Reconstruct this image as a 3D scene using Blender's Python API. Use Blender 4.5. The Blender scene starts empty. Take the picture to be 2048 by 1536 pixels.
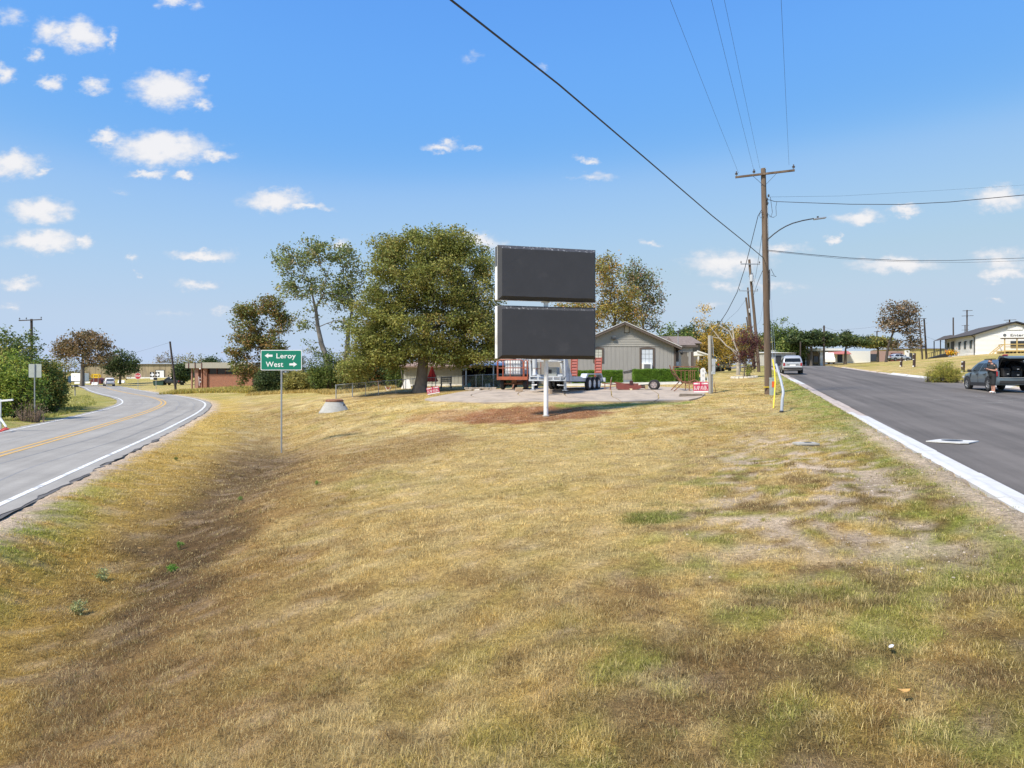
import bpy, bmesh, math, random
import numpy as np
from mathutils import Vector, Matrix

S = bpy.context.scene
C = S.collection
R = math.radians
random.seed(7)
rng = np.random.default_rng(11)

# ------------------------------------------------------------------ camera
F = 1421.0            # focal length in pixels of the 2048 px wide photograph
HZ = 748.0            # row of the horizon
cam_d = bpy.data.cameras.new('camera')
cam_d.sensor_width = 36.0
cam_d.lens = 36.0 * F / 2048.0
cam_d.shift_y = -(768.0 - HZ) / 2048.0
cam_d.clip_start = 0.1
cam_d.clip_end = 6000.0
cam = bpy.data.objects.new('camera', cam_d)
C.objects.link(cam)
cam.location = (0, 0, 0)
cam.rotation_euler = (R(90), 0, 0)
S.camera = cam

# ------------------------------------------------------------------ light
SUN_EL, SUN_AZ = 50.0, -130.0       # azimuth clockwise from +Y (view direction); sun high behind the viewer's left shoulder
S.view_settings.view_transform = 'Standard'
S.view_settings.look = 'None'
S.view_settings.gamma = 1.0
S.view_settings.exposure = 0.50
S.view_settings.use_curve_mapping = False
sun_d = bpy.data.lights.new('sun', 'SUN')
sun_d.energy = 4.4
sun_d.angle = R(9.0)
sun_d.color = (1.0, 0.92, 0.80)
sun = bpy.data.objects.new('sun', sun_d)
C.objects.link(sun)
sdir = Vector((math.sin(R(SUN_AZ)) * math.cos(R(SUN_EL)), math.cos(R(SUN_AZ)) * math.cos(R(SUN_EL)), math.sin(R(SUN_EL))))
sun.rotation_euler = sdir.to_track_quat('Z', 'Y').to_euler()
sun.location = sdir * 60

world = bpy.data.worlds.new('World')
S.world = world
world.use_nodes = True
wt = world.node_tree
wt.nodes.clear()
WN, WL = wt.nodes, wt.links


def wn(kind, **kw):
    n = WN.new(kind)
    for k, v in kw.items():
        setattr(n, k, v)
    return n


def wmath(op, a, b=None, c=None, clamp=False):
    n = wn('ShaderNodeMath', operation=op, use_clamp=clamp)
    for i, v in enumerate((a, b, c)):
        if v is None:
            continue
        if isinstance(v, (int, float)):
            n.inputs[i].default_value = v
        else:
            WL.new(v, n.inputs[i])
    return n.outputs[0]


w_out = wn('ShaderNodeOutputWorld')
w_bg = wn('ShaderNodeBackground')
w_bg.inputs['Strength'].default_value = 0.10
WL.new(w_bg.outputs[0], w_out.inputs['Surface'])
w_tc = wn('ShaderNodeTexCoord')
w_sky = wn('ShaderNodeTexSky')
w_sky.sky_type = 'NISHITA'
w_sky.sun_disc = False
w_sky.sun_elevation = R(SUN_EL)
w_sky.sun_rotation = R(SUN_AZ)
w_sky.altitude = 150.0
w_sky.air_density = 1.0
w_sky.dust_density = 0.0
w_sky.ozone_density = 1.5
# camera-like tone of the sky: deeper blue above, paler and less yellow at the horizon
KS = 0.10 * 2 ** 0.50
w_in = wn('ShaderNodeVectorMath', operation='SCALE')
w_in.inputs['Scale'].default_value = KS
WL.new(w_sky.outputs[0], w_in.inputs[0])
w_cv = wn('ShaderNodeRGBCurve')
w_cv.mapping.extend = 'HORIZONTAL'
for ci, pts_ in enumerate(([(0, 0), (.175, .142), (.235, .185), (.31, .335), (.62, .50), (.95, .52), (1, .53)],
                           [(0, 0), (.29, .395), (.386, .455), (.49, .565), (.86, .65), (1, .65)],
                           [(0, 0), (.2, .62), (.5, .915), (.64, .905), (.745, .885), (.95, .825), (1, .80)])):
    cu_ = w_cv.mapping.curves[ci]
    cu_.points[0].location = pts_[0]
    cu_.points[-1].location = pts_[-1]
    for q_ in pts_[1:-1]:
        cu_.points.new(*q_)
w_cv.mapping.update()
WL.new(w_in.outputs[0], w_cv.inputs['Color'])
w_outc = wn('ShaderNodeVectorMath', operation='SCALE')
w_outc.inputs['Scale'].default_value = 1.0 / KS
WL.new(w_cv.outputs[0], w_outc.inputs[0])
# clouds: direction -> gnomonic coordinates about +Y, fields of flattened puffs broken up by noise
w_sep = wn('ShaderNodeSeparateXYZ')
WL.new(w_tc.outputs['Generated'], w_sep.inputs[0])
w_y = wmath('MAXIMUM', w_sep.outputs[1], 0.04)
w_u = wmath('DIVIDE', w_sep.outputs[0], w_y)
w_v = wmath('DIVIDE', w_sep.outputs[2], w_y)
w_uv = wn('ShaderNodeCombineXYZ')
WL.new(w_u, w_uv.inputs[0])
WL.new(w_v, w_uv.inputs[1])
w_n1 = wn('ShaderNodeTexNoise')
w_n1.inputs['Scale'].default_value = 30.0
w_n1.inputs['Detail'].default_value = 6.0
w_n1.inputs['Roughness'].default_value = 0.62
w_ms = wn('ShaderNodeVectorMath', operation='MULTIPLY')
w_ms.inputs[1].default_value = (1.0, 1.6, 1.0)
WL.new(w_uv.outputs[0], w_ms.inputs[0])
WL.new(w_ms.outputs[0], w_n1.inputs['Vector'])
w_sub = wn('ShaderNodeVectorMath', operation='SUBTRACT')
WL.new(w_n1.outputs['Color'], w_sub.inputs[0])
w_sub.inputs[1].default_value = (0.5, 0.5, 0.5)
w_mul = wn('ShaderNodeVectorMath', operation='MULTIPLY')
WL.new(w_sub.outputs[0], w_mul.inputs[0])
w_mul.inputs[1].default_value = (0.060, 0.040, 0.0)
w_add = wn('ShaderNodeVectorMath', operation='ADD')
WL.new(w_uv.outputs[0], w_add.inputs[0])
WL.new(w_mul.outputs[0], w_add.inputs[1])
CLOUDS = [(22, 38, 25, 20, .45), (100, 64, 40, 28, .8), (160, 70, 52, 32, 1), (228, 80, 13, 20, .5), (65, 112, 18, 14, .6), (103, 162, 26, 17, .85),
          (188, 172, 35, 18, .85), (8, 150, 24, 22, .8), (335, 180, 74, 38, 1.1), (402, 210, 26, 11, .7), (405, 155, 13, 10, .5), (325, 298, 112, 36, 1.1), (213, 275, 34, 18, .9),
          (430, 312, 44, 12, .8), (30, 328, 58, 30, 1.05), (85, 343, 22, 9, .7), (295, 352, 38, 10, .85), (372, 354, 30, 9, .8), (550, 400, 66, 24, 1), (615, 415, 44, 10, .85),
          (80, 422, 68, 26, 1.05), (85, 482, 86, 24, 1.05), (165, 486, 24, 15, .8), (262, 515, 13, 7, .55), (405, 510, 68, 14, .95), (40, 568, 44, 13, .8), (390, 573, 48, 11, .8),
          (272, 553, 13, 6, .6), (245, 385, 20, 9, .3), (885, 291, 42, 12, .8), (945, 295, 22, 5, .4), (1175, 321, 22, 9, .7), (1180, 354, 48, 10, .55), (945, 485, 60, 18, .9),
          (680, 493, 20, 12, .9), (1300, 489, 22, 8, .6), (1455, 525, 88, 28, .95), (1560, 497, 52, 14, .75), (1450, 571, 44, 13, .65), (1545, 573, 60, 13, .6), (1725, 434, 50, 17, .95),
          (1810, 417, 34, 12, .85), (1995, 397, 62, 27, .95), (1795, 530, 96, 18, .95), (2005, 520, 56, 25, .8), (2005, 547, 48, 14, 1.0), (1668, 479, 16, 8, .8), (1990, 603, 20, 6, .5),
          (345, 4, 38, 14, .8), (395, 12, 14, 14, .4), (20, 615, 26, 7, .5), (945, 117, 20, 7, .22), (1080, 133, 14, 8, .3), (1420, 605, 28, 7, .35), (450, 622, 28, 7, .45), (340, 630, 44, 6, .22)]
field = None
for (cx, cy, rx, ry, dens) in CLOUDS:
    m = wn('ShaderNodeVectorMath', operation='MULTIPLY_ADD')
    kx, ky = F / (1.18 * rx), F / (1.25 * ry)
    WL.new(w_add.outputs[0], m.inputs[0])
    m.inputs[1].default_value = (kx, ky, 0)
    m.inputs[2].default_value = (-kx * (cx - 1024) / F, -ky * (HZ - cy) / F, 0)
    ln = wn('ShaderNodeVectorMath', operation='LENGTH')
    WL.new(m.outputs[0], ln.inputs[0])
    v = wmath('MULTIPLY_ADD', ln.outputs['Value'], -dens, dens)
    field = v if field is None else wmath('MAXIMUM', field, v)
field = wmath('MAXIMUM', field, -0.2)
# unseen rest of the sky: scattered puffs, cover raised to whiten ambient light
w_m2 = wn('ShaderNodeVectorMath', operation='MULTIPLY')
w_m2.inputs[1].default_value = (3.0, 3.0, 8.0)
WL.new(w_tc.outputs['Generated'], w_m2.inputs[0])
w_n2 = wn('ShaderNodeTexNoise')
w_n2.inputs['Scale'].default_value = 1.6
w_n2.inputs['Detail'].default_value = 7.0
w_n2.inputs['Roughness'].default_value = 0.58
WL.new(w_m2.outputs[0], w_n2.inputs['Vector'])
w_gen = wmath('MULTIPLY_ADD', w_n2.outputs[0], 3.2, -1.80)
w_side = wn('ShaderNodeMapRange')
w_side.clamp = True
WL.new(w_sep.outputs[1], w_side.inputs[0])
w_side.inputs[1].default_value = 0.62
w_side.inputs[2].default_value = 0.70
w_side.inputs[3].default_value = 0.0
w_side.inputs[4].default_value = -1.0
w_gen = wmath('ADD', w_gen, w_side.outputs[0])
field = wmath('MAXIMUM', field, w_gen)
w_n3 = wn('ShaderNodeTexNoise')
w_n3.inputs['Scale'].default_value = 42.0
w_n3.inputs['Detail'].default_value = 5.0
w_n3.inputs['Roughness'].default_value = 0.6
WL.new(w_ms.outputs[0], w_n3.inputs['Vector'])
field = wmath('ADD', field, wmath('MULTIPLY_ADD', w_n3.outputs[0], 0.8, -0.43))
w_a = wn('ShaderNodeMapRange')
w_a.interpolation_type = 'SMOOTHSTEP'
WL.new(field, w_a.inputs[0])
w_a.inputs[1].default_value = -0.06
w_a.inputs[2].default_value = 0.68
w_a.inputs[3].default_value = 0.0
w_a.inputs[4].default_value = 0.93
w_mix = wn('ShaderNodeMix', data_type='RGBA')
CLOUD_K = 6.6
WL.new(w_a.outputs[0], w_mix.inputs['Factor'])
WL.new(w_outc.outputs[0], w_mix.inputs['A'])
w_cc = wn('ShaderNodeMix', data_type='RGBA')
w_cr = wn('ShaderNodeMapRange')
WL.new(field, w_cr.inputs[0])
w_cr.inputs[1].default_value = 0.15
w_cr.inputs[2].default_value = 0.75
WL.new(w_cr.outputs[0], w_cc.inputs['Factor'])
w_cc.inputs['A'].default_value = (0.80 * CLOUD_K, 0.83 * CLOUD_K, 0.90 * CLOUD_K, 1)
w_cc.inputs['B'].default_value = (1.0 * CLOUD_K, 0.985 * CLOUD_K, 0.99 * CLOUD_K, 1)
WL.new(w_cc.outputs['Result'], w_mix.inputs['B'])
WL.new(w_mix.outputs['Result'], w_bg.inputs['Color'])

world.cycles.sampling_method = 'MANUAL'
world.cycles.sample_map_resolution = 512
S.cycles.max_bounces = 6
S.cycles.diffuse_bounces = 3
S.cycles.glossy_bounces = 3
S.cycles.transmission_bounces = 4
S.cycles.transparent_max_bounces = 8
S.cycles.use_denoising = True


# ------------------------------------------------------------------ projection helpers
def X(px, d):
    return (px - 1024.0) / F * d


def Z(py, d):
    return (HZ - py) / F * d


def at(px, py, d):
    return Vector((X(px, d), d, Z(py, d)))


# ------------------------------------------------------------------ materials
MATS = {}


def pmat(name, col, rough=0.6, metal=0.0, var=0.12, scale=6.0, bump=0.0, bscale=40.0, attr=None, spec=0.5, col2=None, wear=0.0, trans=0.0, stretch=None, coat=0.0):
    """Principled material with a noise mottle (world space), optional second colour for stains, optional colour attribute."""
    if name in MATS:
        return MATS[name]
    m = bpy.data.materials.new(name)
    m.use_nodes = True
    nt = m.node_tree
    N, L = nt.nodes, nt.links
    b = N['Principled BSDF']
    b.inputs['Roughness'].default_value = rough
    b.inputs['Metallic'].default_value = metal
    b.inputs['Specular IOR Level'].default_value = spec
    if coat:
        b.inputs['Coat Weight'].default_value = coat
    geo = N.new('ShaderNodeNewGeometry')
    vec = geo.outputs['Position']
    if stretch:
        mp = N.new('ShaderNodeMapping')
        mp.inputs['Scale'].default_value = stretch
        L.new(vec, mp.inputs['Vector'])
        vec = mp.outputs[0]
    if attr:
        a = N.new('ShaderNodeVertexColor')
        a.layer_name = attr
        base = a.outputs[0]
    else:
        rgb = N.new('ShaderNodeRGB')
        rgb.outputs[0].default_value = (*col, 1)
        base = rgb.outputs[0]
    nz = N.new('ShaderNodeTexNoise')
    nz.inputs['Scale'].default_value = scale
    nz.inputs['Detail'].default_value = 5
    nz.inputs['Roughness'].default_value = 0.6
    L.new(vec, nz.inputs['Vector'])
    if wear and col2:
        mr = N.new('ShaderNodeMapRange')
        mr.inputs[1].default_value = 0.62 - wear * 0.3
        mr.inputs[2].default_value = 0.72 - wear * 0.2
        nz2 = N.new('ShaderNodeTexNoise')
        nz2.inputs['Scale'].default_value = scale * 0.55
        nz2.inputs['Detail'].default_value = 6
        nz2.inputs['Roughness'].default_value = 0.68
        L.new(vec, nz2.inputs['Vector'])
        L.new(nz2.outputs[0], mr.inputs[0])
        mx = N.new('ShaderNodeMix')
        mx.data_type = 'RGBA'
        L.new(mr.outputs[0], mx.inputs['Factor'])
        L.new(base, mx.inputs['A'])
        mx.inputs['B'].default_value = (*col2, 1)
        base = mx.outputs['Result']
    mr2 = N.new('ShaderNodeMapRange')
    mr2.inputs[1].default_value = 0.25
    mr2.inputs[2].default_value = 0.75
    mr2.inputs[3].default_value = 1 - var
    mr2.inputs[4].default_value = 1 + var
    L.new(nz.outputs[0], mr2.inputs[0])
    vm = N.new('ShaderNodeVectorMath')
    vm.operation = 'SCALE'
    L.new(base, vm.inputs[0])
    L.new(mr2.outputs[0], vm.inputs['Scale'])
    L.new(vm.outputs[0], b.inputs['Base Color'])
    if bump:
        nb = N.new('ShaderNodeTexNoise')
        nb.inputs['Scale'].default_value = bscale
        nb.inputs['Detail'].default_value = 4
        L.new(vec, nb.inputs['Vector'])
        bp = N.new('ShaderNodeBump')
        bp.inputs['Strength'].default_value = bump
        bp.inputs['Distance'].default_value = 0.02
        L.new(nb.outputs[0], bp.inputs['Height'])
        L.new(bp.outputs[0], b.inputs['Normal'])
    if trans:
        tr = N.new('ShaderNodeBsdfTranslucent')
        L.new(vm.outputs[0], tr.inputs['Color'])
        ms = N.new('ShaderNodeMixShader')
        ms.inputs[0].default_value = trans
        L.new(b.outputs[0], ms.inputs[1])
        L.new(tr.outputs[0], ms.inputs[2])
        L.new(ms.outputs[0], N['Material Output'].inputs['Surface'])
    MATS[name] = m
    return m


def glassmat(name, col=(0.03, 0.035, 0.04), rough=0.06, spec=0.6):
    return pmat(name, col, rough=rough, var=0.05, spec=spec)


# ------------------------------------------------------------------ mesh builder
class MB:
    def __init__(s):
        s.v, s.f = [], []

    def add(s, vs, fs):
        o = len(s.v)
        s.v += [tuple(v) for v in vs]
        s.f += [tuple(i + o for i in f) for f in fs]
        return s

    def box(s, c, d, rz=0.0, rx=0.0, ry=0.0, taper=1.0):
        m = Matrix.Rotation(rz, 3, 'Z') @ Matrix.Rotation(ry, 3, 'Y') @ Matrix.Rotation(rx, 3, 'X')
        c = Vector(c)
        vs = []
        for z in (-.5, .5):
            k = taper if z > 0 else 1.0
            for (x, y) in ((-.5, -.5), (.5, -.5), (.5, .5), (-.5, .5)):
                vs.append(c + m @ Vector((x * d[0] * k, y * d[1] * k, z * d[2])))
        return s.add(vs, [(3, 2, 1, 0), (4, 5, 6, 7), (0, 1, 5, 4), (1, 2, 6, 5), (2, 3, 7, 6), (3, 0, 4, 7)])

    def span(s, a, b):
        a, b = Vector(a), Vector(b)
        return s.box((a + b) / 2, [abs(x) for x in (b - a)])

    def bar(s, a, b, w, h=None, roll=0.0):
        a, b = Vector(a), Vector(b)
        h = w if h is None else h
        d = (b - a)
        q = d.to_track_quat('Z', 'Y').to_matrix() @ Matrix.Rotation(roll, 3, 'Z')
        x, y = q.col[0] * w / 2, q.col[1] * h / 2
        vs = [a - x - y, a + x - y, a + x + y, a - x + y, b - x - y, b + x - y, b + x + y, b - x + y]
        return s.add(vs, [(3, 2, 1, 0), (4, 5, 6, 7), (0, 1, 5, 4), (1, 2, 6, 5), (2, 3, 7, 6), (3, 0, 4, 7)])

    def tube(s, pts, rad, n=8, cap=True):
        pts = [Vector(p) for p in pts]
        if not hasattr(rad, '__len__'):
            rad = [rad] * len(pts)
        o = len(s.v)
        prev = None
        for i, p in enumerate(pts):
            t = (pts[min(i + 1, len(pts) - 1)] - pts[max(i - 1, 0)])
            if t.length < 1e-9:
                t = Vector((0, 0, 1))
            t.normalize()
            if prev is None:
                a = Vector((1, 0, 0)) if abs(t.x) < .9 else Vector((0, 1, 0))
                u = t.cross(a).normalized()
            else:
                u = (prev - t * prev.dot(t))
                u = u.normalized() if u.length > 1e-6 else t.orthogonal().normalized()
            prev = u
            w = t.cross(u)
            for k in range(n):
                an = 2 * math.pi * k / n
                s.v.append(tuple(p + (u * math.cos(an) + w * math.sin(an)) * rad[i]))
        for i in range(len(pts) - 1):
            for k in range(n):
                a = o + i * n + k
                b = o + i * n + (k + 1) % n
                s.f.append((a, b, b + n, a + n))
        if cap:
            s.f.append(tuple(o + k for k in reversed(range(n))))
            s.f.append(tuple(o + (len(pts) - 1) * n + k for k in range(n)))
        return s

    def cyl(s, a, b, r, n=12, r2=None):
        return s.tube([a, b], [r, r if r2 is None else r2], n)

    def lathe(s, prof, c=(0, 0, 0), n=20, axis='z', mat=None, cap=True):
        c = Vector(c)
        o = len(s.v)
        for (r, h) in prof:
            for k in range(n):
                an = 2 * math.pi * k / n
                p = Vector((r * math.cos(an), r * math.sin(an), h))
                if axis == 'x':
                    p = Vector((p.z, p.x, p.y))
                elif axis == 'y':
                    p = Vector((p.x, p.z, p.y))
                if mat is not None:
                    p = mat @ p
                s.v.append(tuple(c + p))
        for i in range(len(prof) - 1):
            for k in range(n):
                a = o + i * n + k
                b = o + i * n + (k + 1) % n
                s.f.append((a, b, b + n, a + n))
        if cap:
            s.f.append(tuple(o + k for k in reversed(range(n))))
            s.f.append(tuple(o + (len(prof) - 1) * n + k for k in range(n)))
        return s

    def prism(s, poly, a, b, plane='xz'):
        """poly in a plane, extruded along the remaining axis from a to b"""
        def mk(p, h):
            if plane == 'xz':
                return (p[0], h, p[1])
            if plane == 'yz':
                return (h, p[0], p[1])
            return (p[0], p[1], h)
        n = len(poly)
        vs = [mk(p, a) for p in poly] + [mk(p, b) for p in poly]
        fs = [tuple(range(n)), tuple(reversed(range(n, 2 * n)))] + [(i, i + n, (i + 1) % n + n, (i + 1) % n) for i in range(n)]
        return s.add(vs, fs)

    def quad(s, *p):
        return s.add(p, [tuple(range(len(p)))])

    def mesh(s, name='m', fix=True):
        me = bpy.data.meshes.new(name)
        me.from_pydata(s.v, [], s.f)
        me.update()
        if fix:
            bm = bmesh.new()
            bm.from_mesh(me)
            bmesh.ops.recalc_face_normals(bm, faces=bm.faces)
            bm.to_mesh(me)
            bm.free()
        return me

    def build(s, name, m, parent=None, smooth=False, bevel=0.0, loc=None):
        me = s.mesh(name)
        me.materials.append(m)
        if smooth:
            me.polygons.foreach_set('use_smooth', [True] * len(me.polygons))
        o = bpy.data.objects.new(name, me)
        C.objects.link(o)
        if parent:
            o.parent = parent
        if loc is not None:
            o.location = loc
        if smooth:
            try:
                me.set_sharp_from_angle(angle=R(38))
            except Exception:
                pass
        if bevel:
            md = o.modifiers.new('bevel', 'BEVEL')
            md.width = bevel
            md.segments = 2
            md.limit_method = 'ANGLE'
        return o


def npmesh(name, verts, faces_n, m, parent=None, col=None, smooth=False):
    """fast mesh from numpy: verts (N,3), faces_n = list of (M,k) int arrays"""
    me = bpy.data.meshes.new(name)
    me.vertices.add(len(verts))
    me.vertices.foreach_set('co', np.asarray(verts, np.float32).ravel())
    nl = sum(f.size for f in faces_n)
    npoly = sum(len(f) for f in faces_n)
    me.loops.add(nl)
    me.polygons.add(npoly)
    me.loops.foreach_set('vertex_index', np.concatenate([f.ravel() for f in faces_n]).astype(np.int32))
    st, o = [], 0
    for f in faces_n:
        k = f.shape[1]
        st.append(o + np.arange(len(f)) * k)
        o += f.size
    me.polygons.foreach_set('loop_start', np.concatenate(st).astype(np.int32))
    if smooth:
        me.polygons.foreach_set('use_smooth', np.ones(npoly, bool))
    me.update(calc_edges=True)
    if col is not None:
        a = me.color_attributes.new('col', 'FLOAT_COLOR', 'POINT')
        c4 = np.ones((len(verts), 4), np.float32)
        c4[:, :3] = col
        a.data.foreach_set('color', c4.ravel())
    me.materials.append(m)
    ob = bpy.data.objects.new(name, me)
    C.objects.link(ob)
    if parent:
        ob.parent = parent
    return ob


def tag(o, label=None, cat=None, group=None, kind=None):
    if label:
        o['label'] = label
    if cat:
        o['category'] = cat
    if group:
        o['group'] = group
    if kind:
        o['kind'] = kind
    return o


def thing(name, label, cat, loc=(0, 0, 0), rz=0.0, group=None):
    o = bpy.data.objects.new(name, None)
    C.objects.link(o)
    o.location = loc
    o.rotation_euler = (0, 0, rz)
    return tag(o, label, cat, group)


def copy_tree(o, parent=None):
    c = o.copy()
    C.objects.link(c)
    if parent:
        c.parent = parent
    for ch in list(o.children):
        copy_tree(ch, c)
    return c


def share(proto, parent, loc, rz=0.0, scale=None):
    c = proto.copy()
    C.objects.link(c)
    c.parent = parent
    c.location = loc
    c.rotation_euler = (0, 0, rz)
    if scale:
        c.scale = scale
    return c


def text(name, body, size, m, parent, loc, rot=(R(90), 0, 0), align='CENTER', extrude=0.002, offset=0.0, sx=1.0, spacing=1.0):
    cu = bpy.data.curves.new(name, 'FONT')
    cu.body = body
    cu.size = size
    cu.align_x = align
    cu.align_y = 'BOTTOM_BASELINE'
    cu.extrude = extrude
    cu.offset = offset
    cu.space_character = spacing
    cu.materials.append(m)
    tmp = bpy.data.objects.new(name, cu)
    C.objects.link(tmp)
    dg = bpy.context.evaluated_depsgraph_get()
    dg.update()
    me = bpy.data.meshes.new_from_object(tmp.evaluated_get(dg))
    bpy.data.objects.remove(tmp)
    if not me.materials:
        me.materials.append(m)
    o = bpy.data.objects.new(name, me)
    C.objects.link(o)
    o.parent = parent
    o.location = loc
    o.rotation_euler = rot
    o.scale = (sx, 1, 1)
    return o
# ------------------------------------------------------------------ noise in numpy
_tab = np.random.default_rng(5).random((256, 256))


def vnoise(x, y, f=1.0, o=0):
    x = np.asarray(x, float) * f + 57.3 * o + 1000
    y = np.asarray(y, float) * f + 31.7 * o + 1000
    xi, yi = np.floor(x).astype(int), np.floor(y).astype(int)
    fx, fy = x - xi, y - yi
    fx, fy = fx * fx * (3 - 2 * fx), fy * fy * (3 - 2 * fy)
    a = _tab[xi & 255, yi & 255]
    b = _tab[(xi + 1) & 255, yi & 255]
    c = _tab[xi & 255, (yi + 1) & 255]
    d = _tab[(xi + 1) & 255, (yi + 1) & 255]
    return (a * (1 - fx) + b * fx) * (1 - fy) + (c * (1 - fx) + d * fx) * fy


def fbm(x, y, f=1.0, o=0, n=4, g=0.55):
    s, a, t = 0.0, 1.0, 0.0
    for i in range(n):
        s = s + a * vnoise(x, y, f * 2.03 ** i, o + 7 * i)
        t += a
        a *= g
    return s / t


def sstep(a, b, x):
    t = np.clip((np.asarray(x, float) - a) / (b - a), 0, 1)
    return t * t * (3 - 2 * t)


# ------------------------------------------------------------------ road lines
ZROAD = -2.55
_cp = [(-4.4, -14.4), (-7.0, -6.4), (-8.9, -0.5), (-13.1, 12.7), (-15.5, 20.3), (-17.7, 27.3), (-20.2, 35.0), (-24.6, 47.8), (-29.3, 59.6), (-34.1, 69.0), (-40.6, 79.5),
       (-51.0, 94.5), (-64.0, 114.0), (-78.0, 136.0), (-96.0, 162.0), (-120.0, 190.0), (-160.0, 225.0)]


def catmull(P, k=24):
    P = [np.array(p, float) for p in P]
    P = [2 * P[0] - P[1]] + P + [2 * P[-1] - P[-2]]
    out = []
    for i in range(1, len(P) - 2):
        for j in range(k):
            t = j / k
            out.append(0.5 * (2 * P[i] + (P[i + 1] - P[i - 1]) * t + (2 * P[i - 1] - 5 * P[i] + 4 * P[i + 1] - P[i + 2]) * t * t + (3 * P[i] - P[i - 1] - 3 * P[i + 1] + P[i + 2]) * t ** 3))
    out.append(P[-2])
    return np.array(out)


RC = catmull(_cp, 26)
_d = np.gradient(RC, axis=0)
_d /= np.linalg.norm(_d, axis=1)[:, None]
RN = np.stack([_d[:, 1], -_d[:, 0]], 1)          # to the right of travel
RHW = 3.72


def road_sd(x, y):
    """signed distance from the farm road's centre line, right positive"""
    x, y = np.ravel(x), np.ravel(y)
    out = np.empty(len(x))
    A_ = RC[::2]
    for i in range(0, len(x), 20000):
        px, py = x[i:i + 20000, None], y[i:i + 20000, None]
        dd = (px - A_[None, :, 0]) ** 2 + (py - A_[None, :, 1]) ** 2
        k = dd.argmin(1) * 2
        sg = (x[i:i + 20000] - RC[k, 0]) * RN[k, 0] + (y[i:i + 20000] - RC[k, 1]) * RN[k, 1]
        out[i:i + 20000] = np.sqrt(dd.min(1)) * np.sign(sg)
    return out


SU = np.array([0.3047, 0.9524])
SR = np.array([0.9524, -0.3047])
K0 = np.array([6.8, 9.43])


def st_s(x, y):
    return (np.asarray(x) - K0[0]) * SR[0] + (np.asarray(y) - K0[1]) * SR[1]


def st_t(x, y):
    return (np.asarray(x) - K0[0]) * SU[0] + (np.asarray(y) - K0[1]) * SU[1]


def st_p(s, t):
    return K0[0] + s * SR[0] + t * SU[0], K0[1] + s * SR[1] + t * SU[1]


def zst(y):
    y = np.asarray(y, float)
    e = np.clip((y - 95) / 30, 0, 1)
    return -2.25 + 0.033 * np.minimum(y, 95) + 0.033 * 30 * (e - e * e / 2) * 0.9


_ft = np.array([-40, 20, 37.7, 45.4, 54.8, 62, 75, 95, 160])
_fs = np.array([12.6, 12.6, 12.3, 11.4, 10.9, 10.2, 9.8, 9.4, 9.0])


def sfar(t):
    return np.interp(t, _ft, _fs)


# ------------------------------------------------------------------ terrain height
_G = []


def g(px, py, d):
    _G.append((X(px, d), d, Z(py, d)))


for a in [(1024, 1536, 4.6), (400, 1536, 5), (0, 1536, 5.3), (1700, 1536, 4.2), (2048, 1536, 4.0), (2048, 1150, 7.5), (300, 1100, 12.3), (500, 950, 21.5), (563, 893, 29.4), (530, 835, 46),
          (450, 806, 62), (700, 1000, 15), (1024, 1100, 9.5), (1024, 900, 20.5), (1400, 1100, 9), (1400, 900, 19.5), (1700, 1000, 11.2), (850, 900, 21), (700, 880, 28), (760, 858, 32),
          (1092, 833, 32), (1300, 838, 28.5), (1450, 826, 29), (669, 822, 40), (800, 815, 37), (930, 803, 37), (1390, 802, 36), (1250, 805, 36), (1000, 783, 42), (1400, 790, 39.5),
          (1200, 782, 43), (672, 797, 53), (838, 787, 53), (985, 778, 52), (1250, 767, 58), (1360, 767, 58), (1100, 770, 60), (1421, 786, 40), (0, 842, 36), (-300, 835, 40), (350, 776, 120),
          (420, 775, 105), (560, 786, 75), (640, 783, 70), (300, 757, 190), (100, 760, 200), (900, 763, 90), (1250, 758, 100), (1450, 745, 95), (1828, 733, 75), (1925, 733, 64), (1700, 736, 105),
          (1850, 722, 100), (1950, 709, 104), (2048, 706, 102), (1750, 725, 130), (2048, 764, 47), (800, 775, 62), (720, 783, 66)]:
    g(*a)
for a in [(-400, 500, 2), (0, 600, 1), (400, 500, 5), (-400, 300, -1), (-200, 600, 0), (400, 200, 6), (200, 50, 2), (200, -60, 0), (-200, 0, -2.4), (-200, -100, -2.4), (0, -60, -2.6), (100, -60, -2), (0, -8, -2.5),
          (700, 0, 3), (-700, 0, -2), (0, 900, 1), (-600, 800, 0), (600, 800, 4), (-150, 150, -2.4), (-120, 60, -2.4), (-60, 30, -2.35), (60, 20, -0.9)]:
    _G.append(a)
for k in range(20, len(RC), 30):
    for sg in (-1, 1):
        _G.append((RC[k, 0] + sg * RN[k, 0] * 4.0, RC[k, 1] + sg * RN[k, 1] * 4.0, ZROAD - 0.05))
for t in np.arange(-22, 130, 9):
    x, y = st_p(-0.2, t)
    _G.append((x, y, float(zst(y)) + 0.1))
    x, y = st_p(float(sfar(t)) + 0.4, t)
    _G.append((x, y, float(zst(y)) + 0.1))
_G = np.array(_G)


def _tps_k(r2):
    return 0.5 * r2 * np.log(r2 + 1e-9)


_n = len(_G)
_A = np.zeros((_n + 3, _n + 3))
_r2 = ((_G[:, None, :2] - _G[None, :, :2]) ** 2).sum(2)
_A[:_n, :_n] = _tps_k(_r2) + np.eye(_n) * 6.0
_A[:_n, _n] = 1
_A[:_n, _n + 1:] = _G[:, :2]
_A[_n, :_n] = 1
_A[_n + 1:, :_n] = _G[:, :2].T
_w = np.linalg.solve(_A, np.concatenate([_G[:, 2], np.zeros(3)]))


DITCH = catmull([(-4.2, 3.0), (-5.4, 8.0), (-6.4, 12.3), (-7.6, 19.0), (-8.4, 24.0), (-9.5, 29.4), (-12.5, 38.0), (-16.0, 46.0), (-21.0, 56.0)], 12)


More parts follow.
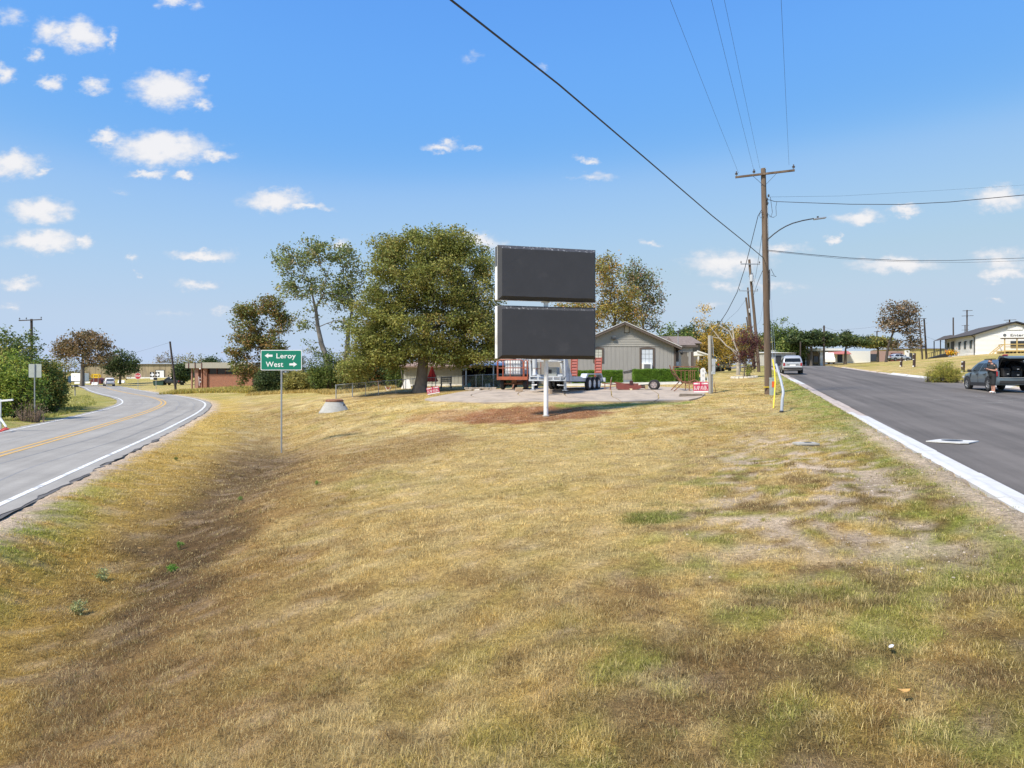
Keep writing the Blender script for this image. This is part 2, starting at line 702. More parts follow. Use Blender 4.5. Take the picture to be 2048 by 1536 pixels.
def ditch_d(x, y):
    out = np.empty(len(x))
    for i in range(0, len(x), 50000):
        dd = (x[i:i + 50000, None] - DITCH[None, :, 0]) ** 2 + (y[i:i + 50000, None] - DITCH[None, :, 1]) ** 2
        out[i:i + 50000] = np.sqrt(dd.min(1))
    return out


def hbase(x, y):
    shp = np.shape(x)
    x, y = np.ravel(np.asarray(x, float)), np.ravel(np.asarray(y, float))
    z = np.empty(len(x))
    for i in range(0, len(x), 20000):
        r2 = (x[i:i + 20000, None] - _G[None, :, 0]) ** 2 + (y[i:i + 20000, None] - _G[None, :, 1]) ** 2
        z[i:i + 20000] = _tps_k(r2) @ _w[:_n] + _w[_n] + _w[_n + 1] * x[i:i + 20000] + _w[_n + 2] * y[i:i + 20000]
    m_ = (y > 3) & (y < 60) & (x < 2) & (x > -26)
    if m_.any():
        q_ = ditch_d(x[m_], y[m_])
        z[m_] -= .34 * np.exp(-(q_ / 1.5) ** 2) * (1 - sstep(38, 56, y[m_])) * sstep(3, 7, y[m_])
    # farm road bed
    d = np.abs(road_sd(x, y))
    w = sstep(0, 1.6, d - RHW)
    zb = ZROAD - 0.035 - 0.14 * np.clip((RHW - d) / 0.35, 0, 1)
    z = zb * (1 - w) + z * w
    # town street bed
    s, t = st_s(x, y), st_t(x, y)
    zs = zst(y)
    sf = sfar(t)
    on = (t > -30) & (t < 150)
    out = np.maximum(-s, s - sf)
    w = sstep(0, 1.3, out)
    zb = zs + 0.10 - 0.35 * np.clip(-out / 0.12, 0, 1)
    z = np.where(on, zb * (1 - w) + z * w, z)
    return z.reshape(shp)


def ground_z(x, y):
    return float(hbase(np.array([x]), np.array([y]))[0])


def micro(x, y):
    d = np.hypot(x, y)
    k = np.clip(1.3 - d / 60, 0.15, 1)
    return ((fbm(x, y, 0.9, 3, 3) - 0.5) * 0.13 + (vnoise(x, y, 3.1, 9) - 0.5) * 0.03) * k


def on_ground(px, d, dz=0.0):
    x = X(px, d)
    return Vector((x, d, ground_z(x, d) + dz))


# ------------------------------------------------------------------ grass colours (what grows where)
STRAW = np.array([.62, .45, .165])
PALE = np.array([.70, .56, .27])
GOLD = np.array([.58, .40, .105])
BROWN = np.array([.36, .23, .092])
DARK = np.array([.18, .118, .058])
OLIVE = np.array([.40, .345, .09])
GREEN = np.array([.27, .31, .06])
RUST = np.array([.34, .155, .07])
DIRT = np.array([.56, .43, .30])
GREY = np.array([.33, .25, .17])


def cover(x, y):
    """colour of the growth and how much of the soil shows (0..1)"""
    x, y = np.ravel(np.asarray(x, float)), np.ravel(np.asarray(y, float))
    n1 = fbm(x, y, 0.35, 1, 5, .6)
    n2 = fbm(x, y, 1.5, 2, 4, .62)
    n3 = fbm(x, y, 4.6, 4, 3, .6)
    n4 = fbm(x, y * 0.6, 1.0, 6, 5, .62)

    def mix(c, k, w):
        w = np.broadcast_to(np.clip(w, 0, 1), (len(c),))[:, None]
        return c * (1 - w) + k * w
    c = np.tile(STRAW, (len(x), 1))
    c = mix(c, PALE, sstep(.46, .62, n2) * .75)
    c = mix(c, GOLD, sstep(.5, .66, n1) * .5)
    c = mix(c, OLIVE, sstep(.54, .70, n4) * .55)
    c = mix(c, BROWN, sstep(.54, .68, fbm(x, y, 1.2, 8, 4, .62)) * .6)
    # foreground: browner, mixed
    fg = 1 - sstep(4.5, 11, y + 0.12 * x)
    c = mix(c, BROWN, fg * sstep(.42, .64, n2) * .6)
    c = mix(c, OLIVE, fg * sstep(.54, .68, fbm(x, y, 1.7, 12, 4, .62)) * .6)
    # sharp small patches: dead spots, pale tufts
    n5 = fbm(x, y, 2.6, 14, 4, .62)
    n6 = fbm(x, y, 3.4, 17, 3, .62)
    nr = 1 - sstep(26, 48, y)
    c = mix(c, BROWN * .9, nr * sstep(.55, .61, n5) * (.28 + .3 * fg))
    c = mix(c, PALE, nr * sstep(.56, .62, n6) * .6)
    c = mix(c, DARK * 1.2, nr * sstep(.60, .66, fbm(x, y, 3.1, 19, 4, .62)) * (.22 + .25 * fg))
    # ditch floor and its slopes
    dd = ditch_d(x, y)
    near = 1 - sstep(24, 34, y)
    c = mix(c, BROWN, (1 - sstep(1.2, 4.2, dd + (n2 - .5) * 3)) * (.35 + .55 * near))
    c = mix(c, DARK, (1 - sstep(.4, 2.0, dd + (n2 - .5) * 2.6)) * .85 * near)
    c = mix(c, GREY, (1 - sstep(.2, 1.4, dd + (n3 - .5) * 2)) * sstep(.5, .62, n2) * near * .45)
    e = ((x + 6.3) / 1.7) ** 2 + ((y - 12.0) / 3.4) ** 2
    c = mix(c, DARK * .8, (1 - sstep(.35, 1.15, e + (n2 - .5) * 1.4)) * .8)
    e = ((x + 5.6) / 1.5) ** 2 + ((y - 9.8) / 2.4) ** 2
    c = mix(c, DARK * .85, (1 - sstep(.3, 1.2, e + (n2 - .5) * 1.6)) * .75)
    rd = road_sd(x, y)
    rs = rd - RHW
    ditchside = (rs > 0) & (rs < 5) & (y < 75)
    c = np.where(ditchside[:, None], mix(c, GOLD * 1.05, (1 - sstep(1.4, 3.2, rs + (n2 - .5) * 2)) * .85), c)
    c = np.where(ditchside[:, None], mix(c, GREEN * 1.25, (1 - sstep(.5, 1.8, rs)) * sstep(.42, .6, n2) * (1 - sstep(12, 22, y))), c)
    lf = (rs < 0) & (rd < -RHW)
    c = np.where(lf[:, None], mix(c, GREEN, .35 + .5 * sstep(.4, .6, n2)), c)
    # rust coloured growth under the billboard, and faint streaks beside it
    e = ((x - 1.1) / 3.7) ** 2 + ((y - 32.4) / 2.9) ** 2
    c = mix(c, RUST, (1 - sstep(.55, 1.15, e + (n2 - .5) * .9)) * .95)
    e = ((x + 3.2) / 2.6) ** 2 + ((y - 33.6) / 1.8) ** 2
    c = mix(c, RUST * 1.25, (1 - sstep(.4, 1.1, e + (n2 - .5))) * .55)
    e = ((x + 3.4) / 2.2) ** 2 + ((y - 24.0) / 5.5) ** 2
    c = mix(c, BROWN, (1 - sstep(.4, 1.2, e + (n2 - .5) * 1.2)) * .75)
    # pale central swathe
    e = ((x - 1.2) / 4.5) ** 2 + ((y - 17) / 9.0) ** 2
    c = mix(c, PALE, (1 - sstep(.3, 1.2, e + (n2 - .5))) * .35)
    # green line along the drive and along the kerb
    c = mix(c, GREEN, (1 - sstep(.2, .9, np.abs(y - 35.0 + (n2 - .5)))) * ((x > 2) & (x < 9)) * .9)
    s, t = st_s(x, y), st_t(x, y)
    kb = sstep(-2.6, -.5, s + (n2 - .5) * 2.2) * (s < .1) * (t > -25)
    c = mix(c, GREEN, kb * (.35 + .65 * sstep(.4, .55, n3)))
    # worn patch beside the kerb
    bare = np.zeros(len(x))
    wz = sstep(-4.9, -3.4, s) * (1 - sstep(-1.2, -.5, s)) * sstep(-4, 0, t) * (1 - sstep(8.5, 14, t))
    bare = np.maximum(bare, wz * sstep(.485, .53, n4 * .45 + n3 * .55) * .95)
    wz2 = sstep(-.75, -.3, s) * (s < .05) * (1 - sstep(9, 16, t))
    bare = np.maximum(bare, wz2 * .9)
    clump = sstep(-5.6, -4.2, s) * (s < -.3) * (1 - sstep(4, 12, t))
    c = mix(c, GREEN, clump * sstep(.53, .60, fbm(x, y, 1.7, 21, 4, .62)) * .66)
    c = mix(c, DARK * 1.25, clump * sstep(.55, .61, fbm(x, y, 2.1, 23, 4, .62)) * .75)
    e = ((x - 2.25) / .62) ** 2 + ((y - 10.9) / .55) ** 2
    c = mix(c, GREEN * .8, (1 - sstep(.4, 1.1, e + (n3 - .5))) * .9)
    # soil at the farm road's broken edge
    bare = np.maximum(bare, ((rs > -.3) & (rs < .9) & (y > 10)) * (1 - sstep(.25, .75, rs + (n3 - .5) * .7)))
    bare = np.maximum(bare, sstep(.62, .70, n3) * .3)
    # farther grass: greener in the verge by the houses, straw on the hill
    hill = (s > sfar(t))
    c = np.where(hill[:, None], mix(mix(c, STRAW * .9, .6), OLIVE, sstep(.44, .6, n1) * .8), c)
    far = sstep(55, 75, y) * (~hill)
    c = mix(c, OLIVE, far * (.3 + .5 * sstep(.4, .6, n1)))
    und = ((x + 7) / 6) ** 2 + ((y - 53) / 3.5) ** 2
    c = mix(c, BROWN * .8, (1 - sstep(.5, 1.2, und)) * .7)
    return c * (0.86 + 0.28 * n3)[:, None], np.clip(bare, 0, 1)


# ------------------------------------------------------------------ ground sheet
def axis(parts):
    out = []
    for a, b, st in parts:
        out += list(np.arange(a, b, st))
    return out


xs = [-1500, -900, -600, -420, -300, -230, -180, -140, -115] + axis([(-95, -26, .7), (-26, 26, .25), (26, 60, .7)]) + [60, 64, 69, 75, 82, 90, 100, 115, 135, 160, 200, 260, 340, 450, 600, 900, 1500]
ys = [-300, -150, -80, -40, -20, -10, -5, -2] + axis([(0, 44, .25), (44, 112, .65)]) + [112, 116, 121, 127, 134, 142, 152, 164, 180, 200, 230, 270, 330, 420, 560, 800, 1300, 2500]
gx, gy = np.meshgrid(np.array(xs, float), np.array(ys, float))
gxf, gyf = gx.ravel(), gy.ravel()
gz = hbase(gxf, gyf) + micro(gxf, gyf)
cc, bb = cover(gxf, gyf)
soil = DIRT * (0.85 + 0.3 * fbm(gxf, gyf, 1.7, 31, 3))[:, None]
thatch = cc * np.array([.76, .70, .60])
kfar = sstep(10, 34, gyf)[:, None]
gcol = thatch * (1 - kfar) + cc * .86 * kfar
gcol = gcol * (1 - bb[:, None]) + soil * bb[:, None]
nx, ny = len(xs), len(ys)
ii = (np.arange(ny - 1)[:, None] * nx + np.arange(nx - 1)[None, :]).ravel()
quads = np.stack([ii, ii + 1, ii + 1 + nx, ii + nx], 1)


def ground_material():
    m = bpy.data.materials.new('dry_turf')
    m.use_nodes = True
    N, L = m.node_tree.nodes, m.node_tree.links
    b = N['Principled BSDF']
    b.inputs['Roughness'].default_value = 0.95
    b.inputs['Specular IOR Level'].default_value = 0.15
    at_ = N.new('ShaderNodeVertexColor')
    at_.layer_name = 'col'
    geo = N.new('ShaderNodeNewGeometry')
    n1 = N.new('ShaderNodeTexNoise')
    n1.inputs['Scale'].default_value = 15.0
    n1.inputs['Detail'].default_value = 8
    n1.inputs['Roughness'].default_value = 0.72
    L.new(geo.outputs['Position'], n1.inputs['Vector'])
    mr = N.new('ShaderNodeMapRange')
    mr.inputs[1].default_value = .3
    mr.inputs[2].default_value = .7
    mr.inputs[3].default_value = .42
    mr.inputs[4].default_value = 1.5
    L.new(n1.outputs[0], mr.inputs[0])
    n2 = N.new('ShaderNodeTexNoise')
    n2.inputs['Scale'].default_value = 0.9
    n2.inputs['Detail'].default_value = 7
    n2.inputs['Roughness'].default_value = 0.7
    L.new(geo.outputs['Position'], n2.inputs['Vector'])
    mr2 = N.new('ShaderNodeMapRange')
    mr2.inputs[1].default_value = .3
    mr2.inputs[2].default_value = .7
    mr2.inputs[3].default_value = .72
    mr2.inputs[4].default_value = 1.22
    L.new(n2.outputs[0], mr2.inputs[0])
    mu = N.new('ShaderNodeMath')
    mu.operation = 'MULTIPLY'
    L.new(mr.outputs[0], mu.inputs[0])
    L.new(mr2.outputs[0], mu.inputs[1])
    v = N.new('ShaderNodeVectorMath')
    v.operation = 'SCALE'
    L.new(at_.outputs[0], v.inputs[0])
    L.new(mu.outputs[0], v.inputs['Scale'])
    L.new(v.outputs[0], b.inputs['Base Color'])
    bp = N.new('ShaderNodeBump')
    bp.inputs['Strength'].default_value = .8
    bp.inputs['Distance'].default_value = .06
    n4 = N.new('ShaderNodeTexNoise')
    n4.inputs['Scale'].default_value = 85.0
    n4.inputs['Detail'].default_value = 4
    n4.inputs['Roughness'].default_value = .7
    L.new(geo.outputs['Position'], n4.inputs['Vector'])
    mr4 = N.new('ShaderNodeMapRange')
    mr4.inputs[1].default_value = .34
    mr4.inputs[2].default_value = .66
    mr4.inputs[3].default_value = .5
    mr4.inputs[4].default_value = 1.5
    L.new(n4.outputs[0], mr4.inputs[0])
    mu4 = N.new('ShaderNodeMath')
    mu4.operation = 'MULTIPLY'
    L.new(mu.outputs[0], mu4.inputs[0])
    L.new(mr4.outputs[0], mu4.inputs[1])
    L.new(mu4.outputs[0], v.inputs['Scale'])
    n3 = N.new('ShaderNodeTexNoise')
    n3.inputs['Scale'].default_value = 45.0
    n3.inputs['Detail'].default_value = 6
    n3.inputs['Roughness'].default_value = 0.7
    L.new(geo.outputs['Position'], n3.inputs['Vector'])
    L.new(n3.outputs[0], bp.inputs['Height'])
    L.new(bp.outputs[0], b.inputs['Normal'])
    return m


ground = npmesh('ground', np.stack([gxf, gyf, gz], 1), [quads], ground_material(), col=gcol, smooth=True)
tag(ground, 'dry straw coloured grass field sloping to a ditch', kind='structure')


# ------------------------------------------------------------------ asphalt
def asphalt(name, col, streak, ang, light=0.25):
    """road surface: fine chippings, long lighter and darker wheel streaks across one direction, stains"""
    m = bpy.data.materials.new(name)
    m.use_nodes = True
    N, L = m.node_tree.nodes, m.node_tree.links
    b = N['Principled BSDF']
    b.inputs['Roughness'].default_value = .9
    b.inputs['Specular IOR Level'].default_value = .25
    geo = N.new('ShaderNodeNewGeometry')
    uv = N.new('ShaderNodeUVMap')
    uv.uv_map = 'along'
    mp = N.new('ShaderNodeMapping')
    mp.inputs['Scale'].default_value = streak
    L.new(uv.outputs[0], mp.inputs['Vector'])
    n1 = N.new('ShaderNodeTexNoise')
    n1.inputs['Scale'].default_value = 1.0
    n1.inputs['Detail'].default_value = 6
    n1.inputs['Roughness'].default_value = .65
    L.new(mp.outputs[0], n1.inputs['Vector'])
    n2 = N.new('ShaderNodeTexNoise')
    n2.inputs['Scale'].default_value = 90.0
    n2.inputs['Detail'].default_value = 3
    L.new(geo.outputs['Position'], n2.inputs['Vector'])
    n3 = N.new('ShaderNodeTexNoise')
    n3.inputs['Scale'].default_value = .35
    n3.inputs['Detail'].default_value = 7
    n3.inputs['Roughness'].default_value = .68
    L.new(geo.outputs['Position'], n3.inputs['Vector'])
    tot = None
    for nn, lo, hi in ((n1, 1 - light, 1 + light), (n2, .82, 1.18), (n3, .86, 1.15)):
        mr = N.new('ShaderNodeMapRange')
        mr.inputs[1].default_value = .3
        mr.inputs[2].default_value = .7
        mr.inputs[3].default_value = lo
        mr.inputs[4].default_value = hi
        L.new(nn.outputs[0], mr.inputs[0])
        if tot is None:
            tot = mr.outputs[0]
        else:
            mu = N.new('ShaderNodeMath')
            mu.operation = 'MULTIPLY'
            L.new(tot, mu.inputs[0])
            L.new(mr.outputs[0], mu.inputs[1])
            tot = mu.outputs[0]
    rgb = N.new('ShaderNodeRGB')
    rgb.outputs[0].default_value = (*col, 1)
    v = N.new('ShaderNodeVectorMath')
    v.operation = 'SCALE'
    L.new(rgb.outputs[0], v.inputs[0])
    L.new(tot, v.inputs['Scale'])
    L.new(v.outputs[0], b.inputs['Base Color'])
    bp = N.new('ShaderNodeBump')
    bp.inputs['Strength'].default_value = .35
    bp.inputs['Distance'].default_value = .01
    L.new(n2.outputs[0], bp.inputs['Height'])
    L.new(bp.outputs[0], b.inputs['Normal'])
    return m


def set_uv(o, uvs):
    me = o.data
    lay = me.uv_layers.new(name='along')
    vi = np.empty(len(me.loops), np.int32)
    me.loops.foreach_get('vertex_index', vi)
    lay.data.foreach_set('uv', np.asarray(uvs, np.float32)[vi].ravel())


RS = np.concatenate([[0], np.cumsum(np.linalg.norm(np.diff(RC, axis=0), axis=1))])


def road_ribbon(name, offs, dz, m, parent=None, k0=0, k1=None, jag=0.0, wob=0.0, gap=None):
    """strip along the farm road between lateral offsets"""
    k1 = len(RC) if k1 is None else k1
    kk = np.arange(k0, k1)
    # resample finely near the camera
    s = np.arange(RS[k0], RS[k1 - 1], .35)
    cx, cy = np.interp(s, RS, RC[:, 0]), np.interp(s, RS, RC[:, 1])
    nx_, ny_ = np.interp(s, RS, RN[:, 0]), np.interp(s, RS, RN[:, 1])
    V, U = [], []
    for j, o in enumerate(offs):
        oo = np.full(len(s), float(o))
        if jag and j in (0, len(offs) - 1):
            oo += (fbm(s, s * 0 + j * 9, 1.7, 41, 4) - .5) * jag * (1 if o > 0 else -1) * 2
        if wob:
            oo += (fbm(s, s * 0, .06, 43, 3) - .5) * wob
        V.append(np.stack([cx + nx_ * oo, cy + ny_ * oo, np.full(len(s), ZROAD + dz) - (0.02 * (abs(o) / 3.4) ** 2)], 1))
        U.append(np.stack([oo, s], 1))
    n = len(s)
    V = np.concatenate(V)
    fs = []
    for j in range(len(offs) - 1):
        a = j * n + np.arange(n - 1)
        if gap is not None:
            a = a[(s[:-1] % gap[0]) < gap[1]]
        fs.append(np.stack([a, a + n, a + n + 1, a + 1], 1))
    o = npmesh(name, V, fs, m, parent)
    set_uv(o, np.concatenate(U))
    return o


M_OLDROAD = asphalt('worn_chip_seal', (.31, .288, .252), (1.6, .05, 1), 0, .14)
M_STREET = asphalt('new_dark_asphalt', (.138, .122, .107), (.9, .03, 1), 0, .36)
M_WLINE = pmat('white_road_paint', (.74, .74, .71), .7, var=.12, scale=9, col2=(.35, .34, .32), wear=.42)
M_YLINE = pmat('yellow_road_paint', (.62, .37, .09), .7, var=.12, scale=7, col2=(.40, .30, .17), wear=.4)
M_TAR = pmat('tar_seal', (.185, .18, .175), .7, var=.2, scale=3, col2=(.24, .235, .23), wear=.75)
M_TARDK = pmat('asphalt_edge', (.12, .11, .10), .9, var=.3, scale=6, bump=.6, bscale=25)
road = road_ribbon('road', [-RHW, -3.4, -1.7, 0, 1.7, 3.4, RHW], 0.0, M_OLDROAD, jag=.16)
tag(road, 'two lane grey road curving away past the ditch', kind='structure')
road_ribbon('edge_line', [3.20, 3.34], .006, M_WLINE, road)
road_ribbon('edge_line', [-3.34, -3.22], .006, M_WLINE, road)
road_ribbon('centre_line', [-.23, -.09], .006, M_YLINE, road)
road_ribbon('centre_line', [.09, .23], .006, M_YLINE, road)
for off, wd in ((1.15, .05), (2.3, .04), (-1.7, .03)):
    road_ribbon('tar_streak', [off, off + wd], .003, M_TAR, road, wob=1.6)
# crumbled edge lip
road_ribbon('crumbled_edge', [RHW - .10, RHW + .05], -.012, M_TARDK, road, jag=.10)

# town street
ts = np.concatenate([np.arange(-24, 60, 1.2), np.arange(60, 140, 3.0)])
V, U, nl = [], [], 9
for j in range(nl):
    f = j / (nl - 1)
    s = .60 + (sfar(ts) - .9) * f
    x, y = st_p(s, ts)
    crown = .05 * (1 - (2 * f - 1) ** 2)
    V.append(np.stack([x, y, zst(y) + crown * .6], 1))
    U.append(np.stack([s, ts], 1))
n = len(ts)
fs = [np.stack([j * n + np.arange(n - 1), (j + 1) * n + np.arange(n - 1), (j + 1) * n + np.arange(n - 1) + 1, j * n + np.arange(n - 1) + 1], 1) for j in range(nl - 1)]
street = npmesh('street', np.concatenate(V), fs, M_STREET, smooth=True)
set_uv(street, np.concatenate(U))
tag(street, 'freshly paved dark town street rising to a crest', kind='structure')
# cross street at the crest
V = np.array([(-4, 107), (50, 99), (52, 108), (-2, 118)], float)
xs_ = []
nU, nV = 40, 6
pts = []
for i in range(nU):
    for j in range(nV):
        a = i / (nU - 1)
        b_ = j / (nV - 1)
        p = (V[0] * (1 - a) + V[1] * a) * (1 - b_) + (V[3] * (1 - a) + V[2] * a) * b_
        pts.append(p)
pts = np.array(pts)
pz = hbase(pts[:, 0], pts[:, 1])
s_, t_ = st_s(pts[:, 0], pts[:, 1]), st_t(pts[:, 0], pts[:, 1])
pz = np.where((s_ > -.5) & (s_ < sfar(t_) + .5), zst(pts[:, 1]) + .03, pz + .05)
qi = (np.arange(nU - 1)[:, None] * nV + np.arange(nV - 1)[None]).ravel()
cs = npmesh('cross_street', np.column_stack([pts, pz]), [np.stack([qi, qi + nV, qi + nV + 1, qi + 1], 1)], pmat('old_asphalt', (.19, .175, .16), .9, var=.18, scale=1.2))
tag(cs, 'weathered cross street at the top of the rise', kind='structure')

# kerb, cast in lengths
M_KNEW = pmat('new_concrete', (.57, .56, .53), .85, var=.10, scale=3, bump=.25, bscale=60, col2=(.5, .48, .45), wear=.3)
M_KOLD = pmat('old_pinkish_concrete', (.47, .39, .33), .9, var=.16, scale=3, bump=.4, bscale=40, col2=(.33, .29, .25), wear=.4)
kerb = thing('kerb', None, None)
tag(kerb, 'pale concrete kerb along the town street', kind='structure')
KP = [(0.0, -.30), (0.0, .105), (.10, .125), (.17, .12), (.30, .045), (.37, .018), (.63, .006), (.63, -.1)]


def kerb_piece(t0, t1, m, far=False, lift=0.0, skew=0.0, name='kerb_segment'):
    mb = MB()
    nseg = 3
    o = 0
    for i in range(nseg + 1):
        t = t0 + (t1 - t0) * i / nseg
        for (ds, dz) in KP:
            s = (float(sfar(t)) + .15 - ds) if far else ds - .02
            x, y = st_p(s + skew * (t - t0), t)
            mb.v.append((x, y, float(zst(y)) + dz + (lift if dz > -.09 else 0)))
    k = len(KP)
    for i in range(nseg):
        for j in range(k - 1):
            a = i * k + j
            mb.f.append((a, a + 1, a + k + 1, a + k))
    mb.f.append(tuple(range(k)))
    mb.f.append(tuple(nseg * k + j for j in range(k)))
    return mb.build(name, m, kerb)


t = -20.0
while t < 92:
    L_ = 3.0 if t < 14 else 4.0
    new = t < 13.2 or 38 < t < 47
    kerb_piece(t, t + L_ - .025, M_KNEW if new else M_KOLD, lift=random.uniform(-.008, .008) if new else random.uniform(-.03, .0))
    t += L_
for (a, b_, m, l) in [(20, 33, M_KOLD, 0), (33.5, 38.6, M_KOLD, -.03), (38.9, 43.5, M_KNEW, 0), (43.9, 45.6, M_KOLD, -.02), (46.2, 47.2, M_KOLD, .02), (47.9, 50.2, M_KNEW, .02), (50.6, 54.4, M_KNEW, .05), (54.8, 58.6, M_KNEW, .02), (58.9, 63.6, M_KNEW, .04), (64.4, 69, M_KOLD, -.03), (70, 80, M_KOLD, -.05),
                      (80, 92, M_KOLD, -.05)]:
    kerb_piece(a, b_, m, True, l)

# concrete drive, slab by slab
M_SLAB = pmat('drive_concrete', (.43, .35, .265), .9, var=.13, scale=1.6, bump=.2, bscale=30, col2=(.33, .27, .21), wear=.5)
drive = thing('driveway', None, None)
tag(drive, 'stained pale concrete driveway in front of the grey house', kind='structure')
_dl = [(36.2, -1.4), (37.2, -3.2), (38.4, -4.6), (40.0, -5.0), (43.0, -3.8), (47.4, -3.4)]
_dr = [(36.2, 9.0), (37.2, 9.9), (38.4, 10.4), (40.0, 10.9), (43.0, 10.9), (47.4, 9.4)]
rows, colsn = [36.2, 38.9, 41.7, 44.5, 47.4], 6
for r0, r1 in zip(rows[:-1], rows[1:]):
    for c in range(colsn):
        mb = MB()
        q = 5
        gap_ = .03
        for i in range(q):
            y = r0 + gap_ + (r1 - r0 - 2 * gap_) * i / (q - 1)
            xl = np.interp(y, [a for a, _ in _dl], [b for _, b in _dl])
            xr = np.interp(y, [a for a, _ in _dr], [b for _, b in _dr])
            if r0 == rows[0] and i == 0:
                y -= .0
            for j in range(q):
                f = (c + j / (q - 1)) / colsn
                x = xl + (xr - xl) * f + (gap_ if j == 0 else -gap_ if j == q - 1 else 0)
                wav = (vnoise(x, y, .7, 50) - .5) * .5 if (r0 == rows[0] and i == 0) else 0
                mb.v.append((x, y + wav, ground_z(x, y + wav) + .055))
        for (x, y, z) in list(mb.v):
            mb.v.append((x, y, z - .25))
        for i in range(q - 1):
            for j in range(q - 1):
                a = i * q + j
                mb.f.append((a, a + 1, a + q + 1, a + q))
        rim = [j for j in range(q)] + [i * q + q - 1 for i in range(1, q)] + [(q - 1) * q + j for j in range(q - 2, -1, -1)] + [i * q for i in range(q - 2, 0, -1)]
        for a, b_ in zip(rim, rim[1:] + rim[:1]):
            mb.f.append((a, b_, b_ + q * q, a + q * q))
        mb.build('concrete_slab', M_SLAB, drive)
# ------------------------------------------------------------------ plants
def leafmat(name='leaf', trans=.3):
    return pmat(name, (1, 1, 1), .62, var=.10, scale=1.3, attr='col', spec=.25, trans=trans)


M_LEAF = leafmat()
M_BARK = pmat('grey_bark', (.16, .135, .11), .95, var=.3, scale=7, bump=.8, bscale=16, stretch=(1, 1, .3))
M_BARKPALE = pmat('pale_bark', (.33, .29, .23), .9, var=.25, scale=6, bump=.4, bscale=14, col2=(.48, .44, .37), wear=.5)
M_BARKDK = pmat('dark_bark', (.07, .058, .05), .95, var=.3, scale=7, bump=.6, bscale=16)


def leaf_quads(P, size, rs, flat=0.35, aspect=.55):
    """diamond leaves at points P: random facing"""
    n = len(P)
    a = rs.normal(size=(n, 3))
    a[:, 2] *= (1 - flat)
    a /= np.linalg.norm(a, axis=1)[:, None]
    b = rs.normal(size=(n, 3))
    b -= a * (a * b).sum(1)[:, None]
    b /= np.linalg.norm(b, axis=1)[:, None]
    s = np.asarray(size) * rs.uniform(.65, 1.35, n)
    a = a * s[:, None] * .5
    b = b * s[:, None] * .5 * aspect
    fold = np.cross(a, b)
    fold /= (np.linalg.norm(fold, axis=1)[:, None] + 1e-9)
    k = fold * s[:, None] * .10
    V = np.stack([P - a, P + b + k, P + a, P - b + k], 1).reshape(-1, 3)
    q = np.arange(n) * 4
    return V, np.stack([q, q + 1, q + 2, q + 3], 1)


def leaf_cols(n, pal, w, rs, cl=None, ncl=0, var=.22):
    pal = np.array(pal, float)
    w = np.array(w, float)
    w /= w.sum()
    ci = rs.choice(len(pal), n, p=w)
    c = pal[ci]
    if cl is not None:                       # neighbouring leaves of a spray share a tint
        cc_ = pal[rs.choice(len(pal), ncl, p=w)]
        f = rs.random(n)[:, None] < .55
        c = np.where(f, cc_[cl], c)
    c = c * 1.75 * rs.uniform(1 - var, 1 + var, n)[:, None] * np.column_stack([rs.uniform(.92, 1.1, n), np.ones(n), rs.uniform(.85, 1.15, n)])
    return np.repeat(c, 4, 0)


def skeleton(trunk, trad, cl, rs, twig=.012, reach=1.0):
    """connect cluster centres to a trunk polyline; returns list of (p0,p1,r0,r1)"""
    nodes = [np.array(p, float) for p in trunk]
    par = [-1] + list(range(len(trunk) - 1))
    nt = len(trunk)
    top = nodes[-1]
    root = nodes[max(0, nt - 2)]
    order = np.argsort(np.linalg.norm(cl - root, axis=1))
    start = max(1, int(nt * .45))
    A = np.array(nodes)
    for i in order:
        c = cl[i]
        arr = np.array(nodes[start:])
        dv = c - arr
        dist = np.linalg.norm(dv, axis=1)
        depthpen = np.linalg.norm(arr - root, axis=1)
        up = np.clip(arr[:, 2] - c[2], 0, None)
        cost = dist + .38 * depthpen + .9 * up
        k = int(cost.argmin()) + start
        p = nodes[k]
        L_ = np.linalg.norm(c - p)
        if L_ > .9 * reach:
            m = (p + c) / 2 + rs.normal(size=3) * L_ * .07 + np.array([0, 0, L_ * .06])
            nodes.append(m)
            par.append(k)
            k = len(nodes) - 1
        nodes.append(c.copy())
        par.append(k)
    n = len(nodes)
    area = np.zeros(n)
    kids = np.zeros(n, int)
    for i in range(n):
        if par[i] >= 0:
            kids[par[i]] += 1
    e = 2.35
    for i in range(n - 1, 0, -1):
        if kids[i] == 0:
            area[i] += twig ** e
        # parents always precede children
        area[par[i]] += area[i]
    r = np.maximum(area, twig ** e) ** (1 / e)
    for i in range(nt):
        r[i] = trad[i]
    for i in range(nt, n):
        r[i] = min(r[i], r[par[i]] * .92)
    return [(nodes[par[i]], nodes[i], r[par[i]] if par[i] < nt and i < nt else min(r[par[i]], r[i] * 1.35), r[i]) for i in range(1, n)], nodes, par, r


def limbs_mesh(segs, n=6, minr=.008):
    V, Fq = [], []
    o = 0
    for (a, b, ra, rb) in segs:
        d = b - a
        L_ = np.linalg.norm(d)
        if L_ < 1e-6:
            continue
        d = d / L_
        u = np.cross(d, [0, 0, 1.0])
        if np.linalg.norm(u) < .05:
            u = np.cross(d, [1.0, 0, 0])
        u /= np.linalg.norm(u)
        w = np.cross(d, u)
        k = n if ra > .05 else 4 if ra > .02 else 3
        an = np.arange(k) * 2 * np.pi / k
        ring = np.cos(an)[:, None] * u + np.sin(an)[:, None] * w
        V.append(a + ring * max(ra, minr))
        V.append(b + d * rb * .3 + ring * max(rb, minr))
        idx = np.arange(k)
        Fq.append(np.stack([o + idx, o + (idx + 1) % k, o + k + (idx + 1) % k, o + k + idx], 1))
        o += 2 * k
    return np.concatenate(V), [np.concatenate(Fq)]


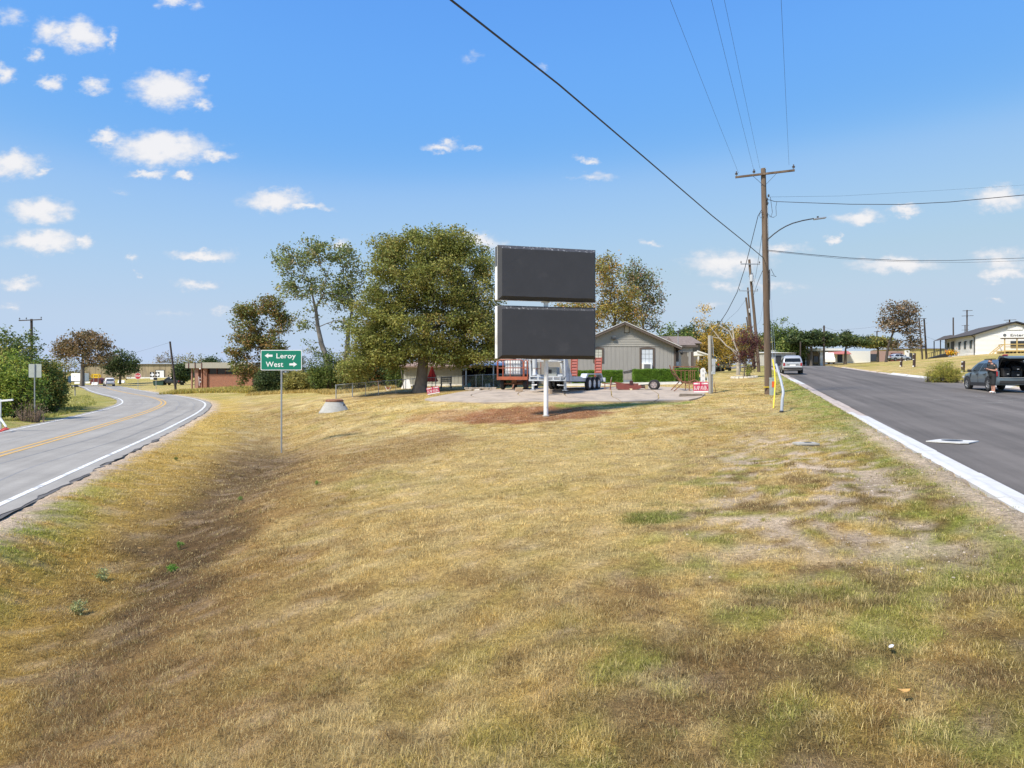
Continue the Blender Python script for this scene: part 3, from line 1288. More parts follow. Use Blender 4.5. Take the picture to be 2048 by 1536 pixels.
def tree(name, label, cat, base, trunk, trad, lobes, ncl, nleaf, lsize, pal, w, seed, bark=None, spread=.55, group=None, twig=.012, surf=2.2, flat=.3, aspect=.55, bare=0.0, leafm=None, minr=.008, extra=None):
    """thing with trunk (limbs) and crown; lobes = (cx,cy,cz,rx,ry,rz,weight) relative to base"""
    rs = np.random.default_rng(seed)
    t = thing(name, label, cat, base, 0, group)
    lb = np.array(lobes, float)
    wv = lb[:, 6] / lb[:, 6].sum()
    li = rs.choice(len(lb), ncl, p=wv)
    dv = rs.normal(size=(ncl, 3))
    dv /= np.linalg.norm(dv, axis=1)[:, None]
    rad = rs.random(ncl) ** (1 / surf)
    cl = lb[li, :3] + dv * rad[:, None] * lb[li, 3:6]
    cl[:, 2] = np.maximum(cl[:, 2], .35)
    segs, nodes, par, r = skeleton(trunk, trad, cl, rs, twig)
    V, Fq = limbs_mesh(segs, 7, minr)
    # root flare
    npmesh('trunk', V, Fq, bark or M_BARK, t, smooth=True)
    cnt = rs.poisson(nleaf, ncl)
    if bare:
        cnt[rs.random(ncl) < bare] = 0
    ci = np.repeat(np.arange(ncl), cnt)
    n = len(ci)
    P = cl[ci] + rs.normal(size=(n, 3)) * spread * np.array([1, 1, .7])
    P[:, 2] = np.maximum(P[:, 2], .08)
    V, q = leaf_quads(P, lsize, rs, flat, aspect)
    npmesh('crown', V, [q], leafm or M_LEAF, t, col=leaf_cols(n, pal, w, rs, ci, ncl))
    return t


def bush(name, label, cat, base, lobes, ncl, nleaf, lsize, pal, w, seed, spread=.25, stems=5, group=None, flat=.3, aspect=.5, stemmat=None, leafm=None, sr=1.0):
    rs = np.random.default_rng(seed)
    t = thing(name, label, cat, base, 0, group)
    lb = np.array(lobes, float)
    wv = lb[:, 6] / lb[:, 6].sum()
    li = rs.choice(len(lb), ncl, p=wv)
    dv = rs.normal(size=(ncl, 3))
    dv /= np.linalg.norm(dv, axis=1)[:, None]
    cl = lb[li, :3] + dv * (rs.random(ncl) ** (1 / 2.4))[:, None] * lb[li, 3:6]
    cl[:, 2] = np.abs(cl[:, 2]) + .05
    segs = []
    rx = lb[:, 3].max() * .35
    roots = np.column_stack([rs.normal(0, rx, stems), rs.normal(0, rx * .5, stems), np.full(stems, -.05)])
    if len(lb) > 1:
        roots[:, :2] += lb[rs.integers(0, len(lb), stems), :2]
    for c in cl[rs.random(ncl) < .7]:
        k = np.linalg.norm(roots - c, axis=1).argmin()
        m = roots[k] * .45 + c * .55 + (np.array([0, 0, .12]) + rs.normal(size=3) * .06) * min(1, sr * 2)
        segs += [(roots[k], m, .022 * sr, .013 * sr), (m, c, .013 * sr, .006 * sr)]
    V, Fq = limbs_mesh(segs, 5, .005 * sr)
    npmesh('stems', V, Fq, stemmat or M_BARKDK, t)
    cnt = rs.poisson(nleaf, ncl)
    ci = np.repeat(np.arange(ncl), cnt)
    n = len(ci)
    P = cl[ci] + rs.normal(size=(n, 3)) * spread * np.array([1, 1, .75])
    P[:, 2] = np.maximum(P[:, 2], .03)
    V, q = leaf_quads(P, lsize, rs, flat, aspect)
    npmesh('foliage', V, [q], leafm or M_LEAF, t, col=leaf_cols(n, pal, w, rs, ci, ncl))
    return t


# palettes (linear albedo)
PG_OAK = [(.135, .148, .036), (.168, .168, .042), (.105, .12, .03), (.195, .175, .05), (.15, .122, .038)]
PG_PECAN = [(.10, .12, .035), (.14, .13, .035), (.16, .10, .035), (.075, .09, .03), (.20, .13, .05)]
PG_DEAD = [(.115, .085, .05), (.16, .115, .07), (.085, .075, .045), (.20, .145, .09)]
PG_GREEN = [(.065, .095, .022), (.09, .12, .028), (.045, .07, .018), (.125, .145, .035)]
PG_DKGREEN = [(.04, .062, .022), (.056, .08, .025), (.03, .046, .018), (.08, .092, .032)]
PG_LIME = [(.15, .20, .03), (.20, .24, .045), (.09, .14, .025), (.26, .25, .05)]
PG_YELLOW = [(.30, .20, .03), (.22, .165, .03), (.14, .125, .03), (.38, .25, .04)]
PG_AUTUMN = [(.23, .16, .04), (.17, .15, .038), (.13, .13, .034), (.25, .135, .038), (.19, .17, .05)]
PG_PLUM = [(.075, .022, .025), (.055, .018, .022), (.11, .035, .03), (.04, .016, .018)]
PG_OLIVE = [(.16, .155, .045), (.20, .18, .05), (.11, .115, .035)]
PG_STRAW = [(.42, .31, .10), (.34, .26, .07), (.27, .22, .055)]


def B(px, d, dz=-.05):
    return on_ground(px, d, dz)


def pxm(d):
    return d / F


# --- the big live oak in the middle of the photo
d = 54.0
k = pxm(d)
bo = B(840, d)
zz = lambda py, d_: Z(py, d_)
oak_l = []
for (px, py, rx, ry, w) in [(880, 545, 78, 62, 2.2), (800, 560, 70, 62, 2.0), (760, 640, 62, 60, 1.7), (850, 625, 90, 70, 2.0), (940, 600, 58, 72, 1.9), (780, 500, 40, 32, .8), (905, 490, 48, 28, .9), (850, 482, 48, 26, .8),
                            (955, 660, 46, 45, 1.2), (735, 690, 40, 45, .8), (880, 690, 70, 30, 1.0), (800, 700, 55, 32, .8), (965, 530, 30, 38, .7), (985, 690, 25, 26, .4), (760, 715, 45, 28, .9), (900, 715, 60, 18, .6), (960, 712, 40, 18, .5), (712, 730, 30, 35, .6)]:
    oak_l.append((X(px, d) - bo.x, 0, Z(py, d) - bo.z, rx * k, (rx + 25) * k * .95, ry * k, w))
tree('oak_tree', 'broad olive green oak with a thick leaning trunk beside the shed', 'tree', bo,
     [(0, 0, 0), (.02, 0, .45), (.12, 0, 1.2), (.22, 0, 2.2), (.35, 0, 3.1), (.45, 0, 4.4), (.6, 0, 6.0)], [.72, .52, .44, .40, .36, .30, .2], oak_l, 720, 165, .178, PG_OAK, [4, 3, 3, 1.2, .6], 21, spread=.36, twig=.016)

# --- tall thin cottonwood
d = 72.0
k = pxm(d)
bo = B(672, d)
cl_ = []
for (px, py, rx, ry, w) in [(580, 520, 36, 34, 1), (625, 510, 38, 32, 1), (690, 515, 30, 26, .7), (585, 575, 36, 30, .8), (640, 575, 45, 42, 1.1), (690, 585, 28, 45, .8), (610, 640, 28, 22, .25), (690, 650, 22, 30, .3), (620, 690, 26, 20, .2), (655, 500, 28, 22, .5)]:
    cl_.append((X(px, d) - bo.x, 0, Z(py, d) - bo.z, rx * k, rx * k * 1.2, ry * k, w))
tree('cottonwood_tree', 'tall thin leaved tree with forked pale limbs behind the brush', 'tree', bo,
     [(-.4, 0, 0), (-.5, 0, 1.6), (-.9, 0, 3.2), (-1.5, 0, 4.8), (-1.9, .2, 6.4), (-2.1, .3, 8.0), (-2.5, .3, 9.8)], [.36, .31, .28, .25, .21, .16, .08], cl_, 330, 24, .22, [(.12, .15, .05), (.16, .17, .055), (.09, .11, .04), (.20, .17, .08)], [3, 2, 2, 1], 22, spread=.33, twig=.017, aspect=.75, bark=pmat('cottonwood_bark', (.21, .19, .165), .95, var=.25, scale=5, bump=.6, bscale=12))
tree('cottonwood_tree', 'upright pale trunked tree close behind the forked one', 'tree', B(690, 73),
     [(0, 0, 0), (-.1, 0, 2), (.25, 0, 4.2), (.35, 0, 6.2), (.7, 0, 8.0), (.75, 0, 9.4)], [.33, .28, .24, .19, .13, .07],
     [(X(p, 73) - B(690, 73).x, 0, Z(q, 73) - B(690, 73).z, rx * pxm(73), rx * pxm(73), ry * pxm(73), w) for (p, q, rx, ry, w) in [(705, 545, 30, 48, 1), (680, 600, 24, 30, .5), (715, 620, 22, 30, .4)]], 90, 18, .22, [(.13, .15, .05), (.17, .17, .06), (.10, .11, .04)], [2, 2, 1], 23, spread=.45, twig=.016, aspect=.75, bark=MATS['cottonwood_bark'])

# --- pecan by the brick building
d = 82.0
k = pxm(d)
bo = B(535, d)
pl = []
for (px, py, rx, ry, w) in [(490, 625, 28, 24, 1), (535, 615, 30, 22, 1), (560, 645, 24, 28, .8), (500, 665, 34, 30, 1), (475, 700, 26, 26, .8), (530, 690, 44, 34, 1.2), (555, 720, 28, 26, .6), (500, 735, 34, 24, .8), (490, 762, 22, 12, .25)]:
    pl.append((X(px, d) - bo.x, 0, Z(py, d) - bo.z, rx * k, rx * k * 1.1, ry * k, w))
tree('pecan_tree', 'bronze green pecan tree rising behind the green road sign', 'tree', bo, [(0, 0, 0), (-.1, 0, 1.5), (-.3, 0, 3.0), (-.5, 0, 4.6), (-.7, 0, 6.4)], [.30, .25, .22, .17, .1], pl, 280, 50, .27, PG_PECAN, [3, 3, 2, 2, 1], 24, spread=.34, twig=.016)

# --- brush between the pecan and the shed
for (i, (px, d, rx, h, nm, lab, pal, w)) in enumerate([
        (538, 78, 26, 44, 'round_shrub', 'dense dark green round shrub left of the yellow green bush', PG_DKGREEN, [3, 3, 2, 1]),
        (605, 74, 36, 36, 'yellow_green_bush', 'low yellow green bush behind the green road sign post', PG_OLIVE, [2, 3, 1]),  # yellow green is its own leaf colour
        (655, 72, 36, 62, 'green_shrub', 'bright green shrub at the foot of the pale tree trunks', PG_GREEN, [2, 3, 2, 2]),
        (712, 70, 40, 78, 'tangled_shrub', 'tangled olive shrub behind the left end of the wire fence', PG_OLIVE + PG_DKGREEN[:2], [2, 2, 2, 2, 1]),
        (762, 68, 34, 70, 'tangled_shrub', 'tall dark tangled shrub with rusty leaves left of the shed', PG_DKGREEN + [(.22, .10, .035)], [2, 2, 2, 1, 1.2]),
        (800, 66, 22, 50, 'leafy_shrub', 'dark green shrub tucked against the end of the shed', PG_GREEN, [2, 2, 3, 1]),
        (590, 88, 60, 52, 'far_thicket', 'dim thicket behind the yellow green bush', PG_DKGREEN + PG_OLIVE[:1], [2, 2, 2, 1, 2])]):
    k = pxm(d)
    b_ = B(px, d)
    h *= 1.42
    bush(nm, lab, 'shrub', b_, [(0, 0, h * k * .42, rx * k, rx * k * .8, h * k * .5, 2), (rx * k * .4, 0, h * k * .3, rx * k * .7, rx * k * .6, h * k * .34, 1), (-rx * k * .45, 0, h * k * .28, rx * k * .65, rx * k * .6, h * k * .32, 1)], 190, 44, .2, pal, w, 40 + i, spread=.24, stems=6)

# --- trees behind the grey house
d = 84.0
k = pxm(d)
bo = B(1225, d)
tree('autumn_tree', 'orange and green turning tree behind the grey house', 'tree', bo, [(0, 0, 0), (0, 0, 2.5), (.2, 0, 5), (.3, 0, 7.5)], [.4, .34, .27, .15],
     [(X(p, d) - bo.x, 0, Z(q, d) - bo.z, rx * k, rx * k, ry * k, w) for (p, q, rx, ry, w) in [(1205, 555, 34, 42, 1.2), (1240, 600, 40, 36, 1.2), (1195, 630, 38, 30, 1), (1150, 615, 34, 30, .8), (1255, 640, 32, 24, .7), (1215, 530, 22, 22, .4)]], 260, 40, .26, PG_AUTUMN, [3, 2, 2, 1, 2], 31, spread=.45, twig=.016)
bo = B(1290, 90)
d, k = 90.0, pxm(90)
tree('pecan_tree', 'grey green open tree above the house ridge, sky through its leaves', 'tree', bo, [(0, 0, 0), (0, 0, 2.5), (-.2, 0, 5), (-.3, 0, 7.5)], [.36, .3, .25, .14],
     [(X(p, d) - bo.x, 0, Z(q, d) - bo.z, rx * k, rx * k, ry * k, w) for (p, q, rx, ry, w) in [(1262, 545, 24, 26, .8), (1290, 565, 30, 26, 1), (1305, 600, 24, 34, .9), (1275, 615, 34, 30, .8), (1300, 640, 30, 26, .7), (1265, 575, 26, 30, .8)]], 210, 24, .28, [(.10, .12, .045), (.15, .12, .06), (.20, .13, .075), (.08, .10, .035)], [3, 2, 1, 2], 32, spread=.45, twig=.017)
for i, (px, d, rx, top, nm, lab, pal) in enumerate([
        (1345, 120, 40, 653, 'roundtop_tree', 'low rounded green tree behind the house roof', PG_GREEN),
        (1400, 130, 46, 640, 'roundtop_tree', 'dark green tree crown behind the yellow leaved tree', PG_DKGREEN),
        (1560, 135, 38, 637, 'leafy_tree', 'bright green tree behind the main utility pole', PG_GREEN),
        (1585, 120, 24, 668, 'leafy_tree', 'small green tree right behind the pole, above the white car', PG_GREEN),
        (1490, 125, 44, 655, 'leafy_tree', 'olive tree between the leaning poles', PG_OLIVE),
        (1622, 118, 46, 660, 'vase_tree', 'umbrella shaped tree left of the canopy building', PG_DKGREEN),
        (1690, 126, 44, 665, 'vase_tree', 'dark spreading tree beside the red awning', PG_DKGREEN),
        (1755, 135, 36, 674, 'vase_tree', 'squat olive tree under the bare brown tree', PG_OLIVE + PG_DKGREEN[:2]),
        (240, 165, 32, 697, 'leafy_tree', 'dark oak in front of the tan metal building', PG_DKGREEN),
        (335, 200, 28, 702, 'sparse_tree', 'grey sparse tree over the tan metal building', PG_DEAD + PG_OLIVE[:1]),
        (385, 190, 26, 708, 'sparse_tree', 'small grey green tree left of the brick building roof', PG_OLIVE + PG_DEAD[:1]),
        (425, 175, 20, 714, 'leafy_tree', 'small dark tree peeking over the brick building', PG_DKGREEN),
        (130, 190, 36, 710, 'sparse_tree', 'dim brownish tree behind the mailbox', PG_OLIVE + PG_DEAD[:2]),
        (365, 150, 14, 728, 'leafy_tree', 'dark green bushy tree beside the leaning pole', PG_DKGREEN)]):
    k = pxm(d)
    b_ = B(px, d)
    H = Z(top, d) - b_.z
    rr = rx * k
    vase = nm == 'vase_tree'
    lo = [(0, 0, H * (.80 if vase else .6), rr, rr, H * (.19 if vase else .4), 3), (rr * .5, 0, H * (.72 if vase else .5), rr * .62, rr * .6, H * (.13 if vase else .3), 1.2), (-rr * .5, 0, H * (.72 if vase else .5), rr * .62, rr * .6, H * (.13 if vase else .3), 1.2)]
    sp = nm == 'sparse_tree'
    tree(nm, lab, 'tree', b_, [(0, 0, 0), (.05, 0, H * .2), (.1, 0, H * .36), (.1, 0, H * .5)], [.3, .24, .2, .12], lo, 90 if sp else 120, 14 if sp else 46, .42 if not sp else .40, pal, [3, 2, 2, 1, 1][:len(pal)] if len(pal) <= 5 else [1] * len(pal), 60 + i, spread=.34 if vase else .5, twig=.03, minr=.02)

# --- yellow leaved sycamore with pale limbs, plum tree on the verge
d = 74.0
k = pxm(d)
bo = B(1478, d)
syc = tree('sycamore_tree', 'yellow leaved tree with pale bare limbs reaching left', 'tree', bo, [(0, 0, 0), (0, 0, .9), (.02, 0, 1.7), (-.3, 0, 2.6), (-.8, 0, 3.4)], [.20, .18, .17, .13, .10],
     [(X(p, d) - bo.x, 0, Z(q, d) - bo.z, rx * k, rx * k, ry * k, w) for (p, q, rx, ry, w) in [(1425, 672, 24, 20, 1), (1455, 690, 26, 26, 1), (1440, 720, 26, 20, .7), (1480, 665, 22, 18, .6), (1400, 645, 12, 12, .35), (1470, 700, 20, 22, .6), (1410, 615, 10, 12, .15)]], 130, 22, .2, PG_YELLOW, [3, 2, 2, 2], 81, spread=.3, bark=M_BARKPALE, twig=.017, minr=.014)
for pts in ([(1478, 712), (1470, 702), (1453, 692), (1440, 678), (1428, 663), (1412, 643), (1404, 630)], [(1453, 692), (1440, 677), (1420, 673)], [(1478, 712), (1468, 684), (1458, 662), (1440, 652), (1424, 648)], [(1468, 684), (1466, 660), (1462, 642)]):
    q_ = [at(a_, c_, 72.6) - bo for a_, c_ in pts]
    MB().tube(q_, [.085 - .06 * i / (len(q_) - 1) for i in range(len(q_))], 6).build('limb', pmat('sycamore_limb', (.50, .44, .36), .9, var=.2), syc, True)
d = 90.0
k = pxm(d)
bo = B(1440, d)
tree('autumn_tree', 'dull orange brown tree beyond the pale limbs', 'tree', bo, [(0, 0, 0), (0, 0, 1.5), (0, 0, 3)], [.3, .25, .2],
     [(0, 0, 3.6, 3.4, 3, 2.6, 2), (1.6, 0, 2.6, 2.4, 2, 1.8, 1), (-1.2, 0, 2.4, 2.6, 2, 1.5, 1)], 140, 42, .3, [(.22, .14, .03), (.15, .115, .03), (.11, .10, .03), (.28, .19, .04)], [2, 2, 2, 1], 82, spread=.5, twig=.02)
d = 60.0
k = pxm(d)
bo = B(1488, d)
plum_base = bo.copy()
tree('plum_tree', 'small purple leaved plum tree on the verge inside a stone ring', 'tree', bo, [(0, 0, -.02), (.03, 0, .5), (.08, 0, 1.1), (.1, 0, 1.7)], [.07, .06, .055, .04],
     [(X(p, d) - bo.x, 0, Z(q, d) - bo.z, rx * k, rx * k, ry * k, w) for (p, q, rx, ry, w) in [(1488, 685, 20, 24, 1), (1508, 690, 18, 24, 1), (1482, 712, 18, 16, .6), (1505, 715, 14, 18, .5), (1492, 660, 14, 12, .3), (1498, 735, 12, 12, .3)]], 120, 42, .10, PG_PLUM, [2, 2, 1, 2], 83, spread=.16, twig=.01)
bo = B(1476, 66)
t = thing('cut_tree', 'pale stump like trunk left of the plum tree, limbs cut', 'tree', bo)
mb = MB()
mb.tube([(0, 0, -.1), (.02, 0, .4), (-.02, 0, .9), (.03, 0, 1.45)], [.21, .165, .145, .14], 9)
mb.tube([(.02, 0, .9), (.2, .05, 1.35)], [.12, .10], 7)
mb.build('trunk', M_BARKPALE, t, True)
b2 = MB()
b2.tube([(-.02, 0, 1.4), (-.25, 0, 2.0), (-.8, .1, 2.7)], [.1, .06, .03], 6)
b2.build('limb', M_BARKPALE, t, True)

# --- bare brown tree on the hill
d = 118.0
k = pxm(d)
bo = B(1772, d)
tree('bare_tree', 'half bare brown tree leaning over the hill, dead leaves left', 'tree', bo, [(0, 0, 0), (.2, 0, 1.8), (.6, 0, 3.4), (1.2, 0, 5.0), (2.0, 0, 6.4)], [.24, .2, .17, .14, .09],
     [(X(p, d) - bo.x, 0, Z(q, d) - bo.z, rx * k, rx * k, ry * k, w) for (p, q, rx, ry, w) in [(1785, 620, 24, 16, 1), (1815, 622, 20, 20, 1), (1775, 648, 18, 18, .7), (1820, 655, 22, 22, 1), (1795, 645, 24, 22, .8), (1825, 685, 16, 16, .6), (1790, 690, 20, 12, .3)]], 230, 17, .36, PG_DEAD, [2, 2, 2, 1], 84, bark=M_BARKDK, spread=.42, twig=.024, minr=.02)
d = 150.0
k = pxm(d)
bo = B(164, d)
tree('pecan_tree', 'wide brown leaved pecan by the far bend of the road', 'tree', bo, [(0, 0, 0), (.1, 0, 2.0), (.1, 0, 4.0), (.2, 0, 6.5)], [.5, .42, .36, .2],
     [(X(p, d) - bo.x, 0, Z(q, d) - bo.z, rx * k, rx * k, ry * k, w) for (p, q, rx, ry, w) in [(135, 690, 26, 16, 1), (170, 675, 26, 16, 1.1), (200, 690, 24, 18, 1), (165, 700, 36, 18, 1), (125, 705, 18, 16, .5), (205, 715, 22, 14, .5), (180, 725, 24, 10, .3)]], 300, 20, .46, [(.13, .10, .045), (.17, .11, .055), (.10, .085, .04), (.20, .14, .07)], [2, 2, 2, 1], 85, spread=.6, twig=.032, minr=.03)

# --- left roadside growth
for i, (px, d, rx, top, nm, lab, pal, w, ls) in enumerate([
        (28, 50, 62, 652, 'roadside_tree', 'dark green bushy tree at the left edge above the lime bush', PG_GREEN + PG_OLIVE[:2], [2, 2, 2, 1, 1, 1], .19),
        (25, 40, 58, 705, 'lime_bush', 'lime green bush at the left edge beside the square sign back', PG_LIME, [2, 2, 2, 1], .15),
        (92, 48, 26, 715, 'tall_shrub', 'tall green and orange turning shrub right of the square sign back', PG_GREEN + PG_AUTUMN[:2], [3, 2, 3, 1, 1.2, 1], .16),
        (112, 54, 16, 722, 'turning_shrub', 'thin yellowing shrub at the end of the left hedge row', PG_YELLOW[:3] + PG_GREEN[:2], [1, 1, 2, 2, 2], .16),
        (-60, 44, 60, 660, 'roadside_tree', 'yellowing bushy tree cut by the left edge of the photo', PG_OLIVE + PG_YELLOW[1:3], [2, 2, 1, 1, 1], .19)]):
    k = pxm(d)
    b_ = B(px, d)
    H = Z(top, d) - b_.z
    rr = rx * k
    bush(nm, lab, 'shrub' if 'tree' not in nm else 'tree', b_, [(0, 0, H * .55, rr, rr * .8, H * .45, 3), (rr * .4, 0, H * .35, rr * .7, rr * .7, H * .36, 1.4), (-rr * .45, -.2, H * .35, rr * .7, rr * .7, H * .36, 1.4), (0, -.2, H * .2, rr * .9, rr * .7, H * .22, 1)], 330 if 'tree' in nm else 220, 50, ls, pal, w, 90 + i, spread=.24, stems=8)
b_ = B(62, 38)
bush('dry_brush', 'leafless brown brush at the foot of the square sign post', 'shrub', b_, [(0, 0, .5, .9, .5, .7, 1)], 130, 3, .08, PG_DEAD, [1, 1, 1, 1], 97, spread=.15, stems=14, stemmat=pmat('dead_twigs', (.24, .17, .12), .95, var=.3, scale=9))

# --- weedy bush by the parked blue car
d = 50.0
b_ = B(1888, d)
bush('weedy_bush', 'feathery yellow green weed bush at the far kerb', 'shrub', b_, [(0, 0, .95, 1.15, .9, .85, 3), (.5, 0, .6, .9, .8, .6, 1), (-.5, 0, .55, .9, .8, .5, 1)], 240, 42, .11, [(.22, .21, .04), (.28, .24, .06), (.15, .17, .03), (.34, .26, .07)], [2, 2, 3, 1], 98, spread=.15, stems=12, aspect=.22, flat=0)
# ------------------------------------------------------------------ shared materials
M_WHITE = pmat('white_paint', (.80, .80, .79), .5, var=.06, scale=3, col2=(.55, .53, .5), wear=.22)
M_WHITECLEAN = pmat('clean_white', (.82, .82, .80), .5, var=.03)
M_BLACK = pmat('black_paint', (.02, .02, .022), .5, var=.2)
M_GALV = pmat('galvanised_steel', (.42, .44, .46), .45, .6, var=.15, scale=12)
M_GREEN = pmat('sign_green', (.0, .19, .115), .45, var=.05, scale=2)
M_WOODPOLE = pmat('weathered_pole', (.115, .08, .056), .95, var=.35, scale=5, bump=.7, bscale=30, stretch=(1, 1, .08), col2=(.18, .135, .097), wear=.5)
M_DKPOLE = pmat('dark_pole', (.065, .05, .042), .95, var=.3, scale=5)
M_GREYWOOD = pmat('silvered_wood', (.34, .32, .28), .95, var=.3, scale=5, bump=.6, bscale=30, stretch=(1, 1, .1))
M_WIRE = pmat('wire', (.03, .03, .035), .6, var=.1)
M_PORC = pmat('insulator', (.10, .09, .085), .3, var=.1)
M_RUST = pmat('rusty_steel', (.20, .085, .05), .85, var=.3, scale=9, bump=.3, bscale=50, col2=(.30, .15, .08), wear=.5)
M_CONC = pmat('grey_concrete', (.38, .37, .335), .9, var=.14, scale=4, bump=.4, bscale=35, col2=(.33, .32, .28), wear=.4)
M_RED = pmat('sign_red', (.52, .012, .075), .5, var=.06)
M_TYRE = pmat('tyre_rubber', (.028, .028, .029), .85, var=.25, scale=14)
M_DARKMETAL = pmat('dark_metal', (.055, .056, .06), .5, .3, var=.2)


def fit_w(o, width):
    xs_ = [v.co.x for v in o.data.vertices]
    o.scale.x *= width / max(1e-6, max(xs_) - min(xs_))


# ------------------------------------------------------------------ green direction sign
D = 29.4
u = D / F
bs = on_ground(563, D)
t = thing('direction_sign', 'green road sign reading Leroy and West with arrows', 'road sign', (bs.x, bs.y, bs.z))
sx, sz0, sz1 = 1.70, Z(740.5, D) - bs.z, Z(700, D) - bs.z
zc = (sz0 + sz1) / 2
hh = (sz1 - sz0) / 2


def rrect(hx, hz, r, n=5):
    out = []
    for cx, cz, a0 in ((hx - r, hz - r, 0), (-hx + r, hz - r, 90), (-hx + r, -hz + r, 180), (hx - r, -hz + r, 270)):
        for i in range(n + 1):
            a = R(a0 + 90 * i / n)
            out.append((cx + r * math.cos(a), cz + r * math.sin(a)))
    return out


def plate(poly, dz, y0, y1):
    return MB().prism([(x, z + dz) for x, z in poly], y0, y1, 'xz')


plate(rrect(sx / 2, hh, .05), zc, -.035, -.028).build('border', M_WHITECLEAN, t)
plate(rrect(sx / 2 - .028, hh - .028, .04), zc, -.039, -.0352).build('panel', M_GREEN, t)
plate(rrect(sx / 2 + .001, hh + .001, .05), zc, -.0278, -.022).build('backing', M_GALV, t)
MB().tube([(0, 0, -.3), (0, 0, sz1 - .06)], .034, 12).build('post', M_GALV, t, True)
k = sx / 568


def lx(v):
    return (v - 441) * k


def lz(v):
    return zc + (276 - v) * k


for body, x0, x1, base, top in (('Leroy', 370, 638, 250, 183), ('West', 228, 470, 368, 297)):
    o = text('lettering', body, (base - top) * k / .70, M_WHITECLEAN, t, (lx((x0 + x1) / 2), -.0405, lz(base)), offset=.004, extrude=.001, spacing=1.06)
    fit_w(o, (x1 - x0) * k)
for x0, x1, zc_, s in ((213, 322, 215, -1), (553, 660, 335, 1)):
    w2 = (x1 - x0) * k
    cx_ = lx((x0 + x1) / 2)
    hd = [(w2 / 2, 0), (w2 * .02, .105), (w2 * .06, .045), (-w2 / 2, .042), (-w2 / 2, -.042), (w2 * .06, -.045), (w2 * .02, -.105)]
    plate([(cx_ + s * a, b) for a, b in hd], lz(zc_), -.0412, -.0392).build('arrow', M_WHITECLEAN, t)
for zz_ in (sz0 + .16, sz1 - .16):
    MB().cyl((0, -.042, zz_), (0, -.034, zz_), .014, 8).build('bolt', M_GALV, t)

# ------------------------------------------------------------------ billboard
D = 32.0
bb_ = on_ground(1092, D)
t = thing('billboard', 'pole sign of two black covered panels on a white post', 'billboard', (bb_.x, bb_.y, bb_.z), R(16.4))
M_VINYL = pmat('black_vinyl_cover', (.05, .051, .057), .62, var=.09, scale=1.4, bump=.15, bscale=3.0, spec=.35, col2=(.062, .062, .068), wear=.12)
M_VINYLTOP = pmat('droppings_streaked_vinyl', (.055, .056, .062), .7, var=.3, scale=6, col2=(.5, .5, .5), wear=.16, spec=.3, stretch=(3, 3, 1))
MB().tube([(0, 0, -.4), (0, 0, Z(500, D) - bb_.z - .3)], .105, 20).build('post', M_WHITE, t, True)
MB().lathe([(.16, -.05), (.16, .03), (.11, .05)], (0, 0, .0), 16).build('post_base', M_CONC, t)
W2 = 2.31
for nm, y0_, y1_, upper in (('upper_panel', 602.5, 497, True), ('lower_panel', 717.5, 614.5, False)):
    z0, z1 = Z(y0_, D) - bb_.z, Z(y1_, D) - bb_.z
    p = MB().span((-W2, -.17, z0), (W2, .26, z1)).build(nm, M_WHITE, t, bevel=.012)
    # stretched cover: sides wrap a little, bevelled face, sagging bottom edge
    W3, yb, yf, e = W2 + .012, -.13, -.40, .155
    nx_ = 24
    mb = MB()

    def ring(hx, za, zb, y, jit=.0):
        out = []
        for i in range(nx_ + 1):
            f = i / nx_
            out.append((-hx + 2 * hx * f, y + (vnoise(f * 9, y * 7) - .5) * jit, zb + (vnoise(f * 11, zb + 3) - .5) * jit))
        for i in range(1, 9):
            out.append((hx, y, zb + (za - zb) * i / 9))
        for i in range(nx_ + 1):
            f = 1 - i / nx_
            out.append((-hx + 2 * hx * f, y + (vnoise(f * 8 + 5, y * 5) - .5) * jit, za + (vnoise(f * 13, za) - .5) * jit * 2))
        for i in range(1, 9):
            out.append((-hx, y, za + (zb - za) * i / 9))
        return out
    r0 = ring(W3 - .02, z0 - .02, z1 + .012, yb, .01)
    r1 = ring(W3, z0 - .02, z1 + .012, -.19, .01)
    r2 = ring(W3 - e, z0 + e * .9, z1 - e, yf, .008)
    m_ = len(r0)
    cov = MB()
    cov.v = r1 + r2
    cov.f = [(i, (i + 1) % m_, m_ + (i + 1) % m_, m_ + i) for i in range(nx_ + 1, m_)] + [tuple(range(m_, 2 * m_))]
    cov.build('cover', M_VINYL, p)
    top = MB()
    top.v = r1 + r2
    top.f = [(i, i + 1, m_ + i + 1, m_ + i) for i in range(nx_ + 1)]
    top.build('cover_top', M_VINYLTOP, p)
    sk = MB()
    sk.v = r0 + r1
    sk.f = [(i, (i + 1) % m_, m_ + (i + 1) % m_, m_ + i) for i in range(m_)]
    sk.build('cover_skirt', M_VINYL, p)
    if upper:
        MB().span((-W2 - .006, -.10, z0 + (z1 - z0) * .62), (-W2 + .02, .20, z1 - .02)).build('end_patch', M_DARKMETAL, p)
    for zz_ in (z0 - .07, z0 + .02):
        pass
    MB().span((-.16, -.06, z0 - .06), (.16, .2, z0 + .03)).build('saddle', M_WHITE, p)

# ------------------------------------------------------------------ wooden poles and wires
def wire(name, label, pts, r, parent=None, group='overhead wires', sag=0.0, n=14):
    if len(pts) == 2:
        a, b = Vector(pts[0]), Vector(pts[1])
        pts = [a.lerp(b, i / n) - Vector((0, 0, sag * 4 * (i / n) * (1 - i / n))) for i in range(n + 1)]
    o = MB().tube(pts, r, 5).build(name, M_WIRE, parent, True)
    if label:
        tag(o, label, 'wire', group)
    return o


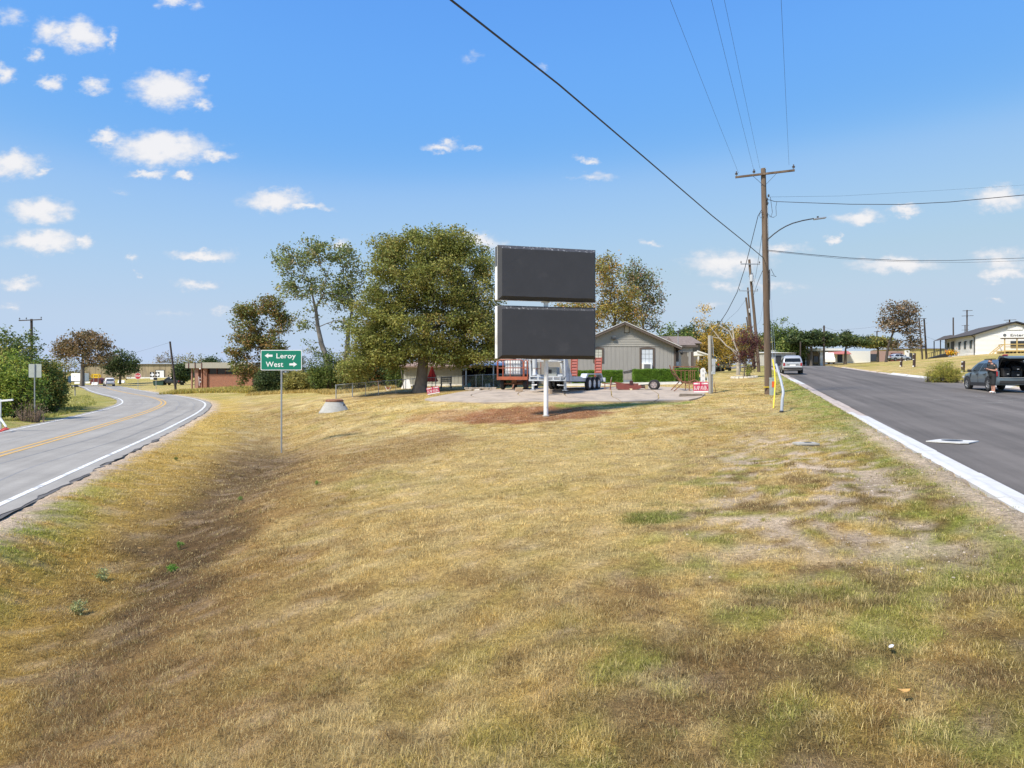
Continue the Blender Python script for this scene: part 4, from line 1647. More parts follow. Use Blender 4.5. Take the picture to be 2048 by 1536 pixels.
def pole(name, label, base, top, r0, r1, arms=(), group='utility poles', m=None, ins=True, brace=True):
    """arms: (height fraction, half length, rz, metal?)"""
    base, top = Vector(base), Vector(top)
    t = thing(name, label, 'utility pole', base, 0, group)
    v = top - base
    n = 9
    pts, rr = [], []
    for i in range(n + 1):
        f = i / n
        w = Vector(((vnoise(f * 2.3, base.x) - .5) * .05, 0, 0)) if 0 < i < n and base.y > 40 else Vector()
        pts.append(v * f + w + (Vector((0, 0, -.4)) if i == 0 else Vector()))
        rr.append(r0 + (r1 - r0) * f)
    MB().tube(pts, rr, 12).build('shaft', m or M_WOODPOLE, t, True)
    for (hf, hl, rz, met) in arms:
        c = v * hf + Vector((0, -r1 - .06, 0))
        dx = Vector((math.cos(rz), math.sin(rz), math.tan(R(2.2)) if not met else 0)) * hl
        a = MB().bar(c - dx, c + dx, .11 if not met else .09, .095).build('crossarm', M_GALV if met else m or M_WOODPOLE, t)
        if brace:
            for s in (-1, 1):
                MB().bar(c + dx * s * .42 + Vector((0, -.03, -.02)), v * hf + Vector((0, -r1, -.62)), .03, .012).build('brace', M_GALV if met else M_DARKMETAL, t)
        if ins:
            for s in ((-.96, -.36, .96) if not met else (-.96, .96)):
                MB().lathe([(.012, 0), (.012, .08), (.075, .085), (.06, .12), (.025, .13), (.085, .15), (.06, .18), (.03, .19), (.03, .26), (.012, .27)], c + dx * s + Vector((0, 0, .045)), 9).build('insulator', M_PORC, t)
    return t, v


P1 = on_ground(1537, 37.2)
TOP1 = at(1526.5, 337, 37.2)
t, v = pole('utility_pole', 'tall brown utility pole with a wooden crossarm and street light', P1, TOP1, .19, .125, [(.972, 1.46, R(-18), False)])
p1 = t
# fix the tilt of the arm: rises to the right
for o in t.children:
    if o.name.startswith('crossarm'):
        pass
zr = lambda py: Z(py, 37.2) - P1.z
xr_ = lambda px: X(px, 37.2) - P1.x
MB().tube([(xr_(1531) + .14, -.05, zr(790)), (xr_(1533) + .13, -.08, zr(650)), (xr_(1530) + .13, -.05, zr(460)), (xr_(1529) + .13, -.03, zr(400))], .03, 6).build('conduit', M_GALV, t, True)
arm = [(xr_(1532), -.08, zr(482)), (xr_(1537), -.1, zr(477)), (xr_(1546), -.15, zr(469)), (xr_(1556), -.22, zr(461.5)), (xr_(1567), -.3, zr(455)), (xr_(1580), -.38, zr(449.5)), (xr_(1598), -.48, zr(445)), (xr_(1618), -.6, zr(442))]
la = MB().tube(arm, .03, 8).build('lamp_arm', M_DARKMETAL, t, True)
MB().box((xr_(1629), -.64, zr(442.2)), (.62, .20, .075), ry=R(-8)).build('lamp_head', M_GALV, la, bevel=.02)
MB().cyl((xr_(1625), -.64, zr(441.5)), (xr_(1625), -.64, zr(438)), .05, 8).build('photocell', M_DARKMETAL, la)
for zz_, xx in ((402, 8), (410, 9), (395, 11), (432, 8)):
    MB().lathe([(.03, 0), (.05, .04), (.05, .1), (.02, .14)], (xr_(1524.5 + xx), -.12, zr(zz_)), 8).build('clamp', M_DARKMETAL, t)
for pts in ([(1539, 395), (1543, 425), (1541, 434), (1535, 430)], [(1552, 404), (1550, 415), (1551, 432), (1545, 436), (1537, 434)], [(1524, 423), (1517, 430), (1519, 437), (1526, 434)], [(1540, 538), (1546, 550), (1551, 554), (1541, 551)]):
    MB().tube([(xr_(a), -.12, zr(b)) for a, b in pts], .012, 5).build('jumper_wire', M_WIRE, t, True)
MB().box((xr_(1533), -.17, zr(774)), (.42, .05, .06)).build('yellow_band', pmat('yellow_tape', (.62, .46, .03), .6), t)
MB().tube([(xr_(1536), -.12, zr(545)), (xr_(1536) + .03, -.14, zr(540)), (xr_(1537), -.16, zr(560)), (xr_(1537), -.14, zr(600))], .035, 7).build('service_loop', M_DARKMETAL, t, True)

pdefs = [('utility_pole', 'leaning utility pole behind the plum tree with a transformer can', 1518, 72.5, 1498.5, 519, [(.957, 1.0, R(4), True)], .17, .12),
         ('utility_pole', 'thin far pole with steel crossarm right behind the leaning pole', 1508, 100, 1495.5, 575, [(.955, 1.35, R(4), True)], .15, .11),
         ('utility_pole', 'far leaning pole without crossarm beside the plum tree', 1510, 92, 1492, 595, [], .15, .12),
         ('utility_pole', 'farthest short pole of the leaning row', 1506, 130, 1493, 634, [(.45, 1.6, R(4), True)], .15, .12),
         ('utility_pole', 'dark pole leaning beside the brick building', 352, 100, 340, 683, [], .16, .12),
         ('utility_pole', 'pole top with a wide crossarm above the left hedge row', 64, 76, 63, 638, [(.985, 1.25, R(-3), False)], .15, .12),
         ('utility_pole', 'dark pole in front of the umbrella shaped tree', 1648, 116, 1648, 651, [], .17, .14),
         ('utility_pole', 'short grey pole left of the canopy building', 1601, 112, 1601, 683, [], .12, .1),
         ('utility_pole', 'pole with small crossarm right of the bare tree', 1845, 130, 1838, 636, [(.98, 1.2, 0, False)], .15, .12),
         ('utility_pole', 'plain dark pole nearest the yellow building', 1853, 118, 1848, 637, [], .15, .12),
         ('utility_pole', 'plain pole behind the white building porch', 1954 - 47, 140, 1907 - .5, 635, [], .15, .12),
         ('utility_pole', 'tall double crossarm pole above the white building roof', 1934, 160, 1934, 620, [(.985, 1.1, 0, False), (.88, 1.3, 0, False)], .17, .14),
         ('utility_pole', 'small double crossarm pole left of the tall one behind the white roof', 1930, 230, 1930, 650, [(.985, 1.2, 0, False), (.86, 1.2, 0, False)], .17, .14),
         ('utility_pole', 'crossarm pole top over the white building gable', 2019, 165, 2019, 639, [(.985, 1.4, 0, False), (.93, .9, 0, False)], .17, .14),
         ('utility_pole', 'small far pole with crossarm between the olive trees', 1754, 170, 1754, 662, [(.98, .8, 0, False)], .16, .13)]
PT = []
for (nm, lab, bpx, d, tpx, tpy, arms, r0, r1) in pdefs:
    b_ = on_ground(bpx, d)
    tp = at(tpx, tpy, d)
    tt, v = pole(nm, lab, b_, tp, r0, r1, arms, brace=False, ins=d < 110, m=None if len(PT) < 4 else M_DKPOLE)
    PT.append((tt, b_, tp))
tt, b_, tp = PT[0]
M_CAN = pmat('transformer_grey', (.46, .48, .50), .45, var=.08)
can = MB().lathe([(.16, 0), (.19, .03), (.19, .62), (.17, .70), (.05, .72)], (tp.x - b_.x + .14, -.30, tp.z - b_.z - 2.3), 14).build('transformer', M_CAN, tt, True)
MB().box((tp.x - b_.x + .14, -.15, tp.z - b_.z - 1.72), (.5, .12, .08)).build('bracket', M_GALV, tt)
for s in (-.08, .1):
    MB().lathe([(.02, 0), (.05, .03), (.03, .08), (.05, .1), (.02, .2)], (tp.x - b_.x + .14 + s, -.3, tp.z - b_.z - 1.6), 8).build('bushing', M_PORC, can)
tt, b_, tp = PT[1]
MB().lathe([(.15, 0), (.18, .03), (.18, .55), (.05, .62)], (tp.x - b_.x + .16, -.28, tp.z - b_.z - 3.6), 12).build('transformer', M_CAN, tt, True)

# wires: run on behind the camera toward the next pole of the line
a1 = P1 + Vector((0, 0, 0))
for px, py, ex, lab in ((1477, 346, 4.4, 'left top wire running from the crossarm over the viewer'), (1508, 342, 5.55, 'middle top wire running from the crossarm over the viewer'), (1578, 330, 7.5, 'right top wire running from the crossarm over the viewer')):
    A = at(px, py, 37.1)
    e = Vector((ex, 19.8, 10.45))
    dirv = (e - A)
    wire('overhead_wire', lab, [A, A + dirv * .5 - Vector((0, 0, .04)), A + dirv, A + dirv * 1.9 + Vector((0, 0, .1)), A + dirv * 3 + Vector((0, 0, .5))], .005)
wire('overhead_wire', 'fourth thin wire beside the middle top wire', [at(1520, 337, 37.1), Vector((5.9, 19.8, 10.5)), Vector((-1.5, 2, 10.6)), Vector((-9, -15, 10.9))], .0045)
A = at(1527, 516, 37.1)
wire('telephone_cable', 'thick black cable slanting down from the sky to the tall pole', [A, Vector((10.5, 32.2, 6.02)), Vector((7.6, 27, 6.02)), Vector((3.7, 20, 6.12)), Vector((.98, 15, 6.12)), Vector((-1.0, 11.4, 6.02)), Vector((-8, -1, 6.2)), Vector((-15, -14, 6.5))], .0195)
wire('service_cable', 'sagging cable from the tall pole toward the right edge, upper one', [at(1531, 399, 37.1), at(1540, 400, 37), at(1549, 403, 37), at(1600, 405, 35.5), at(1700, 408.5, 33.5), at(1800, 409, 32), at(1900, 404, 31), at(2048, 390, 30), at(2300, 350, 28)], .016)
wire('service_cable', 'lower sagging cable from the tall pole toward the right edge', [at(1533, 500, 37.1), at(1541, 501, 37), at(1620, 509, 40), at(1700, 516, 43), at(1800, 521, 47), at(1900, 521, 51), at(2048, 516, 56), at(2300, 495, 64)], .017)
wire('service_cable', 'thin cable just under the lower right cable', [at(1533, 502, 37.1), at(1541, 503, 37), at(1680, 517, 42), at(1800, 523.5, 47), at(1930, 525, 52), at(2060, 521, 57), at(2300, 503, 64)], .009)
wire('overhead_wire', 'very thin wire high at the right above the cloud', [at(1530, 394, 37.2), at(1680, 392, 46), at(1860, 382, 54), at(2048, 370, 62), at(2200, 360, 70)], .006)
A = at(1523, 420, 37)
Bt = at(1420, 668, 40)
wire('service_cable', 'twisted service drop from the tall pole to the short meter pole', [A, at(1516, 432, 37.2), at(1504, 480, 37.6), at(1490, 535, 38.3), at(1474, 585, 39), at(1455, 622, 39.5), at(1437, 650, 39.9), Bt], .018)
wire('overhead_wire', 'thin wire from the tall pole back to the leaning pole', [at(1526, 455, 37.3), at(1519, 505, 46), at(1512, 548, 58), at(1506, 575, 72)], .012)
wire('overhead_wire', 'second wire from the tall pole to the leaning pole', [at(1530, 530, 37.3), at(1518, 558, 50), at(1507, 590, 72)], .016)
wire('overhead_wire', 'faint wire sagging from the far pole to the roof', [at(1491, 600, 92), at(1475, 622, 88), at(1455, 640, 82), at(1440, 655, 76)], .012)
wire('overhead_wire', 'faint wires between the far poles and the green tree', [at(1528, 560, 45), at(1526, 610, 60), at(1521, 640, 80), at(1508, 660, 110)], .008)
wire('overhead_wire', 'faint wire left of the dark pole over the umbrella shaped tree', [at(1648, 654, 116), at(1636, 660, 120), at(1600, 672, 130)], .014)
wire('overhead_wire', 'faint wire right of the dark pole over the spreading tree', [at(1648, 654, 116), at(1670, 661, 125), at(1730, 656, 140), at(1838, 640, 130)], .013)
wire('overhead_wire', 'faint wire from the plain pole to the white building', [at(1849, 672, 118), at(1870, 680, 115), at(1895, 686, 110)], .012)
wire('overhead_wire', 'faint wire from the leaning pole toward the far oak', [at(339, 685, 100), at(300, 697, 118), at(260, 708, 140)], .012)

# short meter pole
b_ = on_ground(1421, 40)
t = thing('meter_pole', 'short grey wooden post with electric meter boxes', 'utility pole', b_)
MB().tube([(-.0, 0, -.3), (-.01, 0, 1.0), (-.03, 0, 2.2), (-.05, 0, Z(671, 40) - b_.z)], [.115, .11, .105, .1], 12).build('shaft', M_GREYWOOD, t, True)
M_BOX = pmat('meter_grey', (.42, .45, .47), .5, var=.1)
mbx = MB().box((.14, -.10, Z(724, 40) - b_.z), (.17, .16, .36)).build('meter_box', M_BOX, t, bevel=.01)
MB().lathe([(.08, 0), (.08, .08), (.06, .1)], (.24, -.14, Z(721, 40) - b_.z), 12, 'y').build('meter_glass', M_WHITE, mbx)
mbx = MB().box((.15, -.10, Z(737, 40) - b_.z), (.15, .14, .42)).build('breaker_box', M_BOX, t, bevel=.01)
MB().box((.12, -.10, Z(746, 40) - b_.z), (.22, .12, .16)).build('junction_box', M_BOX, t, bevel=.01)
MB().tube([(.13, -.09, Z(712, 40) - b_.z), (.12, -.08, Z(690, 40) - b_.z), (.06, -.06, Z(673, 40) - b_.z)], .022, 6).build('conduit', M_GALV, t, True)
MB().tube([(.09, -.09, Z(748, 40) - b_.z), (.1, -.09, .05)], .02, 6).build('conduit', M_GALV, t, True)

# cable pedestal, yellow guard, bent grey pipe
b_ = on_ground(1545, 36.4)
t = thing('cable_pedestal', 'grey green utility pedestal with an orange label by the tall pole', 'utility box', b_)
pg = pmat('pedestal_green', (.32, .37, .35), .5, var=.1)
MB().box((0, 0, .40), (.25, .25, .86)).build('body', pg, t, bevel=.02)
MB().box((0, 0, .86), (.27, .27, .08)).build('cap', pg, t, bevel=.02)
MB().box((.0, -.129, .56), (.15, .008, .30)).build('orange_label', pmat('orange_label', (.75, .13, .03), .6), t)
b_ = on_ground(1546.5, 29)
t = thing('guy_guard', 'bright yellow plastic guy wire guard', 'guy marker', b_)
MB().tube([(0, 0, -.1)] + [at(a_, c_, e_) - b_ for a_, c_, e_ in ((1549, 790, 29.2), (1550.5, 765, 29.7), (1549, 740, 30.2), (1545.5, 719, 30.6))], .029, 8).build('guard', pmat('guard_yellow', (.78, .58, .02), .45, var=.08), t, True)
MB().tube([at(1545.5, 720, 30.6) - b_, (P1.x - b_.x, P1.y - b_.y - .15, 7.6)], .006, 5).build('guy_wire', M_GALV, t)
b_ = on_ground(1563, 27.2)
t = thing('bent_pipe', 'bent grey pipe guard standing crooked near the kerb', 'guy marker', b_)
M_PVC = pmat('grey_pvc', (.36, .40, .46), .5, var=.12, scale=8)
MB().tube([(0, 0, -.08)] + [at(a_, c_, e_) - b_ for a_, c_, e_ in ((1564.5, 800, 27.25), (1566.5, 787, 27.3), (1566, 780, 27.4), (1561.5, 760, 27.7), (1556, 742, 27.9), (1552, 728, 28.05))], [.06, .056, .052, .05, .05, .047, .043], 9).build('pipe', M_PVC, t, True)
MB().lathe([(.085, 0), (.085, .06), (.07, .07)], (0, 0, -.02), 10).build('pipe_foot', M_DARKMETAL, t)
MB().tube([at(1552, 729, 28.05) - b_, (P1.x - b_.x + .1, P1.y - b_.y - .15, 5.3)], .005, 5).build('guy_wire', M_GALV, t)

# ------------------------------------------------------------------ red yard signs with serif lettering
GL = {'K': [((0, 0), (0, 1), .2), ((.14, .42), (.72, 1), .1), ((.3, .55), (.78, 0), .2), 's00', 's01', 's.75,0', 's.72,1'], 'A': [((0, 0), (.4, 1), .09), ((.4, 1), (.8, 0), .2), ((.18, .36), (.62, .36), .08), 's.0,0', 's.8,0'],
      'P': [((0, 0), (0, 1), .2), ((0, .95), (.45, .95), .09), ((.55, .9), (.55, .55), .18), ((0, .48), (.45, .48), .09), 's00', 's01'], 'V': [((0, 1), (.4, 0), .2), ((.4, 0), (.8, 1), .09), 's.0,1', 's.8,1'], 'I': [((0, 0), (0, 1), .2), 's00', 's01']}


def serif_word(word, width, h, y):
    mb = MB()
    x = 0.0
    wd = {'K': .98, 'A': 1.0, 'P': .85, 'V': 1.0, 'I': .42}
    tot = sum(wd[c] for c in word)
    sc = width / (tot * h)
    for c in word:
        for st in GL[c]:
            if isinstance(st, str):
                s_ = st[1:]
                a, b = (0.0, float(s_[1])) if ',' not in s_ else map(float, s_.split(','))
                p = [(a - .17, b - .04), (a + .17, b - .04), (a + .17, b + .04), (a - .17, b + .04)]
            else:
                (ax, az), (bx_, bz), w = st
                if az == bz:
                    p = [(ax, az - w / 2), (bx_, az - w / 2), (bx_, az + w / 2), (ax, az + w / 2)]
                else:
                    p = [(ax - w / 2, az), (ax + w / 2, az), (bx_ + w / 2, bz), (bx_ - w / 2, bz)]
            mb.prism([((x + .1 + px_) * h * sc - width / 2, pz_ * h) for px_, pz_ in p], y, y - .003, 'xz')
        x += wd[c]
    return mb


def yard_sign(label, base, w, h, z0, roll, rz):
    t = thing('yard_sign', label, 'yard sign', base, rz)
    t.rotation_euler = (0, roll, rz)
    MB().span((-w / 2, -.006, z0), (w / 2, .006, z0 + h)).build('board', M_RED, t)
    MB().span((-w / 2 + .01, -.0095, z0 + .012), (w / 2 - .01, -.0065, z0 + h * .17)).build('white_band', M_WHITECLEAN, t)
    for s in (-1, 1):
        MB().span((s * w * .26 - w * .21, -.0095, z0 + h * .78), (s * w * .26 + w * .21, -.0065, z0 + h * .92)).build('white_band', M_WHITECLEAN, t)
    mb = MB()
    for i in range(6):
        mb.span((-w * .20 + i * w * .068, -.0125, z0 + h * .80), (-w * .20 + i * w * .068 + w * .03, -.0098, z0 + h * .90))
    mb.build('small_print', M_RED, t)
    ob = serif_word('KAPAVIK', w * .88, h * .36, -.0075).build('lettering', M_WHITECLEAN, t)
    ob.location.z = z0 + h * .27
    mb = MB()
    for s in (-1, 1):
        mb.tube([(s * w * .32, .012, -.15), (s * w * .32, .012, z0 + h * .6)], .006, 5)
    mb.tube([(-w * .32, .012, z0 - .06), (w * .32, .012, z0 - .06)], .005, 5)
    mb.build('wire_stake', M_GALV, t)
    return t


b_ = on_ground(1402, 38.3)
yard_sign('red yard sign reading KAPAVIK leaning at the meter pole', b_, .80, .585, Z(785.5, 38.3) - b_.z, R(-1), R(-4))
b_ = on_ground(868, 44.5)
yard_sign('tilted red yard sign reading KAPAVIK in front of the oak', b_, .78, .45, max(.10, Z(788, 44.5) - b_.z), R(-10), R(6))

# ------------------------------------------------------------------ signs on the left
b_ = on_ground(70, 38.2)
t = thing('road_sign', 'grey back of a square road sign against the left hedge', 'road sign', b_)
M_ALU = pmat('sign_back_aluminium', (.42, .45, .42), .5, .25, var=.1)
z0, z1 = Z(755, 38.2) - b_.z, Z(728, 38.2) - b_.z
plate(rrect(.34, (z1 - z0) / 2, .03), (z0 + z1) / 2, .0, .01).build('panel', M_ALU, t)
MB().tube([(0, -.03, -.3), (0, -.03, z1)], .028, 8).build('post', M_GALV, t, True)
b_ = on_ground(2, 31.5)
t = thing('sign_stand', 'white tubular stand with a red foot at the left edge', 'sign stand', b_)
zz_ = lambda py: Z(py, 31.5) - b_.z
xx_ = lambda px: X(px, 31.5) - b_.x
MB().bar((xx_(0), 0, 0.02), (xx_(0), 0, zz_(798)), .07).build('upright', M_WHITE, t)
MB().bar((xx_(-40), 0, zz_(805)), (xx_(26), 0, zz_(799.5)), .06, .08).build('beam', M_WHITE, t)
MB().bar((xx_(2), -.05, zz_(836)), (xx_(22), -.3, zz_(853)), .055).build('leg', M_WHITE, t)
MB().bar((xx_(3), -.05, zz_(842)), (xx_(-6), -.5, .03), .055).build('leg', M_WHITE, t)
MB().add([(xx_(6), -.45, zz_(863)), (xx_(20), -.30, zz_(853)), (xx_(28), -.28, zz_(856)), (xx_(20), -.42, zz_(859)), (xx_(6), -.45, zz_(863) - .04), (xx_(20), -.30, zz_(853) - .04), (xx_(28), -.28, zz_(856) - .04), (xx_(20), -.42, zz_(859) - .04)],
         [(0, 1, 2, 3), (7, 6, 5, 4), (0, 3, 7, 4), (3, 2, 6, 7), (2, 1, 5, 6), (1, 0, 4, 5)]).build('red_foot', pmat('red_paint', (.42, .03, .03), .6), t)
b_ = on_ground(150, 86)
t = thing('mailbox', 'black mailbox on a wooden post beside the far bend', 'mailbox', b_)
MB().bar((0, 0, -.2), (0, 0, 1.05), .10).build('post', M_GREYWOOD, t)
mb = MB()
prof = [(-.13, 0), (.13, 0), (.13, .14)] + [(.13 * math.cos(R(a)), .14 + .13 * math.sin(R(a))) for a in range(20, 180, 20)] + [(-.13, .14)]
mb.prism([(a * 2, 1.05 + b) for a, b in prof], -.3, .3, 'xz')
mb.build('box', M_BLACK, t)
MB().span((-.08, -.31, 1.12), (.08, -.302, 1.2)).build('label_plate', M_WHITECLEAN, t)

b_ = on_ground(276, 112)
t = thing('stop_sign', 'red stop sign at the side road in front of the metal building', 'stop sign', b_)
zs_ = Z(752, 112) - b_.z
r_ = .52
MB().prism([(r_ * math.cos(R(22.5 + 45 * i)), zs_ + r_ * math.sin(R(22.5 + 45 * i))) for i in range(8)], -.03, -.02, 'xz').build('border', M_WHITECLEAN, t)
MB().prism([(r_ * .93 * math.cos(R(22.5 + 45 * i)), zs_ + r_ * .93 * math.sin(R(22.5 + 45 * i))) for i in range(8)], -.034, -.031, 'xz').build('face', pmat('stop_red', (.46, .02, .025), .5), t)
o = text('lettering', 'STOP', .42, M_WHITECLEAN, t, (0, -.036, zs_ - .14), offset=.006, extrude=.001)
fit_w(o, .74)
MB().bar((0, 0, -.2), (0, 0, zs_ + .4), .05).build('post', M_GALV, t)

b_ = on_ground(312, 112)
t = thing('route_marker', 'pair of black and white route marker signs on one post', 'road sign', b_)
TX = [(-.1, .34), (.06, .34), (.06, .16), (.3, .1), (.34, -.1), (.12, -.22), (.04, -.38), (-.08, -.24), (-.16, -.14), (-.24, -.2), (-.36, 0), (-.1, .02)]
zz_ = Z(749, 112) - b_.z
for px in (304.5, 315):
    cx_ = X(px, 112) - b_.x
    q = MB().span((cx_ - .36, -.03, zz_ - .40), (cx_ + .36, -.02, zz_ + .40)).build('marker', M_BLACK, t)
    MB().prism([(cx_ + a * .95, zz_ + b * .95) for a, b in TX], -.036, -.032, 'xz').build('state_shape', M_WHITECLEAN, q)
MB().span((X(304.5, 112) - b_.x - .3, -.03, zz_ - .78), (X(304.5, 112) - b_.x + .3, -.02, zz_ - .45)).build('arrow_plate', M_WHITECLEAN, t)
MB().span((X(311, 112) - b_.x - .3, -.03, zz_ - .88), (X(311, 112) - b_.x + .3, -.02, zz_ - .5)).build('arrow_plate', M_BLACK, t)
MB().bar((0, 0, -.2), (0, 0, zz_ + .3), .06).build('post', M_GALV, t)
MB().bar((X(304, 112) - b_.x, -.01, zz_ - .1), (X(316, 112) - b_.x, -.01, zz_ - .1), .05).build('bracket', M_GALV, t)

b_ = on_ground(192, 158)
t = thing('chevron_sign', 'yellow double arrow warning sign at the far junction', 'road sign', b_)
zz_ = Z(752, 158) - b_.z
plate([(-1.2, 0), (-.9, .45), (.9, .45), (1.2, 0), (.9, -.45), (-.9, -.45)], zz_, -.03, -.02).build('panel', pmat('warning_yellow', (.80, .50, .01), .5), t)
for s in (-1, 1):
    plate([(s * .45, 0), (s * .22, .2), (s * .22, .07), (s * .0, .07), (s * .0, -.07), (s * .22, -.07), (s * .22, -.2)], zz_, -.035, -.031).build('arrow', M_BLACK, t)
    for q in (.72, .94):
        plate([(s * (q + .14), 0), (s * (q - .06), .34), (s * (q - .16), .34), (s * (q + .04), 0), (s * (q - .16), -.34), (s * (q - .06), -.34)], zz_, -.035, -.031).build('chevron', M_BLACK, t)
for s in (-.5, .5):
    MB().bar((s, 0, -.2), (s, 0, zz_ + .3), .07).build('post', M_GALV, t)

# ------------------------------------------------------------------ manhole riser
b_ = on_ground(669, 40, -.06)
t = thing('manhole_riser', 'concrete manhole cone with a rusty lid standing in the grass', 'manhole', b_)
k = pxm(40)
MB().lathe([(.02, -.3), (.88, -.3), (.86, .02), (.80, .08), (.50, .56), (.47, .60), (.02, .60)], (0, 0, 0), 28).build('cone', M_CONC, t, True)
MB().lathe([(.02, .60), (.50, .602), (.50, .68), (.44, .72), (.40, .70), (.02, .715)], (.0, 0, 0), 24).build('lid', M_RUST, t)
MB().box((.62, -.35, .42), (.07, .04, .10)).build('lift_hole', M_BLACK, t)
MB().box((-.58, -.05, .63), (.09, .06, .05)).build('lug', M_RUST, t)

# ------------------------------------------------------------------ ground covers
x, y = X(1612, 18), 18.0
t = thing('cover_slab', 'small pale flat cover slab lying in the grass by the kerb', 'slab', (x, y, ground_z(x, y) + .045), R(5))
MB().box((0, 0, .0), (.56, .34, .06)).build('slab', M_CONC, t, bevel=.012)
MB().lathe([(.01, .0302), (.09, .0302), (.09, .036), (.01, .036)], (.05, 0, .002), 12).build('lid', M_DARKMETAL, t)
y = 17.4
x = X(1905, y)
t = thing('road_manhole', 'white concrete diamond around a manhole lid in the dark street', 'manhole', (x, y, float(zst(y)) + .012), 0)
MB().prism([(-.64, .02), (-.1, -.46), (.1, -.46), (.66, .02), (.16, .5), (-.02, .5)], 0, .014 + .012, 'xy').build('collar', M_KNEW, t)
MB().lathe([(.01, .0), (.23, .0), (.23, .034), (.01, .034)], (.05, .1, 0), 20).build('lid', M_DARKMETAL, t)
# ------------------------------------------------------------------ building helpers
M_SIDING = pmat('grey_siding', (.335, .32, .295), .75, var=.09, scale=2.2, bump=.15, bscale=25, stretch=(3, 3, .4))
M_LAP = pmat('grey_lap_siding', (.345, .33, .295), .75, var=.07, scale=2.5)
M_TRIM = pmat('brown_trim', (.115, .088, .072), .7, var=.12, scale=4)
M_SHINGLE = pmat('brown_shingles', (.20, .155, .13), .95, var=.28, scale=9, bump=.6, bscale=18, stretch=(1, 1, 3), col2=(.27, .21, .18), wear=.4)
M_ROOFDK = pmat('dark_shingles', (.075, .065, .06), .95, var=.25, scale=6, bump=.5, bscale=16)
M_BLIND = pmat('white_blinds', (.62, .66, .70), .35, var=.05, scale=3)
M_GLASS = glassmat('dark_glass')
M_GLASSB = glassmat('sky_glass', (.10, .13, .15), .05)
M_DRIPEDGE = pmat('pale_drip_edge', (.62, .61, .58), .5)
M_WHITESIDE = pmat('white_boards', (.70, .70, .68), .65, var=.04, scale=2)
M_TANMETAL = pmat('tan_metal_wall', (.36, .29, .18), .6, var=.14, scale=.7, col2=(.24, .19, .13), wear=.5, stretch=(1, 1, .25))


def brick_mat(name, c1, c2, mortar, sc):
    m = bpy.data.materials.new(name)
    m.use_nodes = True
    N, L = m.node_tree.nodes, m.node_tree.links
    tc = N.new('ShaderNodeTexCoord')
    mp = N.new('ShaderNodeMapping')
    mp.inputs['Rotation'].default_value = (R(-90), 0, 0)
    L.new(tc.outputs['Object'], mp.inputs[0])
    b = N.new('ShaderNodeTexBrick')
    b.inputs['Color1'].default_value = (*c1, 1)
    b.inputs['Color2'].default_value = (*c2, 1)
    b.inputs['Mortar'].default_value = (*mortar, 1)
    b.inputs['Scale'].default_value = sc
    b.inputs['Mortar Size'].default_value = .02
    L.new(mp.outputs[0], b.inputs['Vector'])
    L.new(b.outputs[0], N['Principled BSDF'].inputs['Base Color'])
    N['Principled BSDF'].inputs['Roughness'].default_value = .9
    return m


M_BRICK = brick_mat('orange_brick', (.36, .13, .065), (.27, .09, .05), (.36, .28, .22), 2.4)


def win(parent, x0, x1, z0, z1, y, cols=2, rows_=2, trim=.14, tm=None, gm=None, muntin=None, arch=0.0, name='window'):
    """window with surround, glass panes and muntins facing -y at plane y"""
    tm, gm, muntin = tm or M_TRIM, gm or M_BLIND, muntin or M_DARKMETAL
    w = MB()
    w.span((x0 - trim, y - .05, z0 - trim), (x0, y, z1))
    w.span((x1, y - .05, z0 - trim), (x1 + trim, y, z1))
    w.span((x0, y - .05, z0 - trim), (x1, y, z0))
    top = [(x0 - trim, z1), (x1 + trim, z1), (x1 + trim, z1 + trim * .8), ((x0 + x1) / 2, z1 + trim * .8 + arch), (x0 - trim, z1 + trim * .8)]
    w.prism(top, y - .05, y, 'xz')
    f = w.build(name, tm, parent)
    dx, dz = (x1 - x0) / cols, (z1 - z0) / rows_
    for i in range(cols):
        for j in range(rows_):
            MB().span((x0 + i * dx + .012, y - .022, z0 + j * dz + .012), (x0 + (i + 1) * dx - .012, y - .012, z0 + (j + 1) * dz - .012)).build('pane', gm, f)
    MB().span((x0, y - .010, z0), (x1, y - .003, z1)).build('sash', muntin, f)
    return f


# ------------------------------------------------------------------ the grey house
D = 58.0
k = pxm(D)
gzh = ground_z(X(1250, D), D)
hx0 = X(1248, D)
t = thing('grey_house', 'single storey grey house with a gable end and brown trim', 'house', (hx0, D, gzh))
hz = lambda py: Z(py, D) - gzh
hx = lambda px: X(px, D) - hx0
wl, wr = hx(1142), hx(1351)
ze, zr_, zmid = hz(693), hz(647), hz(692)
LEN = 11.0
# core walls
MB().prism([(wl + .03, -.3), (wr - .03, -.3), (wr - .03, ze), (0, zr_ - .1), (wl + .03, ze)], .05, LEN, 'xz').build('wall', M_SIDING, t)
# vertical boards
nb = 26
bw = (wr - wl) / nb
for i in range(nb):
    a = wl + i * bw
    cx_ = a + bw / 2
    zt = zmid - .02
    MB().span((a + .005, random.uniform(-.003, .003), .32), (a + bw - .005, .05, zt)).build('siding_board', M_SIDING, t)
